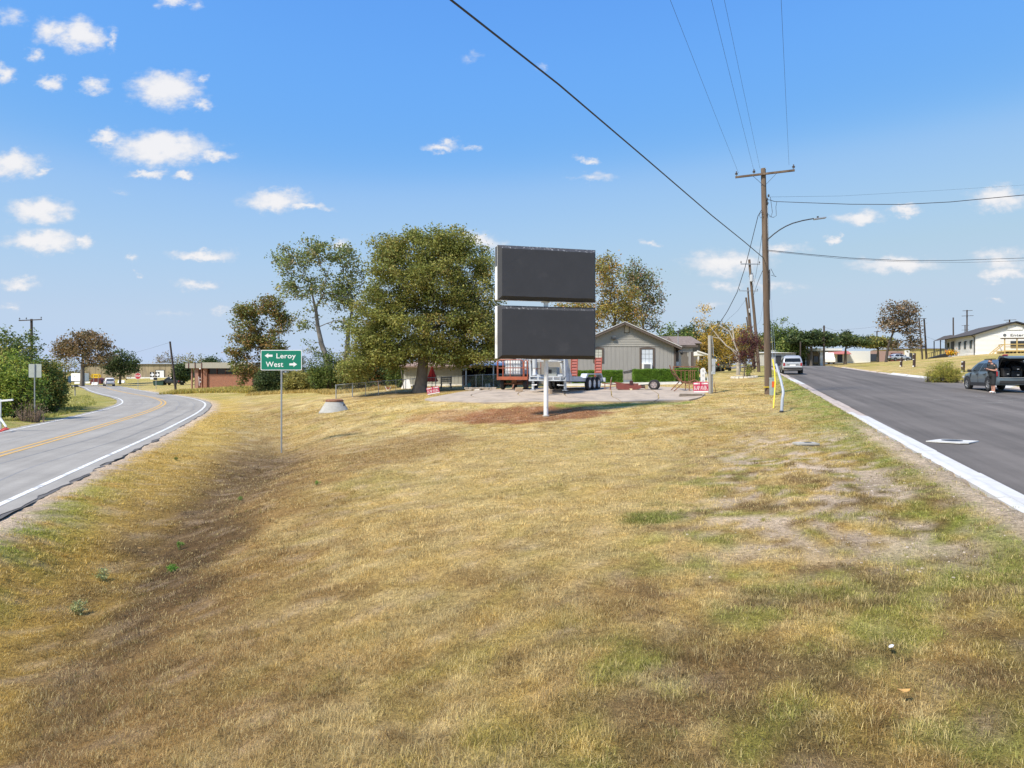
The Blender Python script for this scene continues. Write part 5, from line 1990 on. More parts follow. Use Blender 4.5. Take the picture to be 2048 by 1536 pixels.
# lapped boards in the gable
nl_ = 13
for j in range(nl_):
    z0 = zmid + .02 + (zr_ - zmid - .12) * j / nl_
    z1 = zmid + .02 + (zr_ - zmid - .12) * (j + 1) / nl_
    f0 = 1 - (z0 - ze) / (zr_ - ze)
    f1 = 1 - (z1 - ze) / (zr_ - ze)
    f0, f1 = min(max(f0, .0), 1), min(max(f1, 0), 1)
    xa0, xb0, xa1, xb1 = wl * f0, wr * f0, wl * f1, wr * f1
    MB().add([(xa0, -.02, z0), (xb0, -.02, z0), (xb1, .008, z1), (xa1, .008, z1), (xa0, .06, z0), (xb0, .06, z0), (xb1, .06, z1), (xa1, .06, z1)], [(0, 1, 2, 3), (0, 4, 5, 1), (3, 2, 6, 7), (1, 5, 6, 2), (0, 3, 7, 4), (4, 7, 6, 5)]).build('lap_board', M_LAP, t)
MB().span((wl, -.03, zmid - .03), (wr, -.002, zmid + .03)).build('belt_trim', M_LAP, t)
MB().span((wr - .14, -.03, .1), (wr + .02, .1, ze)).build('corner_board', M_TRIM, t)
M_SKIRT = pmat('blue_grey_skirting', (.26, .31, .36), .7, var=.25, scale=3)
for i in range(8):
    a = wl + (wr - wl) * i / 8
    MB().span((a + .01, -.02, -.1), (a + (wr - wl) / 8 - .01, .04, .30)).build('skirting_panel', M_SKIRT, t)
# roof: two slabs with rake boards and drip edge
ov, th = .42, .14
sl = (zr_ - ze) / (wr)
for s, xe in ((-1, wl), (1, wr)):
    xe2 = xe + s * ov
    ze2 = ze - sl * ov
    rf = MB().add([(0, -ov, zr_ + th), (xe2, -ov, ze2 + th), (xe2, LEN + .3, ze2 + th), (0, LEN + .3, zr_ + th), (0, -ov, zr_ + .02), (xe2, -ov, ze2 + .02), (xe2, LEN + .3, ze2 + .02), (0, LEN + .3, zr_ + .02)],
                  [(0, 1, 2, 3), (4, 7, 6, 5), (0, 4, 5, 1), (1, 5, 6, 2), (2, 6, 7, 3)]).build('roof', M_SHINGLE, t)
    a, b_ = Vector((0, -ov - .02, zr_ + .0)), Vector((xe2, -ov - .02, ze2 + .0))
    MB().bar(a, b_, .04, .2).build('rake_board', M_TRIM, rf)
    MB().bar(a + Vector((0, -.03, .125)), b_ + Vector((0, -.03, .125)), .05, .05).build('drip_edge', M_DRIPEDGE, rf)
    if s > 0:
        MB().bar(b_ + Vector((-.05, 0, -.02)), b_ + Vector((-.05, LEN, -.02)), .16, .16).build('gutter', M_TRIM, rf)
MB().span((hx(1249.5), -.05, hz(665)), (hx(1257.5), -.025, hz(652.5))).build('gable_vent', pmat('vent_tan', (.46, .41, .33), .7), t)
mb = MB()
for a, b_ in (((1248.6, 665.8), (1258.4, 664.7)), ((1248.6, 653), (1249.5, 665)), ((1257.5, 653), (1258.4, 665))):
    mb.span((hx(a[0]), -.055, hz(a[1])), (hx(b_[0]), -.022, hz(b_[1])))
mb.build('vent_trim', M_TRIM, t)
lf = MB().span((hx(1223), -.20, hz(679)), (hx(1231), -.02, hz(674.5))).build('wall_light', M_DARKMETAL, t)
MB().span((hx(1223.3), -.19, hz(675.5)), (hx(1230.7), -.03, hz(674))).build('light_cap', M_DRIPEDGE, lf)
MB().lathe([(.02, 0), (.06, .02), (.05, .09), (.01, .1)], (hx(1253), -.12, hz(651.5)), 8).build('flood_light', M_WHITECLEAN, t)
win(t, hx(1189.5), hx(1204), hz(722), hz(698.5), -.01, 2, 4, .13, gm=pmat('cream_blinds', (.55, .54, .46), .4), arch=.10)
rw = win(t, hx(1283), hx(1305.5), hz(737), hz(698.5), -.01, 3, 4, .15, arch=.08)
ac = MB().span((hx(1283.5), -.34, hz(738)), (hx(1302.5), -.035, hz(726.5))).build('air_conditioner', M_WHITECLEAN, t, bevel=.02)
MB().span((hx(1286.5), -.36, hz(737.5)), (hx(1299), -.345, hz(728.5))).build('grille', pmat('grille_grey', (.16, .165, .17), .6), ac)
MB().tube([(hx(1246), -.05, hz(744)), (hx(1256), -.06, hz(742)), (hx(1268), -.05, hz(739))], .03, 6).build('hose', M_DARKMETAL, t, True)
# vents and solar panel on the right slope
for f0, f1 in ((.52, .78), (.80, .98)):
    x0, x1 = wr * f0, wr * f1
    z0, z1 = zr_ - sl * x0 + th + .05, zr_ - sl * x1 + th + .05
    MB().add([(x0, .6, z0), (x1, .6, z1), (x1, 2.2, z1), (x0, 2.2, z0), (x0, .6, z0 + .05), (x1, .6, z1 + .05), (x1, 2.2, z1 + .05), (x0, 2.2, z0 + .05)], [(3, 2, 1, 0), (4, 5, 6, 7), (0, 1, 5, 4), (1, 2, 6, 5), (2, 3, 7, 6), (3, 0, 4, 7)]).build('roof_panel', M_DRIPEDGE, t)
px_ = hx(1359)
MB().tube([(px_, .5, hz(688)), (px_, .5, hz(664))], .03, 6).build('vent_pipe', M_GALV, t)
MB().lathe([(.03, 0), (.12, .05), (.12, .16), (.02, .2)], (px_ + .02, .5, hz(665)), 8).build('pipe_cap', M_DARKMETAL, t)
# left wing roof seen over the rake
wz0, wz1 = hz(700), hz(656)
MB().prism([(5.0, wz0), (9.5, wz1), (14, wz0)], hx(1015), hx(1230), 'yz').build('wing_roof', M_SHINGLE, t)
MB().span((hx(1020), 5.4, -.2), (wl + .2, 13.5, wz0 + .05)).build('wing_wall', M_SIDING, t)
MB().box((hx(1187), 8.6, hz(655.5)), (.35, .35, .16)).build('roof_vent', M_DRIPEDGE, t)
# porch to the right
pr = hx(1400)
py0 = 1.6
prf = MB().prism([(py0 - .5, hz(690)), (py0 + 2.2, hz(669)), (py0 + 6, hz(690))], wr + .3, pr, 'yz').build('porch_roof', M_SHINGLE, t)
MB().span((wr + .2, py0 - .6, hz(693.5)), (pr + .1, py0 - .45, hz(689))).build('fascia', M_TRIM, prf)
MB().span((wr, py0 - .40, hz(703)), (hx(1393), py0 - .25, hz(694))).build('porch_beam', M_SIDING, t)
for px_, m_ in ((1387, M_SIDING), (1392.5, M_TRIM), (1362, M_TRIM)):
    MB().bar((hx(px_), py0 - .3, -.1), (hx(px_), py0 - .3, hz(702)), .19).build('porch_post', m_, t)
MB().span((hx(1367), 4.2, -.1), (hx(1387), 4.4, hz(702))).build('white_panel', M_WHITECLEAN, t)
MB().span((wr + .02, 1.2, -.1), (wr + .5, 5, hz(700))).build('side_wall', M_TRIM, t)
MB().lathe([(.02, 0), (.10, .04), (.13, .2), (.06, .3), (.02, .34)], (hx(1370), py0 - .5, hz(709)), 9).build('porch_lantern', M_DARKMETAL, t)
MB().box((hx(1361), py0 - .5, hz(727)), (.22, .12, .34)).build('sign_plate', M_BLIND, t)
MB().span((hx(1352), py0 - .5, -.2), (hx(1402), py0 + 3.5, .12)).build('porch_floor', M_CONC, t)

# neighbour house behind
D2 = 82.0
b2 = Vector((X(1375, D2), D2, ground_z(X(1375, D2), D2)))
t = thing('brown_roof_house', 'neighbouring house with a brown roof behind the porch', 'house', b2)
zz_ = lambda py: Z(py, D2) - b2.z
xx_ = lambda px: X(px, D2) - b2.x
MB().span((xx_(1330), 0, -.5), (xx_(1400), 9, zz_(686))).build('wall', pmat('taupe_wall', (.16, .14, .12), .8, var=.1), t)
MB().prism([(-.6, zz_(687)), (4.5, zz_(668.5)), (9.6, zz_(687))], xx_(1322), xx_(1402), 'yz').build('roof', M_SHINGLE, t)
MB().span((xx_(1378), -.06, 0), (xx_(1381), -.005, zz_(712))).build('door', M_TRIM, t)
D2 = 76.0
b2 = Vector((X(1408, D2), D2, ground_z(X(1408, D2), D2)))
t = thing('white_carport', 'small white gabled carport between house and meter pole', 'carport', b2)
zz_ = lambda py: Z(py, D2) - b2.z
xx_ = lambda px: X(px, D2) - b2.x
MB().add([(xx_(1394), 0, zz_(703)), (xx_(1419), 0, zz_(711)), (xx_(1394), 0, zz_(711)), (xx_(1394), 4, zz_(703)), (xx_(1419), 4, zz_(711)), (xx_(1394), 4, zz_(711))], [(0, 2, 1), (3, 4, 5), (0, 1, 4, 3), (1, 2, 5, 4), (2, 0, 3, 5)]).build('gable', M_WHITECLEAN, t)
MB().bar((xx_(1394), -.06, zz_(702)), (xx_(1421), -.06, zz_(711)), .1, .14).build('rake_board', M_WHITECLEAN, t)
for px_ in (1397, 1416):
    MB().bar((xx_(px_), .1, -.2), (xx_(px_), .1, zz_(710)), .12).build('post', M_WHITECLEAN, t)
bush('orange_shrub', 'orange brown shrub beneath the small white carport', 'shrub', on_ground(1408, 72), [(0, 0, .8, .8, .6, .8, 1)], 60, 30, .16, [(.28, .17, .03), (.20, .15, .03), (.12, .12, .03)], [2, 2, 2], 120, spread=.2)

# ------------------------------------------------------------------ hedges
def hedge(label, px0, px1, d, top, seed, depth=1.1):
    rs = np.random.default_rng(seed)
    x0, x1 = X(px0, d), X(px1, d)
    zg = ground_z((x0 + x1) / 2, d)
    h = Z(top, d) - zg
    L_ = x1 - x0
    t = thing('clipped_hedge', label, 'hedge', ((x0 + x1) / 2, d, zg))
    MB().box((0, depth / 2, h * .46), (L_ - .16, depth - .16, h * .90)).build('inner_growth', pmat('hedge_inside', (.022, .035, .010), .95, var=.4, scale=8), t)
    n = int(5200 * L_)
    P = np.column_stack([rs.uniform(-L_ / 2, L_ / 2, n), rs.uniform(0, depth, n), rs.uniform(0.02, h, n)])
    f = rs.integers(0, 10, n)
    j = rs.normal(0, .035, n)
    P[f < 5, 1] = np.abs(j[f < 5])
    P[(f >= 5) & (f < 8), 2] = (h - .03 + j * .8)[(f >= 5) & (f < 8)]
    s = f == 8
    P[s, 0] = np.where(rs.random(s.sum()) < .5, -1, 1) * (L_ / 2 - np.abs(j[s]))
    P[:, 0] += (vnoise(P[:, 2] * 3, P[:, 1] * 3) - .5) * .06
    P[:, 2] += (fbm(P[:, 0], P[:, 1], 1.7, 9, 3) - .5) * .10 * (P[:, 2] / h)
    P[:, 1] += (fbm(P[:, 0], P[:, 2], 2.2, 5, 3) - .5) * .12
    V, q = leaf_quads(P, .062, rs, 0, .6)
    npmesh('leaves', V, [q], M_LEAF, t, col=leaf_cols(n, [(.075, .15, .018), (.10, .19, .022), (.05, .10, .014), (.15, .24, .03)], [3, 3, 2, 1.4], rs, var=.3))
    return t


hedge('clipped green hedge below the small window, left of the gap', 1146, 1246, 55, 741, 131)
hedge('clipped green hedge below the air conditioner window', 1268, 1349, 55, 738.5, 132)
hedge('clipped dark hedge in front of the porch', 1354, 1398, 56, 737, 133)
# scalloped edging
t = thing('garden_edging', 'low white scalloped edging along the hedges', 'edging', (0, 53.2, 0))
mb = MB()
for i in range(150):
    x = X(1118, 53.2) + i * .083 * 1.0
    if x > X(1362, 53.2):
        break
    z = ground_z(x, 53.2)
    mb.box((x, 0, z + .09), (.072, .05, .2), taper=.75)
eo = mb.build('scallops', M_WHITECLEAN, t)
eo['kind'] = 'stuff'

# ------------------------------------------------------------------ shed with carport
D = 62.0
gz_ = ground_z(X(880, D), D)
x0 = X(880, D)
t = thing('shed', 'long grey shed with a brown hip roof behind the oak', 'shed', (x0, D, gz_))
zz_ = lambda py: Z(py, D) - gz_
xx_ = lambda px: X(px, D) - x0
M_SHEDW = pmat('pale_grey_boards', (.40, .40, .36), .8, var=.08, scale=2, stretch=(2, 2, .3))
xl, xrr, ze = xx_(807), xx_(924), zz_(732)
MB().span((xl + .03, .04, -.3), (xrr - .02, 5, ze)).build('wall', M_SHEDW, t)
nb = 16
for i in range(nb):
    a = xl + (xrr - xl) * i / nb
    MB().span((a + .01, 0, .02), (a + (xrr - xl) / nb - .01, .04, ze)).build('siding_board', M_SHEDW, t)
MB().span((xl, -.03, .0), (xrr, -.003, .16)).build('base_board', M_WHITE, t)
xr2 = xx_(1060)
zt = zz_(711)
rf = MB().add([(xl - .35, -.45, ze), (xr2, -.45, ze), (xr2, 5.5, ze), (xl - .35, 5.5, ze), (xl + 2.2, 2.5, zt), (xr2, 2.5, zt), (xl - .35, -.45, ze - .12), (xr2, -.45, ze - .12), (xr2, 5.5, ze - .12), (xl - .35, 5.5, ze - .12)],
              [(0, 1, 5, 4), (1, 2, 5), (2, 3, 4, 5), (3, 0, 4), (0, 6, 7, 1), (1, 7, 8, 2), (2, 8, 9, 3), (3, 9, 6, 0), (6, 9, 8, 7)]).build('roof', pmat('red_brown_shingles', (.27, .19, .155), .95, var=.2, scale=7, bump=.5, bscale=16), t)
for px_, py_ in ((884, 711.5), (957, 710.5)):
    MB().box((xx_(px_), 2.2, zz_(py_)), (.4, .4, .14)).build('roof_vent', M_DRIPEDGE, rf)
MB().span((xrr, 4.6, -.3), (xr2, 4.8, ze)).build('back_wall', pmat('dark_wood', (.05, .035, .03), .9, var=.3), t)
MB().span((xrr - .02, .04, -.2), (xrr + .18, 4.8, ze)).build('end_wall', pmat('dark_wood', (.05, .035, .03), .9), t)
for px_ in (950, 965, 977, 992):
    MB().box((xx_(px_), 3.6, .5 + .3 * ((px_ * 7) % 3)), (.5, .6, 1.0 + .5 * ((px_ * 3) % 2))).build('stored_item', pmat('dim_clutter', (.06, .05, .045), .9, var=.5, scale=3), t)
# corrugated awning
aw = MB()
xa, xb = xx_(938), xx_(1062)
n = 44
for i in range(n + 1):
    x = xa + (xb - xa) * i / n
    h_ = .03 if i % 2 else 0
    aw.v += [(x, -.2, zz_(723) + h_), (x, -2.2, zz_(731.5) + h_), (x, -.2, zz_(723) + h_ - .02), (x, -2.2, zz_(731.5) + h_ - .02)]
for i in range(n):
    a = i * 4
    aw.f += [(a, a + 1, a + 5, a + 4), (a + 2, a + 6, a + 7, a + 3), (a + 1, a + 3, a + 7, a + 5)]
aw.build('corrugated_awning', pmat('corrugated_metal', (.58, .59, .60), .55, .1, var=.12), t)
for px_ in (932, 987):
    pp = MB().bar((X(px_, 60) - x0, -2.0, -.1), (X(px_, 60) - x0, -2.0, zz_(731)), .11).build('awning_post', M_WHITE, t)
MB().span((xx_(928), -2.3, -.2), (xx_(1062), -2.0, .10)).build('step_edge', M_CONC, t)

# ------------------------------------------------------------------ brick building
D = 105.0
gz_ = ground_z(X(430, D), D) - .1
x0 = X(407, D)
t = thing('brick_building', 'flat roofed brick building with a beige fascia band', 'building', (x0, D, gz_))
zz_ = lambda py: Z(py, D) - gz_
xx_ = lambda px: X(px, D) - x0
M_FASCIA = pmat('beige_fascia', (.40, .37, .30), .7, var=.07)
M_MAROON = pmat('maroon_trim', (.12, .035, .03), .6)
MB().span((xx_(415), 0, -.3), (xx_(505), 9, zz_(748))).build('brick_wall', M_BRICK, t)
MB().span((xx_(408), -.25, -.3), (xx_(415), 9, zz_(736))).build('brick_pier', M_BRICK, t)
MB().span((xx_(415), .25, zz_(748)), (xx_(505), 9, zz_(736))).build('clerestory_glass', pmat('brown_glass', (.035, .02, .018), .15), t)
for px_ in (432, 449, 466, 483):
    MB().span((xx_(px_), .15, zz_(748)), (xx_(px_) + .12, .249, zz_(736))).build('mullion', M_MAROON, t)
MB().span((xx_(450), .05, zz_(742.5)), (xx_(470), .14, zz_(741))).build('vent_hood', M_FASCIA, t)
fz0, fz1 = zz_(736.5), zz_(725)
MB().span((xx_(407.5), -.6, fz0), (xx_(508), 9.5, fz1)).build('fascia', M_FASCIA, t)
MB().span((xx_(370), .1, fz0 + .02), (xx_(407.3), 8, fz1 - .12)).build('fascia', M_FASCIA, t)
for px_ in (376.5, 389.5, 406.8):
    MB().span((xx_(px_) - .05, -.66 if px_ > 400 else .03, fz0), (xx_(px_) + .05, .2, fz1 - .05)).build('fascia_joint', M_MAROON, t)
MB().span((xx_(371), 3.0, -.3), (xx_(408), 8, fz0)).build('recessed_wall', pmat('maroon_brick', (.17, .09, .08), .9, var=.15), t)
for px_, w_ in ((379, .16), (387.5, .45), (399, .14)):
    MB().span((xx_(px_), .5, -.3), (xx_(px_) + w_, .8, fz0)).build('column', pmat('pink_brick_column', (.36, .20, .15), .9, var=.15), t)
for px_ in (381.5, 400.5):
    dr = MB().span((xx_(px_), 2.9, -.1), (xx_(px_) + .4, 2.99, zz_(738))).build('door', M_MAROON, t)
    for py_ in (757, 764):
        MB().span((xx_(px_) + .05, 2.86, zz_(py_) - .1), (xx_(px_) + .33, 2.89, zz_(py_) + .1)).build('notice', M_BLIND, dr)
MB().bar((xx_(395.5), .3, zz_(753)), (xx_(398), .2, zz_(772)), .12, .04).build('leaning_board', M_WHITECLEAN, t)
MB().box((xx_(404.5), -.7, zz_(737.5)), (.2, .2, .16)).build('flood_light', M_WHITECLEAN, t)

# ------------------------------------------------------------------ tan metal building
D = 195.0
gz_ = ground_z(X(300, D), D) - .1
x0 = X(300, D)
t = thing('metal_building', 'long tan metal building across the junction', 'building', (x0, D, gz_))
zz_ = lambda py: Z(py, D) - gz_
xx_ = lambda px: X(px, D) - x0
xa, xb = xx_(168), xx_(378)
zt = zz_(728)
MB().span((xa + .1, .1, -.3), (xb - .1, 30, zt)).build('wall', M_TANMETAL, t)
nb = 18
for i in range(nb):
    a = xa + (xb - xa) * i / nb
    MB().span((a + .03, 0, 0), (a + (xb - xa) / nb - .03, .1, zt)).build('wall_panel', M_TANMETAL, t)
MB().prism([(-.4, zt), (15, zt + 1.3), (30.4, zt)], xa - .3, xb + .3, 'yz').build('roof', pmat('pale_metal_roof', (.42, .45, .44), .5, .3), t)
dr = MB().span((xx_(312), -.06, 0), (xx_(328), -.01, zz_(741))).build('roller_door', M_WHITECLEAN, t)
MB().span((xx_(311), -.07, 0), (xx_(312), -.005, zz_(740))).build('door_frame', M_DARKMETAL, dr)
MB().span((xx_(328), -.07, 0), (xx_(329), -.005, zz_(740))).build('door_frame', M_DARKMETAL, dr)
MB().span((xx_(311), -.07, zz_(741)), (xx_(329), -.005, zz_(739.8))).build('door_frame', M_DARKMETAL, dr)
MB().span((xx_(255), -.5, -.1), (xx_(350), -.2, .28)).build('loading_edge', M_WHITE, t)

# small things at the junction
b_ = on_ground(197, 172)
t = thing('maroon_tank', 'maroon round topped tank behind the yellow arrow sign', 'tank', b_)
prof = [(1.35 * math.cos(R(a)), .55 + 1.25 * math.sin(R(a))) for a in range(0, 181, 15)]
MB().prism([(1.35, .0)] + prof + [(-1.35, .0)], -1.2, 1.2, 'xz').build('shell', pmat('maroon_paint', (.13, .022, .02), .6, var=.15), t)
for s in (-.9, .9):
    MB().box((s, 0, -.1), (.3, 2.2, .5)).build('skid', M_DARKMETAL, t)
MB().lathe([(.02, 0), (.18, 0), (.18, .12), (.02, .14)], (.2, 0, 1.79), 10).build('hatch', M_DARKMETAL, t)
for i, (px, d, w_, lab) in enumerate([(160, 176, 2.6, 'pale concrete barrier left of the maroon tank'), (190, 168, 1.4, 'short pale concrete barrier under the yellow arrow sign'), (243, 176, 1.6, 'pale concrete barrier right of the far white car'), (178, 180, 2.2, 'far pale concrete barrier behind the yellow arrow sign')]):
    b_ = on_ground(px, d)
    o = MB().prism([(-.4, -.1), (.4, -.1), (.34, .2), (.14, .4), (.1, .8), (-.1, .8), (-.14, .4), (-.34, .2)], -w_ / 2, w_ / 2, 'yz').build('concrete_barrier', M_WHITE, None, loc=b_)
    tag(o, lab, 'barrier', 'concrete barriers at the junction')
b_ = on_ground(320, 150)
t = thing('dumpster', 'dark green dumpster near the route markers', 'dumpster', b_)
MB().prism([(-1.0, .1), (1.0, .1), (1.1, .95), (-1.1, .95)], -.8, .8, 'xz').build('bin', pmat('dumpster_green', (.015, .05, .035), .6, var=.2), t)
MB().box((0, 0, .99), (2.3, 1.7, .07)).build('lid', M_BLACK, t)
for s in (-.8, .8):
    MB().box((s, -.6, .05), (.2, .2, .12)).build('caster', M_TYRE, t)

# ------------------------------------------------------------------ hill top: canopy building and others
D = 124.0
gz_ = ground_z(X(1620, D), D) - .1
x0 = X(1620, D)
t = thing('canopy_building', 'low old station building with a flat canopy on white posts', 'building', (x0, D, gz_))
zz_ = lambda py: Z(py, D) - gz_
xx_ = lambda px: X(px, D) - x0
MB().span((xx_(1593), 2, -.5), (xx_(1650), 9, zz_(704))).build('wall', pmat('dusty_wall', (.30, .26, .22), .8, var=.12), t)
MB().span((xx_(1580), 1.6, -.5), (xx_(1593), 9, zz_(706))).build('brick_wing', M_BRICK, t)
MB().span((xx_(1572), -2.2, zz_(703)), (xx_(1672), 8, zz_(697.5))).build('canopy', pmat('canopy_green_grey', (.40, .42, .36), .7, var=.2, scale=1), t)
MB().span((xx_(1630), -2.35, zz_(702)), (xx_(1672), -2.21, zz_(698))).build('sign_band', M_WHITE, t)
for px_, w_ in ((1634, .5), (1635.5, .12), (1604, .15)):
    MB().bar((xx_(px_), -1.6, -.5), (xx_(px_), -1.6, zz_(702)), w_).build('canopy_post', M_WHITE, t)
for px_ in (1618, 1642):
    win(t, xx_(px_) - .4, xx_(px_) + .4, zz_(728), zz_(712), 1.995, 1, 2, .1, gm=M_GLASS)
b_ = on_ground(1565, 118)
t = thing('grey_outbuilding', 'long pale grey outbuilding behind the white car', 'building', b_)
MB().span((-3, 0, -.5), (2.2, 5, Z(706, 118) - b_.z)).build('wall', pmat('pale_grey_wall', (.48, .47, .44), .7, var=.06), t)
MB().prism([(-.4, Z(706, 118) - b_.z), (2.5, Z(703, 118) - b_.z), (5.4, Z(706, 118) - b_.z)], -3.2, 2.4, 'yz').build('roof', M_DRIPEDGE, t)
MB().span((-1.2, -.03, 0), (-.2, -.003, 2.0)).build('door', M_DARKMETAL, t)
b_ = on_ground(1690, 140)
t = thing('white_shop', 'white shop front with a faded red awning behind the trees', 'building', b_)
zz_ = lambda py: Z(py, 140) - b_.z
MB().span((-3.4, 0, -.5), (5.0, 8, zz_(702))).build('wall', M_WHITECLEAN, t)
MB().add([(-3.4, -.05, zz_(702)), (.6, -.05, zz_(702)), (.6, -1.4, zz_(708)), (-3.4, -1.4, zz_(708)), (-3.4, -.05, zz_(704)), (.6, -.05, zz_(704)), (.6, -1.4, zz_(709)), (-3.4, -1.4, zz_(709))], [(0, 1, 2, 3), (7, 6, 5, 4), (0, 3, 7, 4), (1, 5, 6, 2), (3, 2, 6, 7)]).build('awning', pmat('faded_red_awning', (.42, .14, .12), .7, var=.25, scale=2), t)
MB().span((-1.5, -.04, .2), (-.5, -.005, 2.2)).build('door', M_GLASS, t)
b_ = on_ground(1770, 150)
t = thing('pink_brick_shop', 'pinkish brick shop left of the yellow building', 'building', b_)
zz_ = lambda py: Z(py, 150) - b_.z
MB().span((-5, 0, -.5), (4.0, 8, zz_(702))).build('wall', pmat('pinkish_brick', (.36, .24, .20), .85, var=.15), t)
MB().span((-4.5, -.06, 0), (-1.5, -.005, zz_(708))).build('shop_window', M_GLASS, t)
MB().span((1.2, -.06, 0), (3.6, -.005, zz_(706))).build('garage_door', pmat('dark_red_door', (.12, .03, .03), .7), t)
D = 152.0
b_ = on_ground(1850, D)
t = thing('yellow_building', 'long pale yellow metal building on the hill', 'building', b_)
zz_ = lambda py: Z(py, D) - b_.z
xx_ = lambda px: X(px, D) - b_.x
M_YEL = pmat('yellow_metal_wall', (.52, .43, .17), .7, var=.06, scale=1)
MB().span((xx_(1808) + .1, .1, -.6), (xx_(1895), 14, zz_(697))).build('wall', M_YEL, t)
for i in range(8):
    a = xx_(1808) + i * 1.16
    MB().span((a + .02, 0, -.5), (a + 1.14, .1, zz_(697))).build('wall_panel', M_YEL, t)
MB().prism([(-.3, zz_(697)), (7, zz_(692.5)), (14.3, zz_(697))], xx_(1806), xx_(1897), 'yz').build('roof', pmat('blue_grey_roof', (.36, .39, .43), .5, .3), t)
MB().span((xx_(1809), -.08, -.3), (xx_(1819), -.005, zz_(700.5))).build('door', M_WHITECLEAN, t)
MB().span((xx_(1818), -.5, -.2), (xx_(1822), -.1, zz_(706))).build('crate', M_DARKMETAL, t)
MB().box((xx_(1873), 5, zz_(691.5)), (.9, .9, .55)).build('roof_unit', M_DARKMETAL, t)

# white building with deck
D = 104.0
gz_ = Z(709.6, D)
x0 = X(1951, D)
t = thing('white_office', 'white boarded office with dark roof and a wooden deck', 'building', (x0, D, gz_), R(-16.7))
H = Z(668.5, D) - gz_
GW, GL_ = 10.0, 15.2
RH = Z(644.5, D - 1.4) - gz_
MB().prism([(.04, -1.5), (GW, -1.5), (GW, H), (GW / 2, RH - .1), (.04, H)], .04, GL_, 'xz').build('wall', M_WHITESIDE, t)
nlap = 15
for j in range(nlap):
    z0, z1 = .25 + (H - .25) * j / nlap, .25 + (H - .25) * (j + 1) / nlap
    MB().add([(-.0, -.02, z0), (GW, -.02, z0), (GW, .01, z1), (0, .01, z1), (0, .05, z0), (GW, .05, z0), (GW, .05, z1), (0, .05, z1)], [(0, 1, 2, 3), (0, 4, 5, 1), (3, 2, 6, 7), (1, 5, 6, 2), (0, 3, 7, 4)]).build('gable_board', M_WHITESIDE, t)
    MB().add([(-.02, 0, z0), (-.02, GL_, z0), (.01, GL_, z1), (.01, 0, z1), (.05, 0, z0), (.05, GL_, z0), (.05, GL_, z1), (.05, 0, z1)], [(0, 1, 2, 3), (0, 4, 5, 1), (3, 2, 6, 7), (1, 5, 6, 2), (0, 3, 7, 4)]).build('side_board', M_WHITESIDE, t)
MB().span((-.05, -.05, -1.5), (GW, .0, .25)).build('foundation', M_WHITE, t)
MB().span((-.05, .0, -1.5), (.0, GL_, .25)).build('foundation', M_WHITE, t)
sl = (RH - H) / (GW / 2)
for s in (-1, 1):
    xe = GW / 2 + s * (GW / 2 + .5)
    zl = H - sl * .5
    rf = MB().add([(GW / 2, -.4, RH + .12), (xe, -.4, zl + .12), (xe, GL_ + .3, zl + .12), (GW / 2, GL_ + .3, RH + .12), (GW / 2, -.4, RH), (xe, -.4, zl), (xe, GL_ + .3, zl), (GW / 2, GL_ + .3, RH)], [(0, 1, 2, 3), (4, 7, 6, 5), (0, 4, 5, 1), (1, 5, 6, 2), (2, 6, 7, 3)]).build('roof', M_ROOFDK, t)
    MB().bar((GW / 2, -.43, RH + .05), (xe, -.43, zl + .05), .05, .2).build('rake_board', M_BLACK, rf)
    if s < 0:
        MB().bar((xe - .05, -.35, zl + .04), (xe - .05, GL_ + .3, zl + .04), .13, .13).build('gutter', M_BLACK, rf)
MB().tube([(-.5, .25, H - .15), (-.15, .25, H - .35), (-.09, .25, H - .5), (-.09, .25, -.3)], .06, 6).build('downpipe', M_BLACK, t)
for i in range(3):
    yy_ = 1.55 + i * 2.68
    f = MB().span((-.075, yy_, 1.05), (-.03, yy_ + .85, 2.2)).build('window', M_BLACK, t)
    MB().span((-.085, yy_ + .07, 1.1), (-.076, yy_ + .40, 2.15)).build('pane', M_GLASSB, f)
    MB().span((-.085, yy_ + .46, 1.1), (-.076, yy_ + .78, 2.15)).build('pane', M_GLASSB, f)
    MB().box((-.12, yy_ - .35, 2.1), (.12, .12, .22)).build('wall_lamp', M_BLACK, t)
MB().span((-.08, 10.0, .2), (-.03, 11.6, 2.4)).build('door', M_BLACK, t)
MB().span((-.08, 12.6, .5), (-.03, 13.6, 2.3)).build('window', M_GLASS, t)
# entrance porch
MB().add([(-1.5, 9.2, H - .30), (-1.5, 16.4, H - .30), (0.4, 9.2, H + .15), (0.4, 16.4, H + .15), (-.2, 11.0, H + .5), (-.2, 15, H + .5)], [(0, 1, 5, 4), (0, 4, 2), (1, 3, 5), (2, 4, 5, 3), (0, 2, 3, 1)]).build('porch_roof', M_ROOFDK, t)
for yy_ in (9.4, 12.4, 16.1):
    MB().bar((-1.35, yy_, -1.0), (-1.35, yy_, H - .30), .13).build('porch_post', M_BLACK, t)
MB().span((-1.5, 9.2, -1.2), (-.03, 16.3, -.1)).build('porch_floor', M_CONC, t)
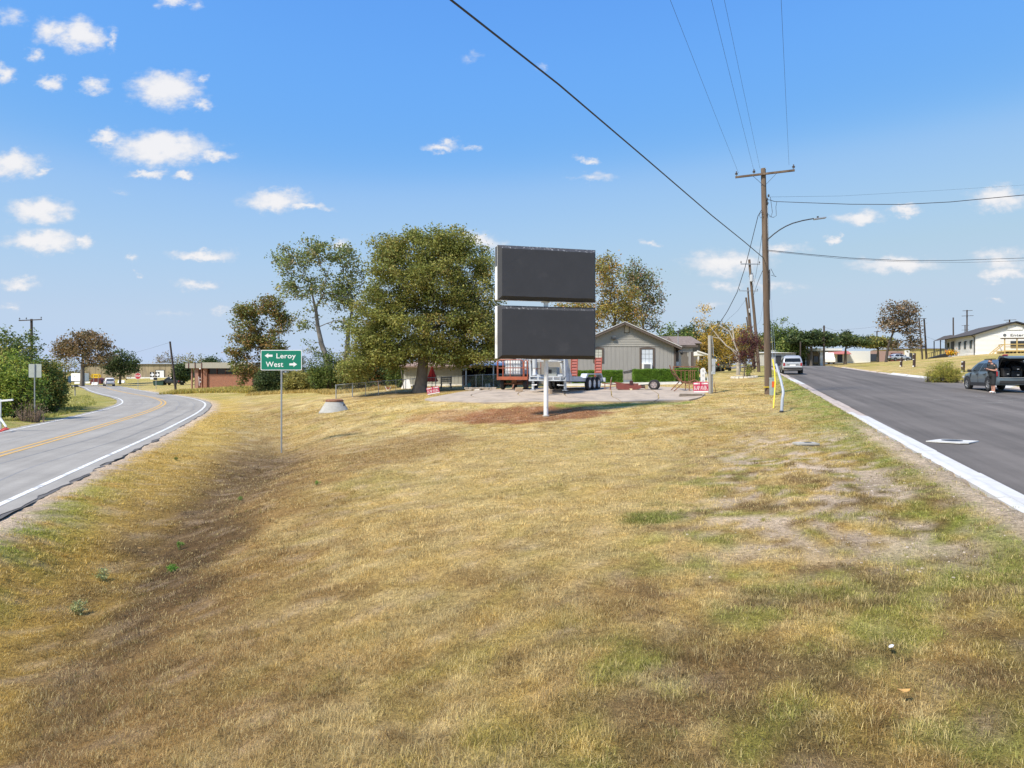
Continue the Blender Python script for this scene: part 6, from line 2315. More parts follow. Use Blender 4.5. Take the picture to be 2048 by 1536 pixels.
# gable lettering, vent, signboard
MB().span((GW / 2 - 1.0, -.06, H + .55), (GW / 2 + .9, -.02, H + 1.15)).build('gable_vent', M_WHITE, t)
sb = MB().span((GW / 2 - 1.9, -.14, H - .58), (GW / 2 + 3.4, -.03, H + .16)).build('signboard', M_WHITECLEAN, t)
MB().lathe([(.01, 0), (.22, 0), (.22, .02), (.01, .02)], (GW / 2 - 1.35, -.165, H - .2), 14, 'y').build('emblem', pmat('emblem_grey', (.12, .13, .14), .6), sb)
o = text('lettering', 'Enterprise', .55, pmat('letter_black', (.03, .03, .03), .6), sb, (GW / 2 + .95, -.15, H - .40), offset=.01, extrude=.002)
fit_w(o, 3.2)
MB().span((GW / 2 - .6, -.1, H - 2.0), (GW / 2 + 3.4, -.03, H - 1.05)).build('dark_window', M_GLASS, t)
# deck of yellow new lumber
M_LUM = pmat('new_lumber', (.50, .36, .13), .75, var=.14, scale=4)
dk = thing('wooden_deck', 'new yellow lumber deck with railing and stair at the white office', 'deck', (x0, D, gz_), R(-16.7))
dx0, dx1, dy0 = 2.9, 9.8, -2.2
for i in range(18):
    y = dy0 + i * .145
    MB().span((dx0, y, .42), (dx1, y + .135, .47)).build('deck_board', M_LUM, dk)
for x in (dx0 + .1, 4.5, 6.2, 7.9, dx1 - .1):
    MB().bar((x, dy0 + .06, -1.2), (x, dy0 + .06, H - .72), .13).build('post', M_LUM, dk)
for z_, h_ in ((.38, .2), (1.35, .12), (.9, .05), (1.1, .05), (.7, .05)):
    MB().span((dx0, dy0 - .02, z_), (dx1, dy0 + .03, z_ + h_)).build('rail', M_LUM, dk)
MB().span((dx0 - .3, dy0 - .1, H - .85), (dx1 + .2, dy0 + .08, H - .68)).build('top_beam', pmat('dark_beam', (.10, .075, .05), .8), dk)
MB().bar((dx0 - .1, dy0, .4), (dx0 - .1, -.1, .4), .2).build('rail', M_LUM, dk)
MB().span((dx0 - .02, dy0, 1.35), (dx0 + .06, -.05, 1.45)).build('rail', M_LUM, dk)
MB().bar((dx0, dy0 - .3, -.5), (dx1, dy0 - .3, -.32), .05, .12).build('skirt_board', M_LUM, dk)
for x in np.linspace(dx0 + .6, dx1 - .8, 5):
    MB().bar((x, dy0 + .01, -.5), (x + .6, dy0 + .01, .36), .08, .03).build('lattice', M_LUM, dk)
    MB().bar((x + .6, dy0 + .04, -.5), (x, dy0 + .04, .36), .08, .03).build('lattice', M_LUM, dk)
for i in range(5):
    MB().span((dx0 - 1.5 + i * .3, dy0 + .2, -.95 + i * .28), (dx0 - 1.18 + i * .3, dy0 + 1.3, -.90 + i * .28)).build('stair_tread', M_LUM, dk)
for y in (dy0 + .15, dy0 + 1.3):
    MB().bar((dx0 - 1.6, y, -.1), (dx0, y, 1.4), .05, .12).build('stair_rail', M_LUM, dk)
    MB().bar((dx0 - 1.6, y, -1.1), (dx0 - 1.6, y, 0.0), .09).build('newel_post', M_LUM, dk)
    MB().bar((dx0 - .85, y, -.6), (dx0 - .85, y, .65), .07).build('newel_post', M_LUM, dk)
# black ramp at the entrance
b_ = on_ground(1879, 113)
t = thing('access_ramp', 'black railed access ramp at the office entrance', 'ramp', b_, R(-10))
zr2 = Z(697.5, 113) - b_.z
MB().add([(-1.2, 0, .05), (1.2, 0, zr2 * .5), (1.2, 1.4, zr2 * .5), (-1.2, 1.4, .05), (-1.2, 0, -.2), (1.2, 0, -.2), (1.2, 1.4, -.2), (-1.2, 1.4, -.2)], [(0, 1, 2, 3), (7, 6, 5, 4), (0, 4, 5, 1), (1, 5, 6, 2), (2, 6, 7, 3), (3, 7, 4, 0)]).build('ramp_deck', M_BLACK, t)
for y in (0, 1.4):
    MB().bar((-1.2, y, .75), (1.2, y, zr2 * .5 + .8), .06).build('handrail', M_BLACK, t)
    for i in range(9):
        x = -1.2 + i * .3
        MB().bar((x, y, .0), (x, y, .75 + i * .3 / 2.4 * (zr2 * .5 + .05)), .03).build('baluster', M_BLACK, t)
bush('flower_bed', 'orange and yellow flowers by the office entrance', 'plant', on_ground(1905, 108, .1), [(0, 0, .45, 1.1, .4, .35, 1)], 60, 16, .15, [(.62, .30, .02), (.55, .38, .02), (.08, .13, .03), (.4, .12, .02)], [2, 2, 2, 1], 140, spread=.16)
# ------------------------------------------------------------------ wheels and cars
M_RIM = pmat('alloy_rim', (.55, .56, .57), .3, .8, var=.08)
M_CHROME = pmat('chrome', (.62, .62, .63), .15, .95, var=.05)
M_TAIL = pmat('tail_lamp', (.34, .012, .015), .15, var=.05, coat=.5)
M_LAMP = pmat('clear_lamp', (.6, .6, .6), .1, var=.05)
M_TRIMBLK = pmat('black_plastic', (.025, .025, .027), .65, var=.1)
M_CARGLASS = pmat('car_glass', (.015, .018, .022), .08, var=.02, spec=.3)
_WH = {}


def wheel(parent, loc, r=.34, w=.22, side=1, spokes=5, rim=None, name='wheel'):
    """axle along local x; tyre and rim as sub-parts"""
    key = (round(r, 3), round(w, 3), spokes, side, (rim or M_RIM).name)
    o = bpy.data.objects.new(name, None)
    C.objects.link(o)
    o.parent = parent
    o.location = loc
    if key not in _WH:
        ty = MB().lathe([(r * .62, -w / 2), (r * .9, -w / 2), (r * .985, -w * .38), (r, -w * .2), (r, w * .2), (r * .985, w * .38), (r * .9, w / 2), (r * .62, w / 2)], (0, 0, 0), 26, 'x', cap=False).build('tyre', M_TYRE, o, True)
        rm = MB()
        s = side
        rm.lathe([(r * .63, s * -w * .3), (r * .63, s * w * .46), (r * .57, s * w * .47), (r * .53, s * w * .2), (.01, s * w * .2)], (0, 0, 0), 26, 'x', cap=False)
        for i in range(spokes):
            a = 2 * math.pi * i / spokes
            d_ = Vector((0, math.cos(a), math.sin(a)))
            rm.bar(Vector((s * w * .34, 0, 0)) + d_ * .03, Vector((s * w * .38, 0, 0)) + d_ * r * .57, r * .16, w * .14)
        rm.cyl((s * w * .2, 0, 0), (s * w * .44, 0, 0), r * .16, 12)
        ro = rm.build('rim', rim or M_RIM, o)
        _WH[key] = (ty.data, ro.data)
        # dark gaps between the spokes
    else:
        for nm, me in zip(('tyre', 'rim'), _WH[key]):
            c = bpy.data.objects.new(nm, me)
            C.objects.link(c)
            c.parent = o
    return o


def loft(stations, close=True, caps=(True, True)):
    """stations: list of closed rings with equal counts"""
    mb = MB()
    n = len(stations[0])
    for r_ in stations:
        mb.v += [tuple(p) for p in r_]
    for i in range(len(stations) - 1):
        for j in range(n):
            a = i * n + j
            b_ = i * n + (j + 1) % n
            mb.f.append((a, b_, b_ + n, a + n))
    if caps[0]:
        mb.f.append(tuple(reversed(range(n))))
    if caps[1]:
        mb.f.append(tuple((len(stations) - 1) * n + j for j in range(n)))
    return mb


def body_ring(y, hw, z0, zb, zt):
    h = [(hw * .80, z0), (hw * .97, z0 + .07), (hw, z0 + (zb - z0) * .45), (hw * .985, z0 + (zb - z0) * .8), (hw * .93, zb), (hw * .55, zt), (0, zt + .012)]
    return [Vector((x, y, z)) for x, z in h] + [Vector((-x, y, z)) for x, z in reversed(h[:-1])]


def car(name, label, loc, rz, paint, spec='suv', gate_open=False, cat='car', cladding=True, group=None, sc=1.0):
    t = thing(name, label, cat, loc, rz, group)
    t.scale = (sc, sc, sc)
    if spec == 'suv':
        W, H, r = .91, 1.70, .36
        st = [(-2.24, .74, .46, .96, .98), (-2.12, .86, .34, 1.02, 1.04), (-1.7, .91, .30, 1.06, 1.09), (0, .91, .28, 1.04, 1.08), (1.0, .91, .28, 1.02, 1.06), (1.35, .90, .28, 1.0, 1.03), (1.9, .87, .30, .90, .93), (2.2, .78, .34, .78, .80), (2.32, .62, .42, .68, .70)]
        cab = [(1.03, -2.16, 1.38, .86), (1.32, -2.04, .92, .80), (1.55, -1.90, .46, .72), (H, -1.62, -.05, .60)]
        axles = (-1.36, 1.34)
    elif spec == 'sedan':
        W, H, r = .88, 1.45, .32
        st = [(-2.3, .70, .44, .90, .92), (-2.15, .83, .32, .95, .97), (-1.5, .88, .26, .96, .99), (0, .88, .25, .94, .98), (1.0, .88, .25, .92, .96), (1.9, .84, .28, .80, .83), (2.25, .70, .34, .68, .70)]
        cab = [(.94, -1.75, 1.2, .82), (1.15, -1.45, .8, .74), (1.35, -1.15, .35, .64), (H, -.75, -.05, .56)]
        axles = (-1.36, 1.36)
    else:      # pickup
        W, H, r = .95, 1.80, .39
        st = [(-2.75, .88, .50, 1.10, 1.12), (-2.70, .94, .46, 1.12, 1.14), (-.7, .95, .40, 1.12, 1.14), (1.1, .95, .40, 1.12, 1.16), (2.2, .92, .42, 1.05, 1.08), (2.6, .82, .48, .95, .97)]
        cab = [(1.10, -.75, 1.5, .88), (1.40, -.70, 1.05, .82), (1.65, -.62, .65, .74), (H, -.45, .3, .62)]
        axles = (-1.75, 1.65)
    y_cut = -1.25
    if gate_open:
        s2 = [(y_cut, .91, .29, 1.055, 1.08)] + [s for s in st if s[0] > y_cut]
        loft([body_ring(*s) for s in s2]).build('body', paint, t, True)
        # rear quarters and floor around the open cargo bay
        for s in (-1, 1):
            q = [(y_cut + .02, .91), (-1.75, .91), (-2.08, .87), (-2.17, .83)]
            mb = MB()
            for (y, hw) in q:
                mb.v += [(s * hw, y, .34), (s * hw, y, 1.055), (s * (hw - .13), y, 1.075), (s * (hw - .13), y, .34)]
            for i in range(3):
                a = i * 4
                mb.f += [(a, a + 4, a + 5, a + 1), (a + 1, a + 5, a + 6, a + 2), (a + 2, a + 6, a + 7, a + 3)]
            mb.f += [(12, 13, 14, 15)]
            mb.build('quarter_panel', paint, t)
            MB().box((s * .83, -2.14, .92), (.10, .14, .26)).build('tail_lamp', M_TAIL, t, bevel=.02)
        loft([body_ring(y, hw, z0, z1, z1) for y, hw, z0, z1 in ((-2.26, .72, .42, .66), (-2.2, .84, .34, .70), (y_cut, .90, .30, .70))]).build('bumper', paint, t, True)
        MB().span((-.72, -2.285, .40), (.72, -2.2, .56)).build('bumper_trim', M_TRIMBLK, t, bevel=.02)
        M_IN = pmat('cargo_black', (.012, .012, .013), .9, var=.2)
        mb = MB()
        mb.span((-.77, -2.15, .70), (.77, y_cut, .73))
        mb.span((-.77, y_cut - .02, .73), (.77, y_cut, 1.25))
        for s in (-1, 1):
            mb.span((s * .78, -2.05, .7), (s * .755, y_cut, 1.08))
        mb.build('cargo_bay', M_IN, t)
        for x in (-.42, .38):
            sb_ = MB().box((x, y_cut + .15, 1.15), (.5, .16, .62)).build('rear_seat', M_IN, t, bevel=.05)
            MB().box((x, y_cut + .15, 1.50), (.26, .12, .18)).build('headrest', M_IN, sb_, bevel=.05)
        MB().span((-.74, -2.16, .705), (.74, -2.06, .735)).build('sill', M_CHROME, t)
    else:
        loft([body_ring(*s) for s in st]).build('body', paint, t, True)
    # cabin
    rings = []
    for (z, y0, y1, hw) in cab:
        rr_ = .10
        rings.append([Vector(p) for p in ((-hw + rr_, y0, z), (hw - rr_, y0, z), (hw, y0 + rr_, z), (hw, (y0 + y1) / 2, z), (hw, y1 - rr_, z), (hw - rr_, y1, z), (-hw + rr_, y1, z), (-hw, y1 - rr_, z), (-hw, (y0 + y1) / 2, z), (-hw, y0 + rr_, z))])
    cb = loft(rings, caps=(False, True))
    if gate_open:
        cb.f = [f for f in cb.f if not (set(f) <= {i * 10 + j for i in range(4) for j in (0, 1)})]
    cb.build('cabin', paint, t, True)

    def S(f, fy, s):
        """point on the cabin side at height fraction f and length fraction fy"""
        zs = [c[0] for c in cab]
        z = zs[0] + (zs[-2] - zs[0]) * f
        y0, y1, hw = (np.interp(z, zs, [c[i] for c in cab]) for i in (1, 2, 3))
        y0, y1 = y0 + .1, y1 - .1
        return Vector((s * (hw + .006), y0 + (y1 - y0) * fy, z))
    wins = [(.04, .27), (.30, .58), (.61, .90)] if spec == 'suv' else [(.06, .45), (.49, .88)]
    for s in (-1, 1):
        for (a, b_) in wins:
            p = [S(.08, a, s), S(.08, b_, s), S(.5, b_, s), S(.92, b_, s), S(.92, a, s), S(.5, a, s)]
            MB().add(p, [(0, 1, 2, 5), (5, 2, 3, 4)]).build('side_window', M_CARGLASS, t)
        if spec != 'sedan':
            MB().bar((s * .60, cab[-1][1] + .15, H + .03), (s * .60, cab[-1][2] - .1, H + .03), .035, .035).build('roof_rail', M_TRIMBLK, t)
        mr = MB().box((s * (W + .10), .78, 1.10), (.20, .13, .16)).build('door_mirror', M_TRIMBLK, t, bevel=.03)
        for yd in (.95, -.05, -.98):
            if spec != 'suv' and yd < -.9:
                continue
            MB().span((s * (W + .003), yd - .006, .42), (s * (W - .02), yd + .006, .98)).build('door_gap', M_TRIMBLK, t)
        for yd in (.05, -.85):
            MB().box((s * (W + .008), yd, .90), (.03, .18, .035)).build('door_handle', M_TRIMBLK, t)
        if cladding:
            MB().span((s * (W - .03), axles[0] + .42, .26), (s * (W + .012), axles[1] - .42, .46)).build('sill_cladding', M_TRIMBLK, t, bevel=.02)
        for ya in axles:
            arch = MB()
            pr_ = [(ya + (r + .09) * math.cos(R(a)), r + (r + .09) * math.sin(R(a))) for a in range(-8, 189, 14)]
            arch.prism(pr_, s * (W - .06), s * (W + .008), 'yz')
            arch.build('wheel_arch', M_TRIMBLK, t)
            wheel(t, (s * (W - .085), ya, r), r, .23, s)
    # glass front and rear
    z0, z1 = cab[0][0] + .04, cab[-2][0] + .02
    zs = [c[0] for c in cab]
    f = lambda z, i: float(np.interp(z, zs, [c[i] for c in cab]))
    MB().add([(s * f(z, 3) * .86, f(z, 2) + .012, z) for z in (z0, cab[1][0], z1) for s in (-1, 1)], [(0, 1, 3, 2), (2, 3, 5, 4)]).build('windscreen', M_CARGLASS, t)
    yr = st[0][0]
    if not gate_open:
        zl = [z0 + .03, cab[1][0], z1]
        MB().add([(s * f(z, 3) * .84, f(z, 1) - .012, z) for z in zl for s in (-1, 1)], [(0, 1, 3, 2), (2, 3, 5, 4)]).build('rear_window', M_CARGLASS, t)
        for s in (-1, 1):
            MB().box((s * st[0][1] * 1.0, yr + .03, .86), (.16, .12, .26)).build('tail_lamp', M_TAIL, t, bevel=.02)
        MB().span((-.26, yr - .03, .72), (.26, yr - .005, .86)).build('number_plate', M_WHITECLEAN, t)
        MB().span((-.5, yr - .04, .885), (.5, yr - .003, .93)).build('plate_trim', M_CHROME, t)
        MB().box((0, yr + .02, .48), (1.58, .16, .14)).build('bumper_trim', M_TRIMBLK, t, bevel=.03)
        MB().box((0, yr + .0, .62), (1.66, .18, .12)).build('bumper', paint, t, bevel=.04)
        MB().tube([(0, f(z0, 1) - .02, z0 + .05), (.2, f(z0, 1) - .03, z0 + .1)], .012, 5).build('rear_wiper', M_TRIMBLK, t)
    for s in (-1, 1):
        MB().box((s * .68, st[-2][0] - .02, .74), (.26, .22, .12)).build('headlamp', M_LAMP, t, bevel=.03)
    MB().box((0, st[-1][0] - .02, .52), (.9, .08, .22)).build('grille', M_TRIMBLK, t)
    if gate_open:
        # raised tailgate: hinged at the roof's rear edge
        hy, hz_ = -1.72, 1.675
        g_ = bpy.data.objects.new('tailgate', None)
        C.objects.link(g_)
        g_.parent = t
        g_.location = (0, hy, hz_)
        g_.rotation_euler = (R(-14), 0, 0)
        ring1 = [(-.60, 0, .02), (.60, 0, .02), (.74, -.45, .05), (.80, -.75, .02), (.78, -1.12, -.10), (.60, -1.2, -.16), (-.60, -1.2, -.16), (-.78, -1.12, -.10), (-.80, -.75, .02), (-.74, -.45, .05)]
        ring0 = [(x * .96, y, z - .09) for x, y, z in ring1]
        loft([[Vector(p) for p in ring0], [Vector(p) for p in ring1]]).build('gate_shell', paint, g_, True)
        MB().add([(-.5, -.08, .034), (.5, -.08, .034), (.62, -.5, .062), (-.62, -.5, .062)], [(0, 1, 2, 3)]).build('rear_window', M_CARGLASS, g_)
        MB().add([(x * .92, y * .985 - .01, z - .096) for x, y, z in ring1], [tuple(range(10))]).build('inner_trim', M_TRIMBLK, g_)
        for s in (-1, 1):
            MB().tube([(s * .72, -.9 - hy * 0, -.1), (s * .78, -.28, -.62)], .014, 6).build('gas_strut', M_TRIMBLK, g_)
            MB().box((s * .66, -1.02, -.03), (.22, .16, .05)).build('tail_lamp', M_TAIL, g_)
    return t


def on_street(px, d, dz=.03):
    x = X(px, d)
    return Vector((x, d, float(zst(d)) + dz))


M_SILVER = pmat('silver_paint', (.52, .53, .53), .3, .35, var=.03, coat=.5)
M_BLUEGREY = pmat('blue_grey_paint', (.13, .17, .20), .28, .4, var=.03, coat=.7)
M_CARWHITE = pmat('white_car_paint', (.74, .74, .74), .3, var=.03, coat=.5)
M_DKGREENP = pmat('dark_green_paint', (.012, .035, .032), .25, .2, var=.05, coat=.6)
M_GREYP = pmat('grey_car_paint', (.30, .31, .33), .3, .4, var=.05, coat=.4)
car('silver_suv', 'silver sport utility car seen from behind beside the tall pole', on_street(1582, 68), R(-17.7), M_SILVER, 'suv', cladding=False)
dk_ = car('blue_grey_suv', 'blue grey sport utility car with its tailgate raised', on_street(1991, 39.6), R(-12), M_BLUEGREY, 'suv', True)
cx_, cy_ = X(218, 150), 150.0
car('white_car', 'white car driving away at the far bend of the road', (cx_, cy_, ZROAD + .01), R(35), M_CARWHITE, 'suv', group='far vehicles', sc=1.02)
b_ = on_ground(1428, 84)
car('green_pickup', 'dark green pickup parked behind the meter pole', b_, R(-24), M_DKGREENP, 'pickup', cladding=False, group='far vehicles')
b_ = on_ground(1446, 92)
car('grey_suv', 'grey car parked just beyond the dark green pickup', b_, R(-14), M_GREYP, 'suv', cladding=False, group='far vehicles')
b_ = on_ground(344, 150)
car('black_pickup', 'black pickup parked behind the leaning pole', b_, R(70), pmat('black_car', (.02, .02, .022), .3, var=.1, coat=.4), 'pickup', cladding=False, group='far vehicles')
b_ = on_ground(1797, 140)
car('pale_sedan', 'pale car parked before the pink brick shop', b_, R(-80), pmat('pale_car', (.48, .5, .52), .3, .3, var=.05), 'sedan', group='far vehicles')
b_ = on_ground(158, 182)
t = thing('box_truck', 'white box truck with a blue cab left of the far pecan', 'truck', b_, R(60), 'far vehicles')
MB().span((-1.1, -2.5, .9), (1.1, 1.6, 2.9)).build('cargo_box', M_WHITECLEAN, t, bevel=.04)
MB().prism([(1.7, .6), (3.6, .6), (3.6, 1.3), (3.0, 2.2), (1.7, 2.3)], -1.0, 1.0, 'yz').build('cab', pmat('truck_blue', (.02, .06, .14), .4), t)
MB().span((-.9, 3.0, 1.4), (.9, 3.3, 2.1)).build('windscreen', M_CARGLASS, t)
for s in (-1, 1):
    for y in (-1.4, 2.6):
        wheel(t, (s * .92, y, .42), .42, .26, s, 6)
b_ = on_ground(1653, 138)
t = thing('delivery_van', 'white delivery van beside the canopy building', 'van', b_, R(172), 'far vehicles')
MB().prism([(-2.4, .35), (2.4, .35), (2.4, 1.0), (1.9, 1.25), (1.4, 2.2), (-2.4, 2.3)], -.95, .95, 'yz').build('body', M_WHITECLEAN, t, bevel=.05)
for s in (-1, 1):
    MB().add([(s * .96, .9, 1.3), (s * .96, 1.7, 1.3), (s * .96, 1.35, 1.95), (s * .96, .9, 2.0)], [(0, 1, 2, 3)]).build('side_window', M_CARGLASS, t)
    for y in (-1.5, 1.6):
        wheel(t, (s * .87, y, .36), .36, .22, s, 5)

# ------------------------------------------------------------------ person at the open car
def skin(name, V, E, Rr, m, parent, root=0, sub=2):
    me = bpy.data.meshes.new(name)
    me.from_pydata([tuple(v) for v in V], E, [])
    o = bpy.data.objects.new(name, me)
    C.objects.link(o)
    o.parent = parent
    me.materials.append(m)
    md = o.modifiers.new('skin', 'SKIN')
    md.use_smooth_shade = True
    sv = me.skin_vertices[0].data if me.skin_vertices else None
    if sv is None:
        bm = bmesh.new()
        bm.from_mesh(me)
        bm.verts.layers.skin.verify()
        bm.to_mesh(me)
        bm.free()
        sv = me.skin_vertices[0].data
    for i, r_ in enumerate(Rr):
        sv[i].radius = (r_, r_) if not hasattr(r_, '__len__') else r_
        sv[i].use_root = (i == root)
    sd = o.modifiers.new('sub', 'SUBSURF')
    sd.levels = sub
    sd.render_levels = sub
    return o


def chain(P):
    V, E, Rr, idx = [], [], [], {}
    for nm, par, co, r_ in P:
        idx[nm] = len(V)
        V.append(co)
        Rr.append(r_)
        if par is not None:
            E.append((idx[par], idx[nm]))
    return V, E, Rr, idx


M_SKIN = pmat('skin', (.52, .27, .19), .5, var=.06, scale=12)
M_TEE = pmat('black_tshirt', (.028, .030, .030), .85, var=.25, scale=5)
M_SHORTS = pmat('black_shorts', (.022, .023, .025), .85, var=.25, scale=5)
M_HAIR = pmat('dark_brown_hair', (.035, .022, .016), .7, var=.3, scale=20)
D = 36.9
bp_ = on_street(1985, D, .045)
per = thing('person', 'person in black shirt and shorts looking down at the hands beside the open car', 'person', bp_, R(4))
# faces -x; y is the left-right axis of the body (near side is -y)
P = [('pelvis', None, (0, 0, .98), (.11, .12)), ('belly', 'pelvis', (-.04, 0, 1.14), (.12, .14)), ('chest', 'belly', (-.03, 0, 1.34), (.12, .15)), ('neck0', 'chest', (-.03, 0, 1.51), (.065, .07)), ('neck1', 'neck0', (-.075, 0, 1.575), (.056, .056)),
     ('skull', 'neck1', (-.125, 0, 1.655), (.088, .076)), ('crown', 'skull', (-.14, 0, 1.725), (.066, .062)), ('jaw', 'skull', (-.20, 0, 1.605), (.045, .042))]
for s, sn in ((-1, 'n'), (1, 'f')):
    P += [('sh' + sn, 'chest', (-.02, s * .19, 1.44), .068), ('el' + sn, 'sh' + sn, (.03, s * .26, 1.17), .05), ('fa' + sn, 'el' + sn, (-.12, s * .22, 1.17), .043), ('wr' + sn, 'fa' + sn, (-.25, s * .12, 1.21), .029),
          ('pa' + sn, 'wr' + sn, (-.315, s * .085, 1.235), (.026, .034))]
    for i, (dy, L_) in enumerate(((.028, .05), (.010, .058), (-.010, .054), (-.026, .042))):
        P += [('f%d%s' % (i, sn), 'pa' + sn, (-.35, s * .08 + dy, 1.245), .0095), ('g%d%s' % (i, sn), 'f%d%s' % (i, sn), (-.352 - L_ * .4, s * .065 + dy * .8, 1.245 + L_ * .3), .0085), ('h%d%s' % (i, sn), 'g%d%s' % (i, sn), (-.345 - L_ * .3, s * .05 + dy * .7, 1.245 + L_ * .75), .008)]
    P += [('t0' + sn, 'pa' + sn, (-.31, s * .045, 1.265), .011), ('t1' + sn, 't0' + sn, (-.345, s * .03, 1.295), .009)]
    yo = .012 if s < 0 else -.0
    fx = -.02 if s < 0 else .05
    P += [('hip' + sn, 'pelvis', (.0, s * .085, .90), .075), ('kn' + sn, 'hip' + sn, (fx - .01, s * .105, .50), .062), ('ca' + sn, 'kn' + sn, (fx + .035, s * .105, .36), .062), ('an' + sn, 'ca' + sn, (fx + .03, s * .105, .09), .040),
          ('fo' + sn, 'an' + sn, (fx - .06, s * .11, .05), .036), ('to' + sn, 'fo' + sn, (fx - .15, s * .115, .04), .030)]
V, E, Rr, idx = chain(P)
skin('body', V, E, Rr, M_SKIN, per)
# clothing over the same joints
g_ = lambda n: Vector(V[idx[n]])
PS = [('z', None, (.01, 0, .80), (.16, .18)), ('a', 'z', (.0, 0, .95), (.18, .195)), ('b', 'a', (-.055, 0, 1.14), (.185, .205)), ('c', 'b', (-.025, 0, 1.34), (.165, .20)), ('d', 'c', (-.02, 0, 1.475), (.09, .11))]
for s, sn in ((-1, 'n'), (1, 'f')):
    PS += [('s' + sn, 'c', (-.015, s * .20, 1.44), .088), ('e' + sn, 's' + sn, (.02, s * .255, 1.25), .074)]
vv, ee, rr_, _ = chain(PS)
skin('shirt', vv, ee, rr_, M_TEE, per)
PS = [('a', None, (0, 0, 1.05), (.16, .17)), ('a2', 'a', (0, 0, .92), (.155, .165))]
for s, sn in ((-1, 'n'), (1, 'f')):
    PS += [('h' + sn, 'a2', (.0, s * .09, .84), .115), ('k' + sn, 'h' + sn, (g_('kn' + sn).x, s * .108, .46), .10), ('j' + sn, 'k' + sn, (g_('kn' + sn).x + .005, s * .108, .40), .092)]
vv, ee, rr_, _ = chain(PS)
skin('shorts', vv, ee, rr_, M_SHORTS, per)
for s, sn in ((-1, 'n'), (1, 'f')):
    a = g_('an' + sn)
    vv, ee, rr_, _ = chain([('h', None, (a.x + .035, a.y, .045), .045), ('m', 'h', (a.x - .06, a.y, .05), .05), ('t', 'm', (a.x - .17, a.y, .04), .04), ('o', 'm', (a.x - .01, a.y, .09), .048)])
    skin('shoe', vv, ee, rr_, M_WHITECLEAN, per)
hair = MB()
import mathutils
c0 = Vector((-.118, 0, 1.685))
for i in range(7):
    a = R(-12 + i * 16)
    ringp = []
    for j in range(14):
        b_ = 2 * math.pi * j / 14
        p = Vector((math.cos(b_) * math.cos(a) * .090, math.sin(b_) * math.cos(a) * .078, math.sin(a) * .088))
        p = Matrix.Rotation(R(38), 3, 'Y') @ p
        ringp.append(c0 + p)
    hair.v += [tuple(q) for q in ringp]
for i in range(6):
    for j in range(14):
        hair.f.append((i * 14 + j, i * 14 + (j + 1) % 14, (i + 1) * 14 + (j + 1) % 14, (i + 1) * 14 + j))
hair.f.append(tuple(6 * 14 + j for j in range(14)))
hair.build('hair', M_HAIR, per, True)
face = MB()
face.tube([(-.20, 0, 1.665), (-.232, 0, 1.640), (-.215, 0, 1.628)], [.010, .016, .012], 7)
face.build('nose', M_SKIN, per, True)
for s in (-1, 1):
    MB().lathe([(.005, -.012), (.022, -.01), (.028, .0), (.02, .012), (.005, .014)], (-.115, s * .083, 1.645), 8, 'y').build('ear', M_SKIN, per, True)
    MB().lathe([(.002, -.008), (.009, 0), (.002, .006)], (-.203, s * .03, 1.672), 8, 'x').build('eye', M_BLACK, per)
MB().tube([(-.222, -.022, 1.598), (-.232, 0, 1.597), (-.222, .022, 1.598)], .006, 5).build('mouth', pmat('lips', (.34, .13, .11), .5), per)
MB().tube([(-.17, -.058, 1.60), (-.235, -.03, 1.578), (-.242, 0, 1.574), (-.235, .03, 1.578), (-.17, .058, 1.60)], .02, 7).build('beard', M_HAIR, per, True)
o = MB().box((-.375, 0, 1.275), (.012, .078, .155), ry=R(35)).build('phone', M_BLACK, None, bevel=.006)
o.matrix_world = Matrix.Translation(bp_) @ Matrix.Rotation(R(4), 4, 'Z')
tag(o, 'small dark phone held in the hands of the standing person', 'phone')
# luggage in the car
hd = R(-12)
cr, sr = math.cos(hd), math.sin(hd)
cbase = on_street(1991, 39.6)
for i, (lx_, ly_, lz_, dx_, dy_, dz_, lab) in enumerate([(.22, -1.75, .74, .55, .4, .34, 'black bag in the open boot, lower one'), (-.25, -1.7, .74, .36, .45, .5, 'dark upright case standing in the open boot'), (.3, -1.62, 1.08, .42, .3, .26, 'black bag on top of the other in the open boot')]):
    w = Vector((cbase.x + lx_ * cr - ly_ * sr, cbase.y + lx_ * sr + ly_ * cr, cbase.z + lz_))
    t = thing('travel_bag', lab, 'bag', w, hd, 'bags in the open boot')
    MB().box((0, 0, dz_ / 2), (dx_, dy_, dz_)).build('case', pmat('bag_black', (.022, .022, .025), .7, var=.3, scale=9), t, bevel=.06)
    MB().tube([(-.1, -dy_ / 2 - .01, dz_ * .7), (-.08, -dy_ / 2 - .05, dz_ * .8), (.08, -dy_ / 2 - .05, dz_ * .8), (.1, -dy_ / 2 - .01, dz_ * .7)], .014, 6).build('handle', M_TRIMBLK, t, True)
    MB().box((.05, -dy_ / 2 - .004, dz_ * .35), (.10, .01, .05)).build('buckle', M_CHROME, t)

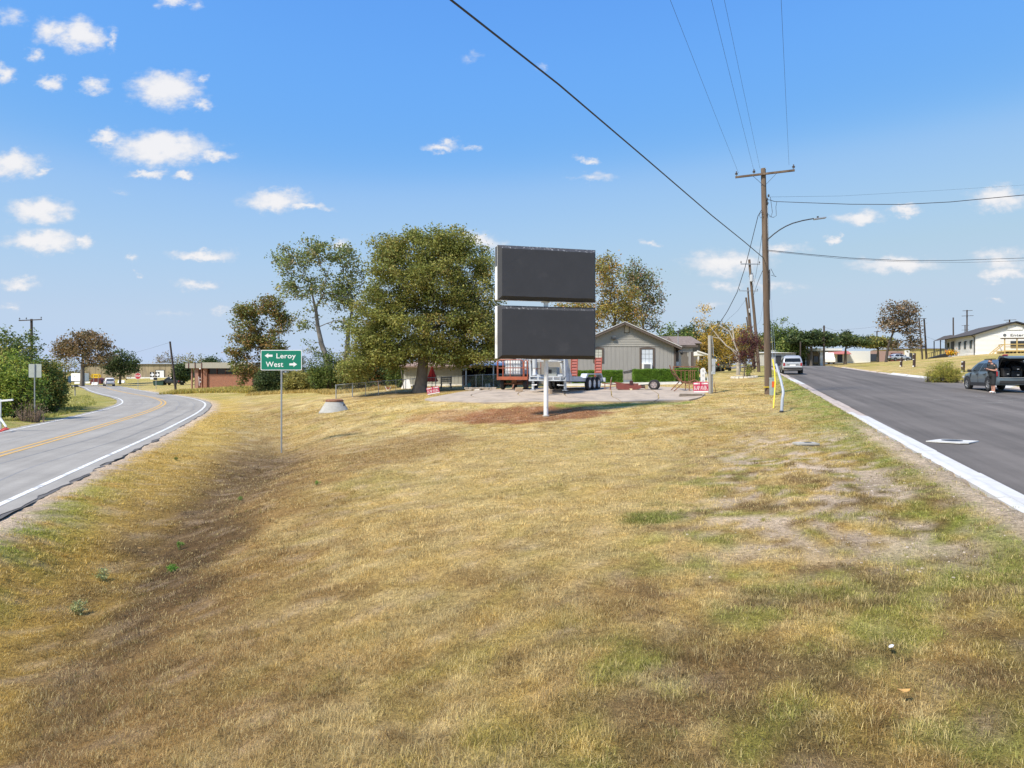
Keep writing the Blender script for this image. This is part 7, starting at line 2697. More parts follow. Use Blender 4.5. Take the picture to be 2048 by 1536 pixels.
# ------------------------------------------------------------------ gooseneck trailer
M_TRGREY = pmat('trailer_grey_paint', (.47, .51, .56), .45, var=.1, scale=3, col2=(.35, .36, .37), wear=.3)
M_REDPAINT = pmat('red_oxide_paint', (.36, .075, .05), .6, var=.18, scale=5, col2=(.30, .10, .06), wear=.4)
d0 = 40.0
fx, fy = X(1095, d0), d0
gz_ = ground_z(fx + 1.2, fy + 2.6) + .05
t = thing('gooseneck_trailer', 'grey gooseneck flatbed trailer with three axles behind the sign post', 'trailer', (fx, fy, gz_), R(-25.5))
for s in (-1, 1):
    MB().prism([(0, .56), (6.4, .50), (6.4, .74), (2.6, .76), (2.3, .82), (0, .84)], s * 1.06, s * 1.12, 'yz').build('side_rail', M_TRGREY, t)
    MB().prism([(2.0, .5), (6.4, .42), (6.4, .5), (2.0, .56)], s * .55, s * .62, 'yz').build('main_beam', M_DARKMETAL, t)
    # tapered neck legs (side plates)
    MB().prism([(-.05, .84), (1.0, .84), (.55, 1.35), (.28, 1.82), (-.12, 1.82)], s * .98, s * 1.10, 'yz').build('neck_leg', M_TRGREY, t)
    MB().bar((s * 1.0, .08, .84), (s * .78, .05, 1.78), .10, .16).build('neck_strut', M_TRGREY, t)
    MB().bar((s * 1.02, .1, 1.78), (s * .13, -1.75, 1.92), .17, .20).build('neck_arm', M_TRGREY, t)
    # fenders
    MB().prism([(2.75, .74), (3.0, .74), (3.25, .93), (5.55, .93), (5.8, .74), (6.0, .74), (5.75, 1.0), (3.05, 1.0)], s * .92, s * 1.30, 'yz').build('fender', M_TRGREY, t, bevel=.015)
    for y in (3.55, 4.4, 5.25):
        wheel(t, (s * 1.17, y, .385), .385, .23, s, 8, M_WHITECLEAN)
    # landing legs
    lg = MB().bar((s * .98, .22, .1), (s * .98, .22, .95), .12).build('landing_leg', M_TRGREY, t)
    MB().box((s * .98, .22, .06), (.26, .26, .03)).build('foot_pad', M_TRGREY, lg)
    MB().tube([(s * .98, .05, .34), (s * .80, -.08, .34), (s * .62, -.05, .36)], .03, 7).build('crank', M_WHITECLEAN, lg, True)
    # ramps standing at the tail
    rp = bpy.data.objects.new('loading_ramp', None)
    C.objects.link(rp)
    rp.parent = t
    rp.location = (s * .82, 6.42, .66)
    rp.rotation_euler = (R(-4), 0, 0)
    for s2 in (-1, 1):
        MB().bar((s2 * .21, 0, 0), (s2 * .21, 0, 1.38), .05, .07).build('ramp_rail', M_REDPAINT, rp)
    for i in range(8):
        MB().box((0, 0, .04 + i * .185), (.40, .06, .045)).build('ramp_rung', M_REDPAINT, rp)
    for i in range(7):
        MB().box((0, .02, .13 + i * .185), (.38, .012, .14)).build('ramp_plate', pmat('pink_faded_paint', (.40, .15, .13), .7, var=.15), rp)
MB().span((-1.12, -.08, .58), (1.12, .02, .66)).build('front_beam', M_TRGREY, t)
MB().span((-1.06, -.06, .80), (1.06, .0, .85)).build('front_rail', M_TRGREY, t)
for x in (-.55, 0.0, .38, .8):
    MB().bar((x, -.03, .66), (x, -.03, .80), .08).build('front_stud', M_TRGREY, t)
for i in range(12):
    y = 2.65 + i * .31
    MB().span((-1.05, y, .745), (1.05, y + .295, .785)).build('deck_plank', pmat('deck_planks', (.22, .19, .16), .9, var=.3, scale=3), t)
MB().span((-1.05, .1, .70), (1.05, 2.6, .74)).build('deck_plate', M_TRGREY, t)
MB().span((-1.12, 6.4, .48), (1.3, 6.52, .74)).build('tail_beam', M_TRGREY, t)
for s in (-1, 1):
    MB().box((s * .95, 6.36, .62), (.12, .02, .08)).build('tail_lamp', M_TAIL, t)
MB().tube([(0, -1.8, 2.02), (0, -1.8, 1.30)], [.14, .12], 12).build('coupler_tube', M_TRGREY, t, True)
MB().bar((-.55, -.3, 1.84), (.55, -.3, 1.84), .12, .16).build('neck_cross_beam', M_TRGREY, t)
MB().bar((-.95, .02, 1.74), (.95, .02, 1.74), .14, .2).build('neck_cross_beam', M_TRGREY, t)
MB().tube([(0, -1.8, 1.30), (0, -1.8, 1.02)], .075, 10).build('coupler_inner_tube', M_WHITECLEAN, t, True)
MB().lathe([(.11, 0), (.13, .05), (.10, .14), (.07, .18)], (0, -1.8, .86), 12).build('coupler_socket', M_TRGREY, t)
tb = MB().span((-.35, .25, .85), (.45, .75, 1.35)).build('tool_box', pmat('pale_tool_box', (.36, .38, .36), .5, var=.2), t, bevel=.02)
MB().span((-.30, .245, 1.0), (.15, .249, 1.22)).build('box_panel', M_DARKMETAL, tb)
for s in (-.7, .75):
    MB().box((s, .4, .89), (.4, .5, .10)).build('cross_brace', M_TRGREY, t)
MB().tube([(1.13, .55, .55), (1.14, .5, .62), (1.14, .45, 1.3)], .018, 6).build('chain', M_TRGREY, t, True)

# ------------------------------------------------------------------ orange wagon with tanks
M_ORANGE = pmat('worn_orange_paint', (.38, .10, .045), .6, var=.2, scale=5, col2=(.26, .08, .045), wear=.55)
d0 = 43.0
wx, wy = X(1024, d0), d0
gz_ = ground_z(wx, wy + 1) + .05
wrz = R(-13)
t = thing('orange_wagon', 'orange railed farm wagon carrying white tanks', 'wagon', (wx, wy, gz_), wrz)
for y in (0, 4.6):
    MB().span((-.95, y, .60), (.95, y + .12, .80)).build('end_beam', M_ORANGE, t)
for s in (-1, 1):
    MB().span((s * .85, .12, .62), (s * .95, 4.6, .78)).build('side_beam', M_ORANGE, t)
for i in range(10):
    MB().span((-.84, .14 + i * .447, .74), (.84, .14 + i * .447 + .43, .79)).build('deck_plank', pmat('wagon_planks', (.16, .11, .08), .9, var=.3), t)
for x0, x1, nmid in ((-.93, .68, 1), (.74, .94, 0)):
    fr = MB()
    r_ = .16
    pts = [(x0, .06, .80), (x0, .06, 1.82 - r_), (x0 + .05, .06, 1.82 - .05), (x0 + r_ * .9, .06, 1.82)] + ([(x1 - r_, .06, 1.82), (x1 - .05, .06, 1.77), (x1, .06, 1.82 - r_), (x1, .06, .80)])
    fr.tube(pts, .028, 8)
    fr.tube([(x0, .06, 1.32), (x1, .06, 1.32)], .022, 7)
    if nmid:
        fr.tube([((x0 + x1) / 2, .06, .8), ((x0 + x1) / 2, .06, 1.82)], .022, 7)
        fr.tube([(x0 + .34, .06, .8), (x0 + .34, .06, 1.82)], .018, 7)
    fr.build('end_rail', M_ORANGE, t, True)
for s in (-1, 1):
    sr_ = MB()
    for y in (.25, 1.6, 3.0, 4.5):
        sr_.tube([(s * .93, y, .78), (s * .93, y, 1.8)], .024, 7)
    for z in (1.30, 1.80):
        sr_.tube([(s * .93, .2, z), (s * .93, 4.55, z)], .024, 7)
    sr_.build('side_rail', M_ORANGE, t, True)
    for y in (.65, 3.9):
        wheel(t, (s * .72, y, .36), .36, .22, s, 6, M_RUST)
for y in (.65, 3.9):
    MB().bar((-.7, y, .36), (.7, y, .36), .09).build('axle', M_RUST, t)
    MB().bar((0, y, .36), (0, y, .62), .3, .2).build('turntable', M_RUST, t)
MB().bar((0, .65, .45), (0, 3.9, .5), .1).build('reach_pole', M_RUST, t)
MB().bar((0, .5, .36), (.25, -.9, .12), .07).build('drawbar', M_RUST, t)
M_POLY = pmat('white_polyethylene', (.74, .76, .77), .45, var=.04, scale=1.5)
M_CAGE = pmat('tank_cage', (.34, .35, .36), .4, .6, var=.1)


def ibc(label, lx_, ly_, lz_, sc=(1, 1, 1)):
    c, s = math.cos(wrz), math.sin(wrz)
    w = (wx + lx_ * c - ly_ * s, wy + lx_ * s + ly_ * c, gz_ + lz_)
    q = thing('liquid_tank', label, 'tank', w, wrz, 'white caged liquid tanks')
    q.scale = sc
    MB().span((-.48, -.48, .12), (.48, .48, 1.06)).build('bottle', M_POLY, q, bevel=.06)
    MB().lathe([(.02, 1.06), (.09, 1.06), (.09, 1.10), (.02, 1.11)], (0, 0, 0), 12).build('cap', M_BLACK, q)
    cg = MB()
    for i in range(7):
        a = -.5 + i * 1 / 6
        for (x, y) in ((a, -.5), (a, .5), (-.5, a), (.5, a)):
            cg.bar((x, y, .1), (x, y, 1.06), .016)
    for j in range(5):
        z = .14 + j * .225
        cg.bar((-.5, -.508, z), (.5, -.508, z), .016)
        cg.bar((-.5, .508, z), (.5, .508, z), .016)
        cg.bar((-.508, -.5, z), (-.508, .5, z), .016)
        cg.bar((.508, -.5, z), (.508, .5, z), .016)
    cg.build('cage', M_CAGE, q)
    MB().span((-.52, -.52, 0), (.52, .52, .10)).build('pallet', M_DARKMETAL, q)
    return q


ibc('white caged tank at the front of the orange wagon', -.02, .75, .795)
ibc('white caged tank in the middle of the orange wagon, half hidden', .22, 2.1, .795, (1, 1, 1.08))
ibc('white caged tank at the rear of the orange wagon', .30, 3.6, .795, (1, 1, 1.1))
for px, d, lab, sz_ in ((1038, 41.2, 'pale stone block lying under the orange wagon', (.42, .25, .22)), (1101, 39.7, 'small pale block by the sign post foot under the trailer', (.2, .2, .24))):
    b_ = on_ground(px, d)
    o = MB().box((0, 0, sz_[2] / 2 + .05), sz_, rz=.1).build('stone_block', pmat('tan_stone', (.42, .31, .21), .9, var=.2, scale=6, bump=.4, bscale=20), None, bevel=.02, loc=b_)
    tag(o, lab, 'block')

# ------------------------------------------------------------------ maroon implement and chrome wheel
D = 43.2
b_ = on_ground(1258, D)
gz_ = b_.z + .05
t = thing('maroon_implement', 'low maroon steel implement with tongue and jack before the hedge', 'farm implement', (b_.x, D, gz_))
zz_ = lambda py: Z(py, D) - gz_
xx_ = lambda px: X(px, D) - b_.x
M_MAR = pmat('maroon_primer', (.215, .058, .045), .7, var=.15, scale=4, col2=(.28, .12, .085), wear=.35)
MB().prism([(xx_(1233), zz_(768.5)), (xx_(1249), zz_(768.5)), (xx_(1251), zz_(770.5)), (xx_(1256), zz_(770)), (xx_(1258), zz_(771)), (xx_(1268), zz_(771)), (xx_(1282), zz_(770)), (xx_(1283), zz_(776)), (xx_(1272), zz_(779)), (xx_(1250), zz_(779.5)), (xx_(1235), zz_(778.5))], -.06, .0, 'xz').build('side_plate', M_MAR, t)
MB().prism([(xx_(1236), zz_(767)), (xx_(1282), zz_(767)), (xx_(1282), zz_(777)), (xx_(1237), zz_(777))], .85, .9, 'xz').build('side_plate', M_MAR, t)
MB().span((xx_(1236), 0, zz_(777.5)), (xx_(1281), .85, zz_(776))).build('floor_plate', M_MAR, t)
MB().bar((xx_(1231), .4, zz_(765)), (xx_(1254), .3, zz_(768.5)), .08).build('frame_bar', M_MAR, t)
MB().box((xx_(1264.5), .3, zz_(766)), (.18, .3, .28)).build('gear_box', pmat('dark_maroon', (.07, .025, .025), .7), t)
MB().bar((xx_(1281), .3, zz_(771)), (xx_(1300), .35, zz_(770)), .09).build('axle_bar', M_DARKMETAL, t)
MB().box((xx_(1288), .3, zz_(774.5)), (.36, .2, .12)).build('hub_block', pmat('dark_maroon', (.07, .025, .025), .7), t)
MB().bar((xx_(1206), .4, zz_(766.5)), (xx_(1236), .4, zz_(769.5)), .07).build('tongue', M_RUST, t)
jk = MB().tube([(xx_(1222), .3, zz_(782)), (xx_(1223.5), .3, zz_(760))], .04, 8).build('jack', M_MAR, t, True)
MB().tube([(xx_(1223.5), .3, zz_(760)), (xx_(1224.5), .25, zz_(754.5))], .025, 6).build('jack_handle', M_GREYWOOD, jk)
MB().lathe([(.02, 0), (.1, 0), (.1, .02), (.02, .03)], (xx_(1222), .3, .0), 10).build('jack_foot', M_RUST, jk)
MB().bar((xx_(1211.5), .4, 0), (xx_(1211.5), .4, zz_(767)), .05).build('stand_leg', M_RUST, t)
MB().add([(xx_(1258), -.1, zz_(777)), (xx_(1264), -.12, zz_(777)), (xx_(1263), -.2, zz_(783)), (xx_(1260.5), -.18, zz_(781)), (xx_(1258), -.08, zz_(777)), (xx_(1264), -.1, zz_(777)), (xx_(1263), -.17, zz_(783)), (xx_(1260.5), -.15, zz_(781))], [(0, 1, 2, 3), (7, 6, 5, 4), (0, 4, 5, 1), (1, 5, 6, 2), (2, 6, 7, 3), (3, 7, 4, 0)]).build('wooden_wedge', pmat('pale_wood', (.52, .42, .24), .8, var=.2), t)
MB().box((xx_(1294), .2, zz_(774)), (.14, .3, .24)).build('wooden_chock', MATS['pale_wood'], t)
for dx, dy, lab in ((0, 0, 0), (.14, .28, 0)):
    w_ = wheel(t, (xx_(1307) + dx, -.05 + dy, .31), .31, .2, -1, 6, pmat('pinkish_rim', (.55, .47, .45), .35, .3, var=.08))
    w_.rotation_euler = (0, 0, R(78))
# second wheel needs no rim toward us; keep the pair as the implement's dual wheel
# ------------------------------------------------------------------ rusty curved frame
D = 41.5
b_ = on_ground(1372, D)
gz_ = b_.z + .03
t = thing('rusty_frame', 'rusty curved steel frame with bars near the porch', 'steel frame', (b_.x, D, gz_))
zz_ = lambda py: Z(py, D) - gz_
xx_ = lambda px: X(px, D) - b_.x
cur = [(1346.5, 733), (1348, 741), (1352.5, 750), (1358.5, 758), (1366, 764.5), (1375, 767), (1386, 767.5), (1397, 763)]
for y in (0, .9):
    MB().tube([(xx_(a), y, zz_(c_ + (0 if y == 0 else -3))) for a, c_ in cur], .035, 7).build('curved_rail', M_RUST, t, True)
for a, c_ in cur[1:]:
    MB().bar((xx_(a), 0, zz_(c_)), (xx_(a), .9, zz_(c_ - 3)), .05, .03).build('slat', M_RUST, t)
MB().bar((xx_(1346.5), 0, zz_(733)), (xx_(1398), 0, zz_(733.5)), .05).build('top_bar', M_RUST, t)
MB().bar((xx_(1352), .9, zz_(741)), (xx_(1401), .9, zz_(741)), .045).build('top_bar', M_RUST, t)
for a in (1369.5, 1377.5, 1385.5, 1389, 1393, 1397):
    MB().bar((xx_(a), .9, zz_(741)), (xx_(a), .9, zz_(766)), .03).build('upright_bar', M_RUST, t)
for y, o_ in ((0, 0), (.9, -2.5)):
    MB().bar((xx_(1366), y, zz_(766 + o_)), (xx_(1348), y, .02), .05).build('leg', M_RUST, t)
    MB().bar((xx_(1378.5), y, zz_(767 + o_)), (xx_(1378.5), y, .02), .045).build('leg', M_RUST, t)
    MB().bar((xx_(1400), y, zz_(764 + o_)), (xx_(1404), y, .02), .045).build('leg', M_RUST, t)
MB().bar((xx_(1358), .9, .05), (xx_(1396), .9, .05), .035).build('foot_bar', M_RUST, t)
# painted plank with scrolls
b_ = on_ground(1406, 41.0)
t = thing('painted_plank', 'white painted plank with dark scrolls leaning by the meter pole', 'yard decoration', b_)
zt = Z(735.5, 41) - b_.z
MB().prism([(-.13, .3), (.12, .3), (.14, zt - .1), (.06, zt), (-.06, zt - .02), (-.14, zt - .12)], 0, .04, 'xz').build('plank', M_WHITE, t)
for z in (.62, .95, 1.22):
    MB().tube([(.05 * math.cos(R(a)) * (1 - a / 700), -.008, z + .07 * math.sin(R(a)) * (1 - a / 700)) for a in range(0, 420, 40)], .005, 5).build('scroll', M_GREYWOOD, t)
MB().bar((-.02, .1, -.1), (-.02, .1, .5), .06).build('stake', M_GREYWOOD, t)
b_ = on_ground(1414, 40.6)
t = thing('leaning_rods', 'pair of pale bent rods leaning on the meter pole', 'rods', b_)
for i in range(2):
    MB().tube([(-.14 - .03 * i, 0, Z(738, 40.6) - b_.z), (-.02, 0, Z(748, 40.6) - b_.z), (.02 + .03 * i, 0, Z(760, 40.6) - b_.z), (.02, 0, 0)], .014, 6).build('rod', M_WHITE, t, True)
b_ = on_ground(1381, 38.2)
o = MB().prism([(-.62, 0), (.64, 0), (.60, .14), (-.55, .16)], -.1, .12, 'xz').build('wheel_stop', pmat('weathered_timber', (.20, .165, .13), .95, var=.3, scale=5, bump=.4), None, loc=b_ + Vector((0, 0, .03)))
tag(o, 'weathered timber lying at the end of the driveway', 'timber')
b_ = on_ground(1430, 40.5)
t = thing('bent_rod', 'thin rusty hooked rod stuck in the verge', 'rod', b_)
MB().tube([(.06, 0, -.1), (.02, 0, .15), (-.06, 0, Z(767, 40.5) - b_.z), (-.03, 0, Z(766, 40.5) - b_.z + .02), (.03, 0, Z(766.5, 40.5) - b_.z)], .016, 6).build('rod', M_RUST, t, True)
# ------------------------------------------------------------------ chain link fence and yard things
FP = [(672, 53.0), (705, 53.3), (757, 53.8), (826, 54.6), (871, 55.0), (952, 55.6), (965, 55.7), (1010, 56)]
t = thing('wire_fence', 'low chain link fence running past the oak to the shed', 'fence', (0, 0, 0))
M_MESH = pmat('chain_link', (.36, .37, .37), .5, .5, var=.1)
FH = 1.03
fpts = []
for px, d in FP:
    x = X(px, d)
    fpts.append(Vector((x, d, ground_z(x, d))))
for i, p in enumerate(fpts):
    corner = i in (0, 1)
    MB().tube([p + Vector((0, 0, -.2)), p + Vector((0, 0, FH + .05))], .04 if corner else .028, 8).build('post', M_GALV, t, True)
for a, b_ in zip(fpts[:-1], fpts[1:]):
    L_ = (b_ - a).length
    nmid = int(L_ / 1.4)
    for j in range(1, nmid + 1):
        p = a.lerp(b_, j / (nmid + 1))
        p.z = ground_z(p.x, p.y)
        MB().tube([p + Vector((0, 0, -.1)), p + Vector((0, 0, FH))], .02, 6).build('line_post', M_GALV, t, True)
    MB().tube([a + Vector((0, 0, FH)), b_ + Vector((0, 0, FH))], .022, 7).build('top_rail', M_GALV, t, True)
    mb = MB()
    n = int(L_ / .11)
    u_ = (b_ - a) / n
    m_ = int(FH / .11)
    for j in range(-m_, n):
        for s in (0, 1):
            j0, j1 = max(j, 0), min(j + m_, n)
            if j1 <= j0:
                continue
            z0, z1 = (j0 - j) / m_ * FH, (j1 - j) / m_ * FH
            if s:
                z0, z1 = FH - z0, FH - z1
            A_, B_ = a + u_ * j0, a + u_ * j1
            mb.bar(A_ + Vector((0, 0, max(z0, .02))), B_ + Vector((0, 0, max(z1, .02))), .005)
    mb.build('wire_mesh', M_MESH, t)
# small wire gate frame on the fence
b_ = on_ground(733, 57)
# umbrella
b_ = on_ground(864, 58.5)
t = thing('closed_umbrella', 'closed red patio umbrella beside the oak trunk', 'umbrella', b_)
zt, zb = Z(732, 58.5) - b_.z, Z(763, 58.5) - b_.z
M_UMB = pmat('red_canvas', (.46, .022, .02), .8, var=.2, scale=4)
mb = MB()
rings = []
for i in range(9):
    f = i / 8
    r_ = .03 + .34 * f ** .8
    ring_ = []
    for j in range(24):
        a = 2 * math.pi * j / 24
        k_ = 1 + .22 * math.cos(8 * a) * f
        ring_.append(Vector((r_ * k_ * math.cos(a) * (1 + .15 * f), r_ * k_ * math.sin(a), zt + (zb - zt) * f + .05 * math.cos(8 * a) * (f > .95))))
    rings.append(ring_)
loft(rings, caps=(True, False)).build('canopy', M_UMB, t, True)
MB().tube([(0, 0, 0), (0, 0, zt + .06)], .022, 8).build('pole', M_DARKMETAL, t, True)
MB().lathe([(.02, 0), (.24, 0), (.24, .05), (.05, .09), (.03, .2)], (0, 0, 0), 14).build('base', M_DARKMETAL, t)
# picnic bench
b_ = on_ground(892, 57.5)
t = thing('picnic_bench', 'grey wooden bench with backrest in front of the shed wall', 'bench', b_)
M_BENCH = pmat('grey_bench_wood', (.13, .125, .12), .9, var=.3, scale=5)
for i in range(3):
    MB().span((-.46, .20, .52 + i * .15), (.46, .24, .64 + i * .15)).build('back_slat', M_BENCH, t)
for i in range(3):
    MB().span((-.46, -.22 + i * .14, .42), (.46, -.10 + i * .14, .46)).build('seat_slat', M_BENCH, t)
for s in (-1, 1):
    MB().bar((s * .42, -.22, 0), (s * .34, .05, .44), .08).build('leg', M_BENCH, t)
    MB().bar((s * .42, .36, 0), (s * .34, .0, .44), .08).build('leg', M_BENCH, t)
    MB().bar((s * .40, .26, .3), (s * .40, .26, .96), .07).build('back_post', M_BENCH, t)
# basketball hoop
b_ = on_ground(925.5, 58)
t = thing('basketball_hoop', 'black round topped basketball backboard on a pole by the awning', 'basketball hoop', b_)
zz_ = lambda py: Z(py, 58) - b_.z
MB().bar((0, 0, 0), (0, 0, zz_(720)), .10).build('pole', M_BLACK, t)
prof = [(-.50, zz_(729))] + [(.52 * math.cos(R(a)) + .0, zz_(724) + (zz_(714) - zz_(724)) * math.sin(R(a))) for a in range(180, -1, -12)] + [(.50, zz_(729)), (.3, zz_(730.5)), (-.3, zz_(730.5))]
MB().prism([(x + .22, z) for x, z in prof], -.42, -.36, 'xz').build('backboard', M_BLACK, t)
MB().bar((0, 0, zz_(724)), (.22, -.36, zz_(724)), .07).build('bracket', M_DARKMETAL, t)
hp = MB().tube([(.22 + .23 * math.cos(R(a)), -.66 + .23 * math.sin(R(a)), zz_(732.5)) for a in range(0, 361, 20)], .014, 6).build('rim', M_ORANGE, t, True)
mb = MB()
for a in range(0, 360, 30):
    mb.bar((.22 + .22 * math.cos(R(a)), -.66 + .22 * math.sin(R(a)), zz_(732.5)), (.22 + .13 * math.cos(R(a + 20)), -.66 + .13 * math.sin(R(a + 20)), zz_(732.5) - .36), .012)
mb.build('net', M_WHITECLEAN, hp)
# pots, bucket, plants behind the fence
M_POT = pmat('white_pot', (.70, .69, .64), .5, var=.08)
for px, lab in ((972, 'white flower pot behind the fence, left of the pair'), (977.5, 'white flower pot behind the fence, right of the pair')):
    b_ = on_ground(px, 56.8)
    t = thing('flower_pot', lab, 'flower pot', b_, 0, 'white flower pots')
    MB().lathe([(.01, 0), (.07, 0), (.10, .24), (.115, .25), (.115, .29), (.09, .29), (.085, .25), (.01, .25)], (0, 0, 0), 14).build('pot', M_POT, t, True)
    rs = np.random.default_rng(int(px))
    Pp = rs.normal(0, .06, (60, 3)) + np.array([0, 0, .36])
    V, q = leaf_quads(Pp, .06, rs)
    npmesh('leaves', V, [q], M_LEAF, t, col=leaf_cols(60, PG_GREEN, [1, 1, 1, 1], rs))
b_ = on_ground(938.5, 57)
t = thing('teal_bucket', 'teal plastic bucket beside the awning post', 'bucket', b_)
MB().lathe([(.01, 0), (.12, 0), (.15, .34), (.165, .35), (.165, .37), (.14, .37), (.115, .02), (.01, .02)], (0, 0, 0), 16).build('pail', pmat('teal_plastic', (.02, .22, .26), .5), t, True)
MB().tube([(.155 * math.cos(R(a)), 0, .36 + .12 * math.sin(R(a))) for a in range(0, 181, 20)], .008, 5).build('handle', M_GALV, t, True)
for i, (px, d, rx, h, lab) in enumerate([(950, 57.2, .55, .8, 'scraggly shrub behind the fence left of the white pots'), (990, 57.4, .8, .95, 'leafy shrub behind the fence right of the white pots'), (963, 58.6, .4, 1.0, 'dry flowering shrub under the corrugated awning'), (1016, 57.6, .5, .7, 'low shrub behind the orange wagon')]):
    bush('garden_shrub', lab, 'shrub', on_ground(px, d), [(0, 0, h * .5, rx, rx * .6, h * .5, 1)], 60, 26, .09, PG_OLIVE + PG_DKGREEN[:2] + [(.25, .12, .05)], [2, 2, 2, 2, 1, .6], 150 + i, spread=.13, stems=7)
# stone edging pile
b_ = on_ground(961, 49.5)
t = thing('stone_edging', 'low pile of pale flat stones edging the driveway', 'stones', b_)
rs = np.random.default_rng(5)
M_STONE = pmat('limestone', (.40, .34, .27), .9, var=.2, scale=6, bump=.5, bscale=20)
for i in range(16):
    x = -.95 + (i % 8) * .27 + rs.uniform(-.05, .05)
    MB().box((x, rs.uniform(-.15, .15), .05 + (i // 8) * .11), (rs.uniform(.22, .34), rs.uniform(.2, .3), rs.uniform(.09, .13)), rz=rs.uniform(-.3, .3)).build('stone', M_STONE, t, bevel=.02)
b_ = on_ground(954, 47.4)
o = MB().box((0, 0, .07), (.34, .22, .14), rz=.1).build('pale_stone', pmat('white_stone', (.62, .58, .5), .9, var=.1), None, bevel=.03, loc=b_)
tag(o, 'single pale stone in front of the stone pile', 'stone')
# play thing behind fence
b_ = on_ground(776, 58)
t = thing('folding_frame', 'white and orange folded yard frame behind the fence', 'yard frame', b_)
zz_ = Z(773, 58) - b_.z
for s in (-1, 1):
    MB().bar((s * .05, 0, 0), (s * .24, .1, zz_), .04).build('white_leg', M_WHITE, t)
    MB().bar((s * .25, 0, 0), (s * -.1, .1, zz_ * .8), .04).build('orange_leg', M_ORANGE, t)
MB().span((-.2, .05, zz_ * .4), (.2, .1, zz_ * .7)).build('panel', M_ORANGE, t)
b_ = on_ground(815, 59.5)
t = thing('leaning_sheets', 'pale boards leaning on the shed end', 'boards', b_)
MB().add([(-.5, -.3, .0), (.35, -.3, 0), (.15, .0, .8), (-.2, .0, .8), (-.5, -.26, .0), (.35, -.26, 0), (.15, .04, .8), (-.2, .04, .8)], [(0, 1, 2, 3), (7, 6, 5, 4), (0, 4, 5, 1), (1, 5, 6, 2), (2, 6, 7, 3), (3, 7, 4, 0)]).build('board', M_WHITE, t)
MB().bar((-.25, -.5, 0), (-.55, -.1, 1.9), .06, .04).build('pole', M_BARK, t)
# stone ring round the plum tree
t = thing('stone_ring', 'ring of pale stones round the plum tree', 'stones', plum_base + Vector((0, 0, .05)))
for i in range(18):
    a = 2 * math.pi * i / 18
    x, y = 1.0 * math.cos(a), 1.0 * math.sin(a)
    z = ground_z(plum_base.x + x, plum_base.y + y) - plum_base.z
    MB().box((x, y, z + .02), (.30, .20, .16), rz=a + 1.57).build('stone', pmat('white_stone', (.62, .58, .5), .9), t, bevel=.03)
b_ = B(1497, 59.6)
bush('young_shrub', 'thin green sapling in front of the plum tree', 'shrub', b_, [(0, 0, .7, .25, .25, .6, 1)], 30, 14, .08, PG_LIME, [1, 1, 1, 1], 170, spread=.1, stems=5)
# reflector posts on the hill
M_CHAR = pmat('charred_post', (.05, .03, .028), .9, var=.3)
for px, d, pt, pb, lab in ((1828, 74, 706, 734, 'dark wooden marker post with white foot, middle of the three on the hill'), (1802, 84, 703, 722, 'dark wooden marker post farthest back on the hill'), (1925.5, 60, 707, 729, 'dark wooden marker post with white stripes behind the weed bush')):
    x = X(px, d)
    b_ = on_ground(px, d)
    t = thing('marker_post', lab, 'post', b_, R(8), 'marker posts on the hill')
    h_ = (pb - pt) * d / F
    MB().bar((0, 0, -.3), (.05, 0, h_), .24, .16).build('post', M_CHAR, t)
    for f in (.06, .55, .93):
        MB().box((.05 * f, 0, h_ * f), (.25, .17, .14 if f < .1 else .07)).build('white_stripe', M_WHITE, t)
# broken kerb rubble by the weed bush
rs = np.random.default_rng(8)
for i, lab in enumerate(('broken concrete chunk lying nearest the parked blue grey car', 'large broken concrete chunk in front of the weed bush', 'small broken concrete chunk at the middle of the weed bush', 'broken concrete chunk at the left foot of the weed bush')):
    tt_ = 45.9 + i * .62
    x, y = st_p(float(sfar(tt_)) + rs.uniform(-.35, -.1), tt_)
    s_ = (.26, .40, .20, .32)[i]
    o = MB().box((0, 0, 0), (s_, s_ * .8, s_ * .6), rz=rs.uniform(0, 3), rx=rs.uniform(-.4, .4)).build('concrete_chunk', M_KOLD, None, bevel=.03, loc=(x, y, float(zst(y)) + .07))
    tag(o, lab, 'rubble', 'broken kerb chunks')
# white paint scrawls on the street by the car
t = thing('paint_marks', 'faint white utility paint marks on the street by the parked car', 'paint marks', (0, 0, 0))
for (px, py, w_) in [(1960, 793, 20), (1992, 794, 8), (2010, 796, 26), (2012, 802, 30), (2030, 800, 20), (1985, 806, 40), (1880, 800, 24)]:
    q = (py - HZ) / F
    y = 2.22 / (.033 + q)
    x = X(px, y)
    L_ = w_ * y / F
    MB().box((0, 0, 0), (L_, .05, .004), rz=R(random.uniform(-4, 2))).build('paint_stroke', pmat('faded_white_paint', (.42, .42, .40), .8, var=.3, scale=6), t, loc=(x, y, float(zst(y)) + .036))

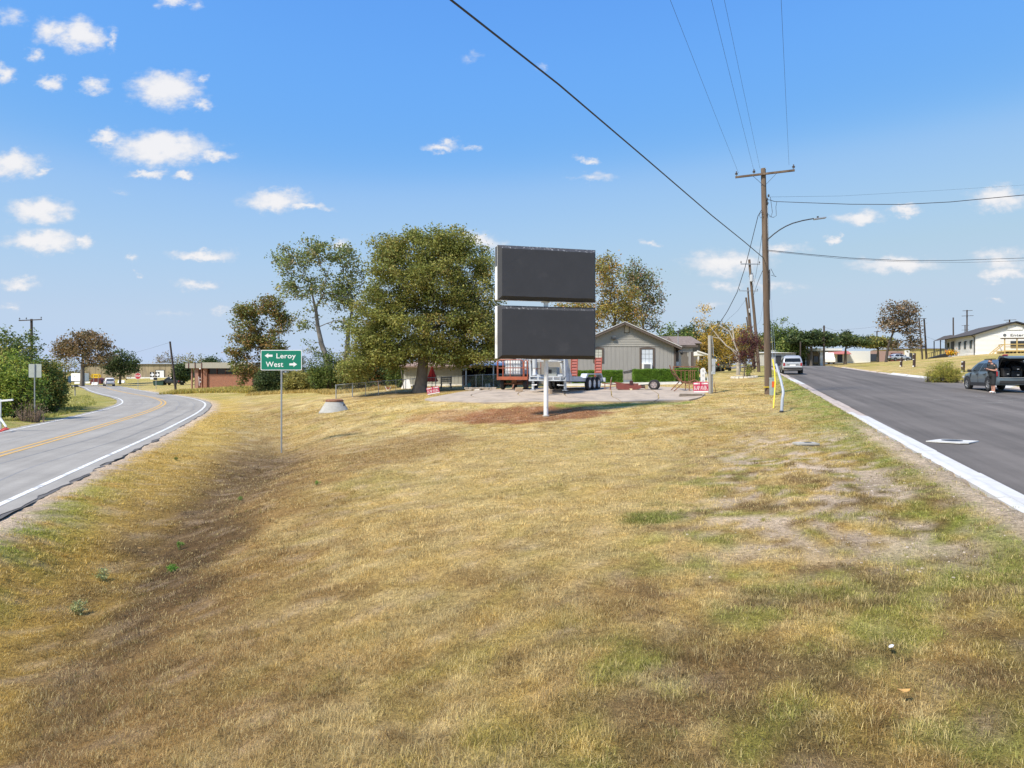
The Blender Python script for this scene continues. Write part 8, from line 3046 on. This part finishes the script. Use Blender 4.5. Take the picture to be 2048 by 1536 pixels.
# ------------------------------------------------------------------ tall weeds by the brick building and along the brush
def weeds(name, label, pts, h, seed, pal, w, n=4000, bw=.03):
    rs = np.random.default_rng(seed)
    pts = np.array(pts, float)
    k_ = rs.integers(0, len(pts) - 1, n)
    f = rs.random(n)[:, None]
    xy = pts[k_, :2] * (1 - f) + pts[k_ + 1, :2] * f
    wd = pts[k_, 2] * (1 - f[:, 0]) + pts[k_ + 1, 2] * f[:, 0]
    xy[:, 1] += rs.uniform(-.5, .5, n) * wd
    z = hbase(xy[:, 0], xy[:, 1])
    hh_ = h * rs.uniform(.45, 1.15, n) * (.6 + .8 * fbm(xy[:, 0], xy[:, 1], .5, 77, 3))
    az = rs.uniform(0, 2 * np.pi, n)
    dx, dy = np.cos(az), np.sin(az)
    ln = rs.uniform(.2, 1.1, n) * hh_
    wv = bw * rs.uniform(.6, 1.4, n)
    b0 = np.column_stack([xy[:, 0], xy[:, 1], z - .03])
    sd = np.column_stack([-dy, dx, np.zeros(n)]) * wv[:, None] * .5
    mid = b0 + np.column_stack([dx * ln * .35, dy * ln * .35, hh_ * .6])
    tip = b0 + np.column_stack([dx * ln, dy * ln, hh_])
    V = np.stack([b0 - sd, b0 + sd, mid + sd * .8, mid - sd * .8, tip], 1).reshape(-1, 3)
    q = np.arange(n) * 5
    pal = np.array(pal)
    c = pal[rs.choice(len(pal), n, p=np.array(w) / sum(w))] * rs.uniform(.75, 1.25, n)[:, None]
    o = npmesh(name, V, [np.stack([q, q + 1, q + 2, q + 3], 1), np.stack([q + 3, q + 2, q + 4], 1)], M_LEAF, col=np.repeat(c, 5, 0))
    tag(o, label, 'weeds', kind='stuff')
    return o


weeds('tall_weeds', 'tall yellowing weeds before the brick building', [(X(340, 92), 92, 7), (X(420, 95), 95, 9), (X(480, 93), 93, 8), (X(530, 84), 84, 5)], .5, 201, [(.50, .38, .09), (.40, .34, .07), (.56, .43, .15), (.30, .30, .06)], [3, 3, 2, 2], 9000, .06)
weeds('dry_grass', 'dry straw grass along the foot of the brush', [(X(500, 76), 76, 3), (X(560, 74), 74, 3), (X(640, 70), 70, 3), (X(672, 64), 64, 5), (X(740, 62), 62, 4), (X(790, 62), 62, 2)], .34, 202, [(.58, .44, .16), (.50, .36, .11), (.40, .32, .09)], [3, 2, 1], 7000, .04)
weeds('roadside_grass', 'green grass at the foot of the left hedge row', [(X(-60, 36), 35.5, 1.5), (X(60, 39), 38.5, 1.5), (X(120, 47), 47, 3), (X(160, 60), 60, 5), (X(150, 84), 84, 6)], .2, 203, [(.32, .34, .08), (.44, .37, .10), (.25, .28, .06)], [2, 2, 1], 6000, .03)
# ------------------------------------------------------------------ turf, blade by blade
def drive_in(x, y):
    xl = np.interp(y, [a for a, _ in _dl], [b for _, b in _dl])
    xr = np.interp(y, [a for a, _ in _dr], [b for _, b in _dr])
    return (y > 36.0) & (y < 47.5) & (x > xl - .1) & (x < xr + .1)


def turf(seed, y0, y1, n, hmin, hmax, wmul, per, tri=False, big=False):
    """tufts of blades: n blades, about `per` to a tuft"""
    rs = np.random.default_rng(seed)
    m = int(n / per * 2.0)
    y = np.sqrt(rs.uniform(y0 ** 2, y1 ** 2, m))
    x = rs.uniform(-.76, .76, m) * y + rs.normal(0, .3, m)
    s, t_ = st_s(x, y), st_t(x, y)
    ok = (s < -.03) & ~drive_in(x, y)
    x, y = x[ok], y[ok]
    rd = road_sd(x, y) - RHW
    x, y = x[rd > .02], y[rd > .02]
    m = len(x)
    c, bare = cover(x, y)
    thick = fbm(x, y, 2.6, 61, 3)
    keep = rs.random(m) < np.clip((1 - bare * 1.02) * (.75 + .6 * sstep(.3, .62, thick)), .0, 1)
    if big:
        keep &= (rs.random(m) < sstep(.46, .60, fbm(x, y, 1.8, 71, 3))) & (bare < .3)
    x, y, c, bare, thick = x[keep], y[keep], c[keep], bare[keep], thick[keep]
    m = len(x)
    # every tuft has its own tint and size
    f = rs.random(m)
    c = c * rs.uniform(.62, 1.42, m)[:, None]
    c = np.where((f < .12)[:, None], c * .35 + PALE * .75, c)
    c = np.where(((f > .12) & (f < .21))[:, None], c * .5 + DARK * .5, c)
    c = np.where(((f > .24) & (f < .31))[:, None], c * .55 + OLIVE * .45, c)
    hz0 = hbase(x, y)
    ts_ = rs.uniform(.6, 1.25, m) * (.7 + .5 * sstep(.3, .7, thick)) * (1 - .4 * bare)
    k_ = rs.poisson(per, m)
    ti = np.repeat(np.arange(m), k_)[:n]
    n = len(ti)
    rad = (.028 + .02 * ts_[ti]) * (.6 if big else 1)
    ox, oy = rs.normal(0, 1, n) * rad, rs.normal(0, 1, n) * rad
    bx, by = x[ti] + ox, y[ti] + oy
    z = hz0[ti] + micro(bx, by)
    d_ = np.hypot(bx, by)
    h = rs.uniform(hmin, hmax, n) * ts_[ti]
    az = np.where(rs.random(n) < .6, np.arctan2(oy, ox) + rs.normal(0, .6, n), rs.uniform(0, 2 * np.pi, n))
    lean = rs.uniform(.25, 1.3, n) if big else rs.uniform(.5, 1.46, n)
    L_ = h * np.sin(lean)
    hz_ = h * np.cos(np.minimum(lean, 1.36)) + .006
    wv = np.maximum(.0030, wmul * d_ / 710) * rs.uniform(.6, 1.4, n)
    dx, dy = np.cos(az), np.sin(az)
    b0 = np.column_stack([bx, by, z - .006])
    sd = np.column_stack([-dy, dx, np.zeros(n)]) * wv[:, None] * .5
    tip = b0 + np.column_stack([dx * L_, dy * L_, hz_ * .98])
    cv = c[ti] * rs.uniform(.75, 1.3, n)[:, None]
    f = rs.random(n)
    cv = np.where((f < .07)[:, None], PALE * rs.uniform(.8, 1.25, n)[:, None], cv)
    if tri:
        V = np.stack([b0 - sd, b0 + sd, tip], 1).reshape(-1, 3)
        q = np.arange(n) * 3
        return V, np.zeros((0, 4), int), np.stack([q, q + 1, q + 2], 1), np.repeat(cv, 3, 0)
    mid = b0 + np.column_stack([dx * L_ * .38, dy * L_ * .38, hz_ * .68])
    V = np.stack([b0 - sd, b0 + sd, mid + sd * .75, mid - sd * .75, tip], 1).reshape(-1, 3)
    q = np.arange(n) * 5
    return V, np.stack([q, q + 1, q + 2, q + 3], 1), np.stack([q + 3, q + 2, q + 4], 1), np.repeat(cv, 5, 0)


parts_ = [turf(301, 3.6, 7.5, 210000, .025, .07, .27, 12), turf(302, 7.0, 13.0, 190000, .025, .065, .32, 8), turf(305, 3.6, 8.0, 42000, .04, .10, .26, 26, False, True), turf(306, 7.5, 16.0, 36000, .04, .09, .34, 16, False, True), turf(303, 12.5, 24.0, 270000, .028, .06, .44, 5, True), turf(304, 23.5, 50.0, 220000, .03, .055, .55, 4, True)]
M_BLADE = pmat('grass_blade', (1, 1, 1), .8, var=.06, scale=2, attr='col', spec=.15, trans=.35)
o_, VV, Q4, T3, CC = 0, [], [], [], []
for V, a, b_, c in parts_:
    VV.append(V)
    Q4.append(a + o_)
    T3.append(b_ + o_)
    CC.append(c)
    o_ += len(V)
gr = npmesh('grass', np.concatenate(VV), [np.concatenate(Q4), np.concatenate(T3)], M_BLADE, col=np.concatenate(CC))
tag(gr, 'dry mown grass blades covering the field', 'grass', kind='stuff')

# small weeds, feather, fallen leaves, pebbles
for i, (px, py, sz_, lab, pal) in enumerate([(205, 1165, .10, 'pale green weed clump in the dry ditch, larger one', [(.20, .22, .09), (.25, .26, .12)]), (155, 1232, .10, 'pale spreading weed nearest the left corner', [(.20, .22, .09), (.26, .27, .13)]), (345, 1148, .07, 'small bright green weed in the ditch', [(.10, .22, .03)]),
                                             (360, 1098, .06, 'tiny green weed beside a pale pebble in the ditch', [(.10, .18, .03)]), (480, 1003, .05, 'low green weed patch in the ditch floor', [(.10, .17, .03)]),
                                             (635, 972, .06, 'upright green weeds right of the ditch', [(.13, .20, .04)]), (352, 922, .05, 'dark green weeds near the road edge', [(.09, .13, .03)])]):
    # march down the view ray to the ground
    y = 4.0
    while y < 60 and ground_z(X(px, y), y) < Z(py, y):
        y += .1
    x = X(px, y)
    bush('weed', lab, 'plant', (x, y, ground_z(x, y) - .01), [(0, 0, sz_ * .7, sz_ * 1.3, sz_ * 1.1, sz_ * .8, 1)], 30, 10, sz_ * .34, pal, [1] * len(pal), 400 + i, spread=sz_ * .22, stems=4, stemmat=pmat('green_stem', (.22, .24, .09), .8), sr=.15)


def ray_ground(px, py):
    y = 3.5
    while y < 60 and ground_z(X(px, y), y) < Z(py, y):
        y += .05
    return Vector((X(px, y), y, ground_z(X(px, y), y)))


b_ = ray_ground(1783, 1305)
t = thing('white_feather', 'small white feather lying in the grass', 'feather', b_ + Vector((0, 0, .05)), R(70))
MB().prism([(-.06, 0), (-.02, .022), (.04, .018), (.07, .0), (.04, -.017), (-.02, -.02)], 0, .002, 'xy').build('vane', M_WHITECLEAN, t)
MB().tube([(-.075, 0, .002), (.045, 0, .003)], .0012, 5).build('quill', M_WHITECLEAN, t)
t.rotation_euler = (R(-35), R(12), R(70))
for px, py, col_, lab in ((1808, 1402, 'tan', 'curled tan leaf lying in the grass at the right'), (280, 1104, 'tan', 'tan leaf lying in the dark ditch')):
    b_ = ray_ground(px, py)
    mb = MB()
    for i in range(5):
        f = i / 4
        w_ = .026 * math.sin(math.pi * (.1 + .85 * f))
        mb.v += [(-.045 + .09 * f, -w_, .012 * (2 * f - 1) ** 2 + .008), (-.045 + .09 * f, 0, .012 * (2 * f - 1) ** 2), (-.045 + .09 * f, w_, .012 * (2 * f - 1) ** 2 + .008)]
    for i in range(4):
        a = i * 3
        mb.f += [(a, a + 1, a + 4, a + 3), (a + 1, a + 2, a + 5, a + 4)]
    o = mb.build('fallen_leaf', pmat('tan_leaf', (.50, .29, .09), .7, var=.15), None, loc=b_ + Vector((0, 0, .055)))
    tag(o, lab, 'leaf')
rs = np.random.default_rng(77)
V, Q = [], []
n = 900
tt_ = rs.uniform(-3, 12, n)
ss_ = rs.uniform(-4.6, -.15, n)
px_, py_ = st_p(ss_, tt_)
_, bare_ = cover(px_, py_)
sel = rs.random(n) < bare_
px_, py_ = px_[sel], py_[sel]
pz_ = hbase(px_, py_) + micro(px_, py_)
base = np.array([(-1, -1, -.4), (1, -1, -.4), (1, 1, -.4), (-1, 1, -.4), (-.6, -.7, .6), (.7, -.6, .5), (.6, .7, .6), (-.7, .6, .5)])
for i in range(len(px_)):
    s_ = rs.uniform(.005, .016)
    a = rs.uniform(0, 6.28)
    ro = np.array([[math.cos(a), -math.sin(a), 0], [math.sin(a), math.cos(a), 0], [0, 0, 1]])
    V.append((base * rs.uniform(.7, 1.3, 3) * s_) @ ro.T + np.array([px_[i], py_[i], pz_[i]]))
    o8 = i * 8
    Q += [(o8, o8 + 1, o8 + 5, o8 + 4), (o8 + 1, o8 + 2, o8 + 6, o8 + 5), (o8 + 2, o8 + 3, o8 + 7, o8 + 6), (o8 + 3, o8, o8 + 4, o8 + 7), (o8 + 4, o8 + 5, o8 + 6, o8 + 7)]
gv = npmesh('gravel', np.concatenate(V), [np.array(Q)], pmat('pale_gravel', (.46, .39, .32), .9, var=.25, scale=14))
tag(gv, 'pale pebbles scattered on the worn soil by the kerb', 'gravel', kind='stuff')
